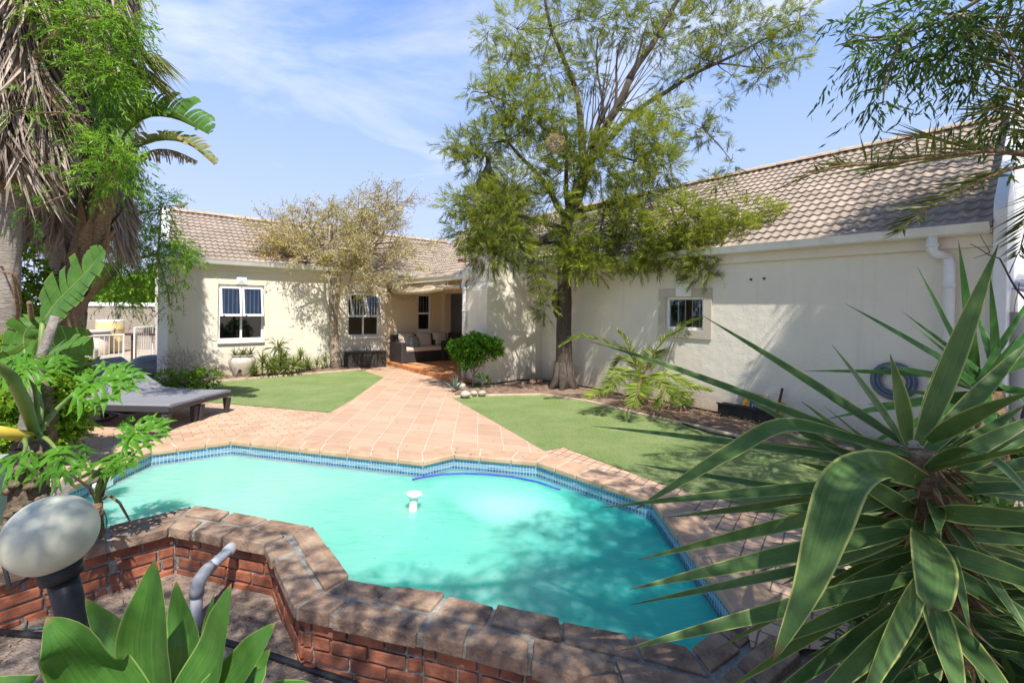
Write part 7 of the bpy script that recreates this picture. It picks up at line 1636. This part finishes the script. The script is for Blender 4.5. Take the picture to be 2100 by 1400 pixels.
mb = MB(); mb.obox(rc + Vector((.02, .02, .262)), Vector((.34, .04, 0)), Vector((-.02, .22, 0)), UP * .03); mb.build('lid', M['red'], crt)

# ------------------------------------------------------------------ along the right wing
TX0, TX1 = hitR(1492, 860)[0], hitR(1596, 880)[0]
tr_ = thing('trough', 'long black plastic trough standing against the right wall', 'trough', tuple(RW(TX0, 0, .2))); mb = MB()
z0_, z1_ = .05, .22
for (a0, a1, o0, o1) in ((TX0, TX1, .14, .155), (TX0, TX1, .325, .34), (TX0, TX0 + .015, .155, .325), (TX1 - .015, TX1, .155, .325)): bar(mb, RW, a0, a1, z0_, z1_, o0, o1)
bar(mb, RW, TX0, TX1, z0_ - .02, z0_, .14, .34); mb.build('body', M['black_plastic'], tr_, bevel=.008)
mb = MB(); bar(mb, RW, TX0 - .01, TX1 + .01, z1_ + .001, z1_ + .02, .335, .36); mb.build('rim', M['black_plastic'], tr_)
bgx0, bgx1 = hitR(1526, 850)[0], hitR(1610, 868)[0]
sg = thing('sign_board', 'faded orange and blue printed board leaning on the right wall behind the trough', 'board', tuple(RW(bgx0, 0, .05)))
mb = MB(); def_ = lambda a, z, o: RW(a, z, .02 + o + (.36 - z) * .22)
bar(mb, def_, bgx0, bgx1, .04, .335, 0, .012); mb.build('panel', surf('ochre_board', (.52, .25, .03), (.66, .36, .06), 5, .7, .1), sg)
blue = surf('board_blue_print', (.02, .05, .22), (.04, .09, .32), 6, .6, 0); wl_ = bgx1 - bgx0
mb = MB(); bar(mb, def_, bgx0 + wl_ * .18, bgx0 + wl_ * .42, .10, .33, .0121, .014); mb.build('printed_panel', blue, sg)
mb = MB()
for i in range(4):
    z = .11 + i * .055; bar(mb, def_, bgx0 + wl_ * (.60 + .02 * (i % 2)), bgx0 + wl_ * (.86 - .03 * (i % 3)), z, z + .03, .0121, .014)
mb.build('printed_lines', blue, sg)
mb = MB(); cxs = bgx0 + wl_ * .29
for a_ in range(5):
    aa = a_ * 1.257; bar(mb, def_, cxs + .025 * math.cos(aa) - .006, cxs + .025 * math.cos(aa) + .006, .22 + .025 * math.sin(aa) - .006, .22 + .025 * math.sin(aa) + .006, .0141, .016)
mb.build('printed_emblem', M['white'], sg)
mb = MB(); bar(mb, def_, bgx0 - .06, bgx0 + wl_ * .62, .335, .40, -.006, .002); mb.build('backing_board', M['curb'], sg)
hx = hitR(1600, 880)[0]; mb = MB(); mb.tube([RW(hx, .04, .2), RW(hx + .06, .55, .10)], .018, 7); tag(mb.build('tool_handle', M['darkwood'], None), 'short dark tool handle leaning against the printed board', 'tool')
def hose(pts, r, mat, label, nm='hose'):
    mb = MB(); mb.tube(pts, r, 8); return tag(mb.build(nm, mat, None, smooth=True), label, 'hose')
hose([Vector((-.95, 9.52, .075)), Vector((-.7, 9.35, .075)), Vector((-.3, 9.45, .085)), Vector((.2, 9.95, .085)), RW(5.2, .08, .25), RW(6.2, .075, .22), RW(7.0, .07, .3), RW(7.8, .065, .2), RW(8.6, .06, .25), RW(9.8, .065, .3), RW(11, .06, .3)], .017, M['black_plastic'], 'black irrigation hose running along the foot of the right wing')
pp = [at(*p, .06) for p in ((1400, 868), (1450, 885), (1530, 902), (1620, 925), (1720, 945), (1850, 975))]
hose(pp, .014, M['black_plastic'], 'thin black drip pipe along the kerb of the right bed')
hose([at(1700, 905, .05), at(1640, 893, .05), at(1610, 890, .06), at(1660, 902, .05), at(1740, 920, .05)], .016, M['sling'], 'loose loop of grey hose lying in the bed right of the trough')
hose([RW(4.55, .04, .12), RW(4.45, .15, .05), RW(4.42, .5, .03), RW(4.40, .8, .02)], .007, M['white'], 'thin white cable running up the wall beside the chimney')
for i, (px, py, r, lab) in enumerate(((955, 811, .085, 'largest pale round stone at the path corner'), (972, 808, .06, 'grey stone second from the path corner'), (989, 808, .065, 'buff stone third from the path corner'), (1047, 790, .07, 'reddish stone at the foot of the chimney face'), (1092, 785, .07, 'terracotta coloured stone left of the feathery tree'), (1107, 784, .06, 'brown stone touching the feathery tree root'), (1075, 788, .055, 'dark little stone between chimney and feathery tree'), (945, 795, .09, 'pale stone behind the blue agave'))):
    c = at(px, py, .05); mb = MB(); mb.blob(c + UP * r * .3, (r * 1.2, r, r * .75), i + 40, 14, 9, .10)
    st_ = ((.40, .34, .28), (.54, .48, .41)) if i in (0, 1, 2, 7) else ((.36, .20, .13), (.48, .30, .20))
    tag(mb.build('stone', surf('river_stone_%s' % ('pale', 'grey', 'buff', 'red', 'terracotta', 'brown', 'dark', 'white')[i], st_[0], st_[1], 14, .8, .4, .006, 50), None, smooth=True), lab, 'stone', 'stones edging the right bed')
# garden hose reel behind the yucca
rl = atd(1835, 790, 5.0); hr = thing('hose_reel', 'blue grey coiled hose hanging on the right wall behind the yuccas', 'hose', tuple(rl)); brx, brz = hitR(1835, 780); mb = MB()
for k_ in range(5): mb.tube([RW(brx + (.22 - k_ * .022) * math.cos(t), brz + (.22 - k_ * .022) * math.sin(t), .06 + .02 * (k_ % 2)) for t in np.linspace(0, 6.283, 26)], .016, 7, cap=False)
mb.build('coil', surf('blue_grey_hose', (.10, .13, .17), (.16, .20, .25), 8, .5, 0), hr, smooth=True); hr.location = tuple(RW(brx, brz, 0)); hr.children[0].matrix_parent_inverse = Matrix.Translation(hr.location).inverted()
mb = MB(); mb.tube([RW(brx, brz + .15, 0), RW(brx, brz + .15, .12)], .02, 7); o = mb.build('bracket', M['dark_metal'], None); o.parent = hr; o.matrix_parent_inverse = Matrix.Translation(hr.location).inverted()

# ------------------------------------------------------------------ neighbour beyond the right gable
nb = thing('neighbour_house', 'bright white neighbouring house with a slate roofed lean-to past the right gable', 'house', (9.5, 5.5, 0))
mb = MB(); mb.obox(Vector((8.2, 7.6, -.3)), Vector((8, -2, 0)), Vector((1.5, 6, 0)), UP * 5.4); mb.build('wall', M['white'], nb)
mb = MB(); a_ = Vector((5.75, 5.0, 0)); mb.obox(a_ + UP * -.3, Vector((6, -1.5, 0)), Vector((.3, 1.2, 0)), UP * 1.98); mb.obox(a_ + Vector((0, -.05, 1.681)), Vector((6, -1.5, 0)), Vector((.02, .08, 0)), UP * .15); mb.build('lean_to_wall', M['white'], nb)
mb = MB(); mb.quad(a_ + Vector((-.02, -.08, 1.84)), a_ + Vector((6, -1.58, 1.84)), a_ + Vector((6.4, -.2, 2.2)), a_ + Vector((.4, 1.3, 2.2))); mb.build('lean_to_roof', surf('slate_roof', (.16, .17, .20), (.30, .31, .35), 8, .7, .5, .02, 20), nb)

# ------------------------------------------------------------------ planter: lamp, pipes
GL = 1.555; gc = atd(105, 1095, GL); lampb = atd(150, 1300, 1.6)
lp = thing('globe_lamp', 'frosted glass globe garden lamp on a tilted black post in the planter corner', 'garden lamp', (lampb.x, lampb.y, -.38))
m_, nt_, b_ = new_mat('frosted_globe'); mp_ = coords(nt_, 'World'); n_ = N(nt_, 'ShaderNodeTexNoise', Scale=11, Detail=6, Roughness=.65); nt_.links.new(mp_.outputs[0], n_.inputs['Vector']); r_ = ramp(nt_, [(.35, (.48, .485, .37)), (.6, (.56, .56, .44)), (.76, (.47, .41, .27))]); nt_.links.new(n_.outputs[0], r_.inputs[0]); nt_.links.new(r_.outputs[0], b_.inputs['Base Color'])
b_.inputs['Roughness'].default_value = .5; b_.inputs['Subsurface Weight'].default_value = .35; b_.inputs['Subsurface Radius'].default_value = (.08, .08, .05); b_.inputs['Coat Weight'].default_value = .06
ax_ = (gc - lampb); ax_ = Vector((-.22, -.05, 1)).normalized()
bpy.ops.mesh.primitive_uv_sphere_add(segments=48, ring_count=24, radius=.126, location=gc); gl_ = bpy.context.object; gl_.name = 'globe'; gl_.data.name = 'globe'; bpy.ops.object.shade_smooth(); gl_.data.materials.append(m_)
gl_.data.transform(Matrix.Translation(gc)); gl_.location = (0, 0, 0); adopt(gl_, lp)
mb = MB(); neck = gc - ax_ * .115; mb.tube([gc - ax_ * .105, gc - ax_ * .155], [.062, .058], 20); mb.build('collar', M['black_plastic'], lp, smooth=True)
mb = MB(); foot = Vector((lampb.x + .03, lampb.y, -.40)); mb.tube([gc - ax_ * .15, gc - ax_ * .3, foot], [.042, .042, .045], 16); mb.build('post', M['black_plastic'], lp, smooth=True)
mb = MB(); mb.tube(bend_path(gc - ax_ * .16 + Vector((-.05, 0, 0)), gc + Vector((-.16, .02, -.2)), 7, .2), .006, 6); mb.tube([gc + Vector((-.16, .02, -.2)), gc + Vector((-.2, .03, -.1)), gc + Vector((-.24, .04, 0.02))], .006, 6); mb.build('cable', M['black_plastic'], lp)
PG = 2.6
w_ = at(478, 1120, -.06); e_ = atd(412, 1180, w_.y - .36)
pts = [w_ + Vector((.02, .1, .03)), w_, w_.lerp(e_, .55), e_ + Vector((.01, .03, .012)), e_ + Vector((-.005, 0, -.02)), e_ + Vector((-.015, -.01, -.07)), e_ + Vector((-.017, -.012, -.16)), Vector((e_.x - .02, e_.y - .015, -.42))]
dpipe = thing('drain_pipe', 'grey plastic drain pipe elbow coming out of the brick wall in the planter', 'pipe', (e_.x, e_.y, -.38)); mb = MB(); mb.tube(pts, .033, 18); mb.build('pipe', surf('grey_pvc', (.40, .42, .46), (.52, .54, .58), 6, .45, .15, .003, 40, stain=((.28, .27, .25), 5, .5)), dpipe, smooth=True)
mb = MB(); d01 = (e_ - w_).normalized(); mb.tube([e_ - d01 * .10, e_ + Vector((.01, .03, .012)), e_ + Vector((-.005, 0, -.02)), e_ + Vector((-.015, -.01, -.07)), e_ + Vector((-.016, -.011, -.12))], .039, 18); M['fit'] = surf('grey_pvc_fitting', (.28, .28, .30), (.36, .36, .38), 6, .55, .15, .003, 40); mb.build('elbow', M['fit'], dpipe, smooth=True); mb = MB(); mb.tube([w_ - d01 * .02, w_ + d01 * .07], .039, 18); mb.build('collar', M['fit'], dpipe, smooth=True)
hz = -.36
hose([at(*p, hz) for p in ((-60, 1290), (60, 1300), (180, 1308), (330, 1290), (450, 1312), (560, 1345), (640, 1372), (720, 1400), (860, 1460))], .017, M['black_plastic'], 'black hose lying across the soil inside the planter')
hose([at(*p, hz) for p in ((-20, 1255), (30, 1255), (55, 1268), (50, 1290), (90, 1285))], .004, surf('teal_wire', (.03, .16, .18), (.05, .22, .24), 6, .6, 0), 'thin teal wire loop on the planter soil near the lamp', 'wire')
# leaf litter: dry leaves and twigs on the planter soil and beds
fb = FB(); k = 1500; xy = np.stack([rng.uniform(-3.2, .9, k), rng.uniform(1.2, 3.4, k), np.full(k, -.368)], 1); d = rng.normal(size=(k, 3)); d[:, 2] *= .12
fb.leaves(xy, d, rng.uniform(.012, .06, k), rng.uniform(.003, .012, k), rng.random(k), roll=(0, 0, 1))
k = 2600; t = rng.random(k); bb_ = rng.uniform(4.6, 11.3, k); oo = rng.uniform(.05, .75, k); xy = np.array([vec(RW(b_, .065, o_)) for b_, o_ in zip(bb_, oo)]); d = rng.normal(size=(k, 3)); d[:, 2] = np.abs(d[:, 2]) * .15
fb.leaves(xy, d, rng.uniform(.02, .10, k), rng.uniform(.004, .014, k), rng.random(k), roll=(0, 0, 1))
k = 700; aa_ = rng.uniform(.3, 4.3, k); xy = np.array([vec(LW(a_, .06, o_)) for a_, o_ in zip(aa_, rng.uniform(.05, .6, k))]); d = rng.normal(size=(k, 3)); d[:, 2] = np.abs(d[:, 2]) * .15
fb.leaves(xy, d, rng.uniform(.02, .08, k), rng.uniform(.005, .016, k), rng.random(k), roll=(0, 0, 1))
k = 420; pts_ = []
while len(pts_) < k:
    px_, py_ = rng.uniform(300, 1500), rng.uniform(770, 935); q_ = at(px_, py_, .012)
    if q_.y > 4.9 or q_.x > 1.3: pts_.append(vec(q_) + np.array([0, 0, .006]))
d = rng.normal(size=(k, 3)); d[:, 2] *= .1
fb.leaves(np.array(pts_), d, rng.uniform(.015, .06, k), rng.uniform(.004, .012, k), rng.random(k), roll=(0, 0, 1))
k = 60; pts_ = np.array([vec(at(rng.uniform(500, 1380), rng.uniform(1000, 1230), WATER_Z)) + np.array([0, 0, .004]) for _ in range(k)]); pts_ = pts_[(pts_[:, 0] < 1.1) & (pts_[:, 1] > 2.9) & (pts_[:, 1] < 4.6)]; k = len(pts_); d = rng.normal(size=(k, 3)); d[:, 2] = 0
fb.leaves(pts_, d, rng.uniform(.008, .035, k), rng.uniform(.002, .005, k), rng.random(k) * .4, roll=(0, 0, 1))
lt = fb.build('leaf_litter', leafmat('dry_leaf_litter', (.06, .035, .02), (.42, .30, .18), .05, .9)); lt['kind'] = 'stuff'; tag(lt, 'scattered dry leaves and twigs on the beds, paving and water', 'leaf litter')

# ------------------------------------------------------------------ in and around the pool
fl = at(848, 1045, WATER_Z); fl = Vector((fl.x, fl.y, WATER_Z + .075)); cl_ = thing('chlorine_floater', 'white mushroom shaped chlorine floater in the pool', 'pool floater', tuple(fl)); mb = MB(); ax2 = Vector((.06, .10, 1)).normalized()
mb.lathe(fl, [(.0, .075), (.05, .078), (.068, .074), (.071, .066), (.066, .052), (.045, .03)], 28, ax2); mb.build('cap', M['white'], cl_, smooth=True)
mb = MB(); mb.lathe(fl, [(.045, .031), (.038, .02), (.036, -.02), (.036, -.10), (.040, -.10), (.040, -.13)], 24, ax2); mb.build('cage', surf('floater_grille', (.60, .66, .56), (.78, .80, .70), 60, .5, .2, .003, 120), cl_, smooth=True)
hp2 = [at(*p, WATER_Z + .006) for p in ((846, 983), (870, 977), (905, 972), (950, 970), (1000, 972), (1050, 977), (1100, 987), (1148, 1003))]
mb = MB(); mb.tube(hp2, .011, 10); tag(mb.build('pool_hose', surf('blue_hose', (.03, .06, .34), (.06, .12, .48), 30, .4, .3, .003, 90), None, smooth=True), 'curved dark blue hose floating along the entry step of the pool', 'hose')
sk = at(172, 1005, -.10); mb = MB(); d_ = (far[1] - far[0]).normalized(); ns_ = Vector((d_.y, -d_.x, 0)); base_ = far[0] + d_ * .35 + UP * -.14; mb.obox(base_, d_ * .22, ns_ * .03, UP * .09); sk_ = tag(mb.build('skimmer', M['white'], None, bevel=.006), 'white weir mouth in the left tiled side of the pool', 'skimmer')
wlog = thing('timber_post', 'grey weathered timber post leaning behind the small philodendron', 'post', tuple(atd(120, 1030, 3.0))); mb = MB(); p0, p1 = atd(88, 1060, 2.9), atd(146, 950, 3.15); d = (p1 - p0); s_ = Vector((.055, -.02, 0)); mb.obox(p0, d, s_, Vector((.01, .05, .01))); mb.build('timber', surf('weathered_timber', (.12, .11, .10), (.26, .24, .22), 6, .9, .5, .006, 30, stretch=(4, 4, .6)), wlog)
p0 = at(-60, 1090, -.02); mb = MB(); q0_, q1_ = atd(-120, 1100, 2.6), atd(20, 930, 3.3); q0_.z = -.4; q1_.z = -.4; dd_ = q1_ - q0_; nn_ = Vector((dd_.y, -dd_.x, 0)).normalized(); mb.obox(q0_, dd_, -nn_ * .2, UP * .95)
tag(mb.build('garden_wall', surf('mossy_painted_wall', (.26, .30, .24), (.46, .50, .42), 5, .9, .5, .01, 30, stain=((.16, .20, .13), 3, .6)), None), 'low mossy painted wall at the left edge beside the philodendron trunk', 'wall')
# ------------------------------------------------------------------ light, sky, camera
S = Vector((.162, -.532, .83)).normalized()
sl_ = bpy.data.lights.new('sun', 'SUN'); sl_.energy = 7.2; sl_.angle = R(.53); sl_.color = (1, .955, .88)
so = bpy.data.objects.new('sun', sl_); COL.objects.link(so); so.rotation_euler = S.to_track_quat('Z', 'Y').to_euler(); so.location = (3, -10, 20)
wd = bpy.data.worlds.new('World'); scene.world = wd; wd.use_nodes = True; nt = wd.node_tree
sky = nt.nodes.new('ShaderNodeTexSky'); sky.sky_type = 'NISHITA'; sky.sun_disc = False
sky.sun_elevation = math.asin(S.z); sky.sun_rotation = math.atan2(S.x, S.y); sky.air_density = 1.0; sky.dust_density = .6; sky.ozone_density = 1.5
tc = nt.nodes.new('ShaderNodeTexCoord'); mp = nt.nodes.new('ShaderNodeMapping'); mp.inputs['Scale'].default_value = (1.1, 1.6, 3.6); mp.inputs['Rotation'].default_value = (R(8), R(24), R(20))
nt.links.new(tc.outputs['Generated'], mp.inputs['Vector'])
n1 = N(nt, 'ShaderNodeTexNoise', Scale=1.7, Detail=9, Roughness=.58, Distortion=.5); nt.links.new(mp.outputs[0], n1.inputs['Vector'])
r1_ = ramp(nt, [(.42, (0, 0, 0)), (.70, (.9, .9, .9))]); nt.links.new(n1.outputs[0], r1_.inputs[0])
# hazier towards the horizon
sp = nt.nodes.new('ShaderNodeSeparateXYZ'); nt.links.new(tc.outputs['Generated'], sp.inputs[0])
mr = N(nt, 'ShaderNodeMapRange'); nt.links.new(sp.outputs[2], mr.inputs[0]); mr.inputs[1].default_value = 0; mr.inputs[2].default_value = .55; mr.inputs[3].default_value = .72; mr.inputs[4].default_value = .03
mx_ = N(nt, 'ShaderNodeMath', operation='MAXIMUM'); nt.links.new(r1_.outputs[0], mx_.inputs[0]); nt.links.new(mr.outputs[0], mx_.inputs[1])
blue = mix(nt, sky.outputs[0], (2.35, 4.15, 8.9), .85)
colw = mix(nt, blue, (6.9, 7.5, 8.6), mx_.outputs[0])
mz = N(nt, 'ShaderNodeMapRange'); mz.interpolation_type = 'SMOOTHSTEP'; nt.links.new(sp.outputs[2], mz.inputs[0]); mz.inputs[1].default_value = .42; mz.inputs[2].default_value = .85; mz.inputs[3].default_value = 0; mz.inputs[4].default_value = .85
colw = mix(nt, colw, (.9, 1.75, 4.2), mz.outputs[0])      # deep blue overhead
bg = nt.nodes['Background']; nt.links.new(colw, bg.inputs[0]); bg.inputs[1].default_value = .135
cd = bpy.data.cameras.new('camera'); cam = bpy.data.objects.new('camera', cd); COL.objects.link(cam)
cd.sensor_width = 36; cd.lens = FOC / 2100 * 36; cd.shift_y = -(700 - CY) / 2100; cd.clip_end = 500; cd.clip_start = .02
cam.matrix_world = Matrix.Translation(CAM) @ Matrix.Rotation(-ROLL, 4, 'Y') @ Matrix.Rotation(R(90), 4, 'X')
scene.camera = cam
scene.view_settings.view_transform = 'Standard'; scene.view_settings.look = 'None'; scene.view_settings.exposure = 0; scene.view_settings.gamma = 1
scene.render.engine = 'CYCLES'
scene.cycles.max_bounces = 8; scene.cycles.transparent_max_bounces = 12; scene.cycles.use_denoising = True; scene.cycles.caustics_reflective = False; scene.cycles.caustics_refractive = False

SL = {'ground': ['bare earth ground around the garden'], 'path': ['terracotta tiled path from the pool to the veranda'], 'pavement': ['clay brick paving under the loungers left of the path', 'narrow brick paved strip between the pool and the right lawn'],
      'lawn': ['left lawn of artificial turf below the left wing', 'right lawn of artificial turf in front of the right wing'], 'kerb': ['thin concrete kerb along the right bed', 'thin concrete kerb along the left bed'],
      'yard': ['paved side yard beyond the gable end'], 'water': ['milky turquoise pool water'], 'planter_soil': ['dry soil floor of the planter in the foreground'],
      'soil': ['cut earth edge round the planter', 'dry soil floor of the planter in the foreground', 'narrow soil bed along the left wing', 'soil bed along the foot of the right wing']}
cnt = {}
for o in list(COL.objects):
    if o.parent is None and o.get('kind') == 'structure' and not o.get('label'):
        k = o.name.split('.')[0]; i = cnt.get(k, 0); cnt[k] = i + 1
        if k in SL and i < len(SL[k]): o['label'] = SL[k][i]; o['category'] = k.replace('_', ' ')
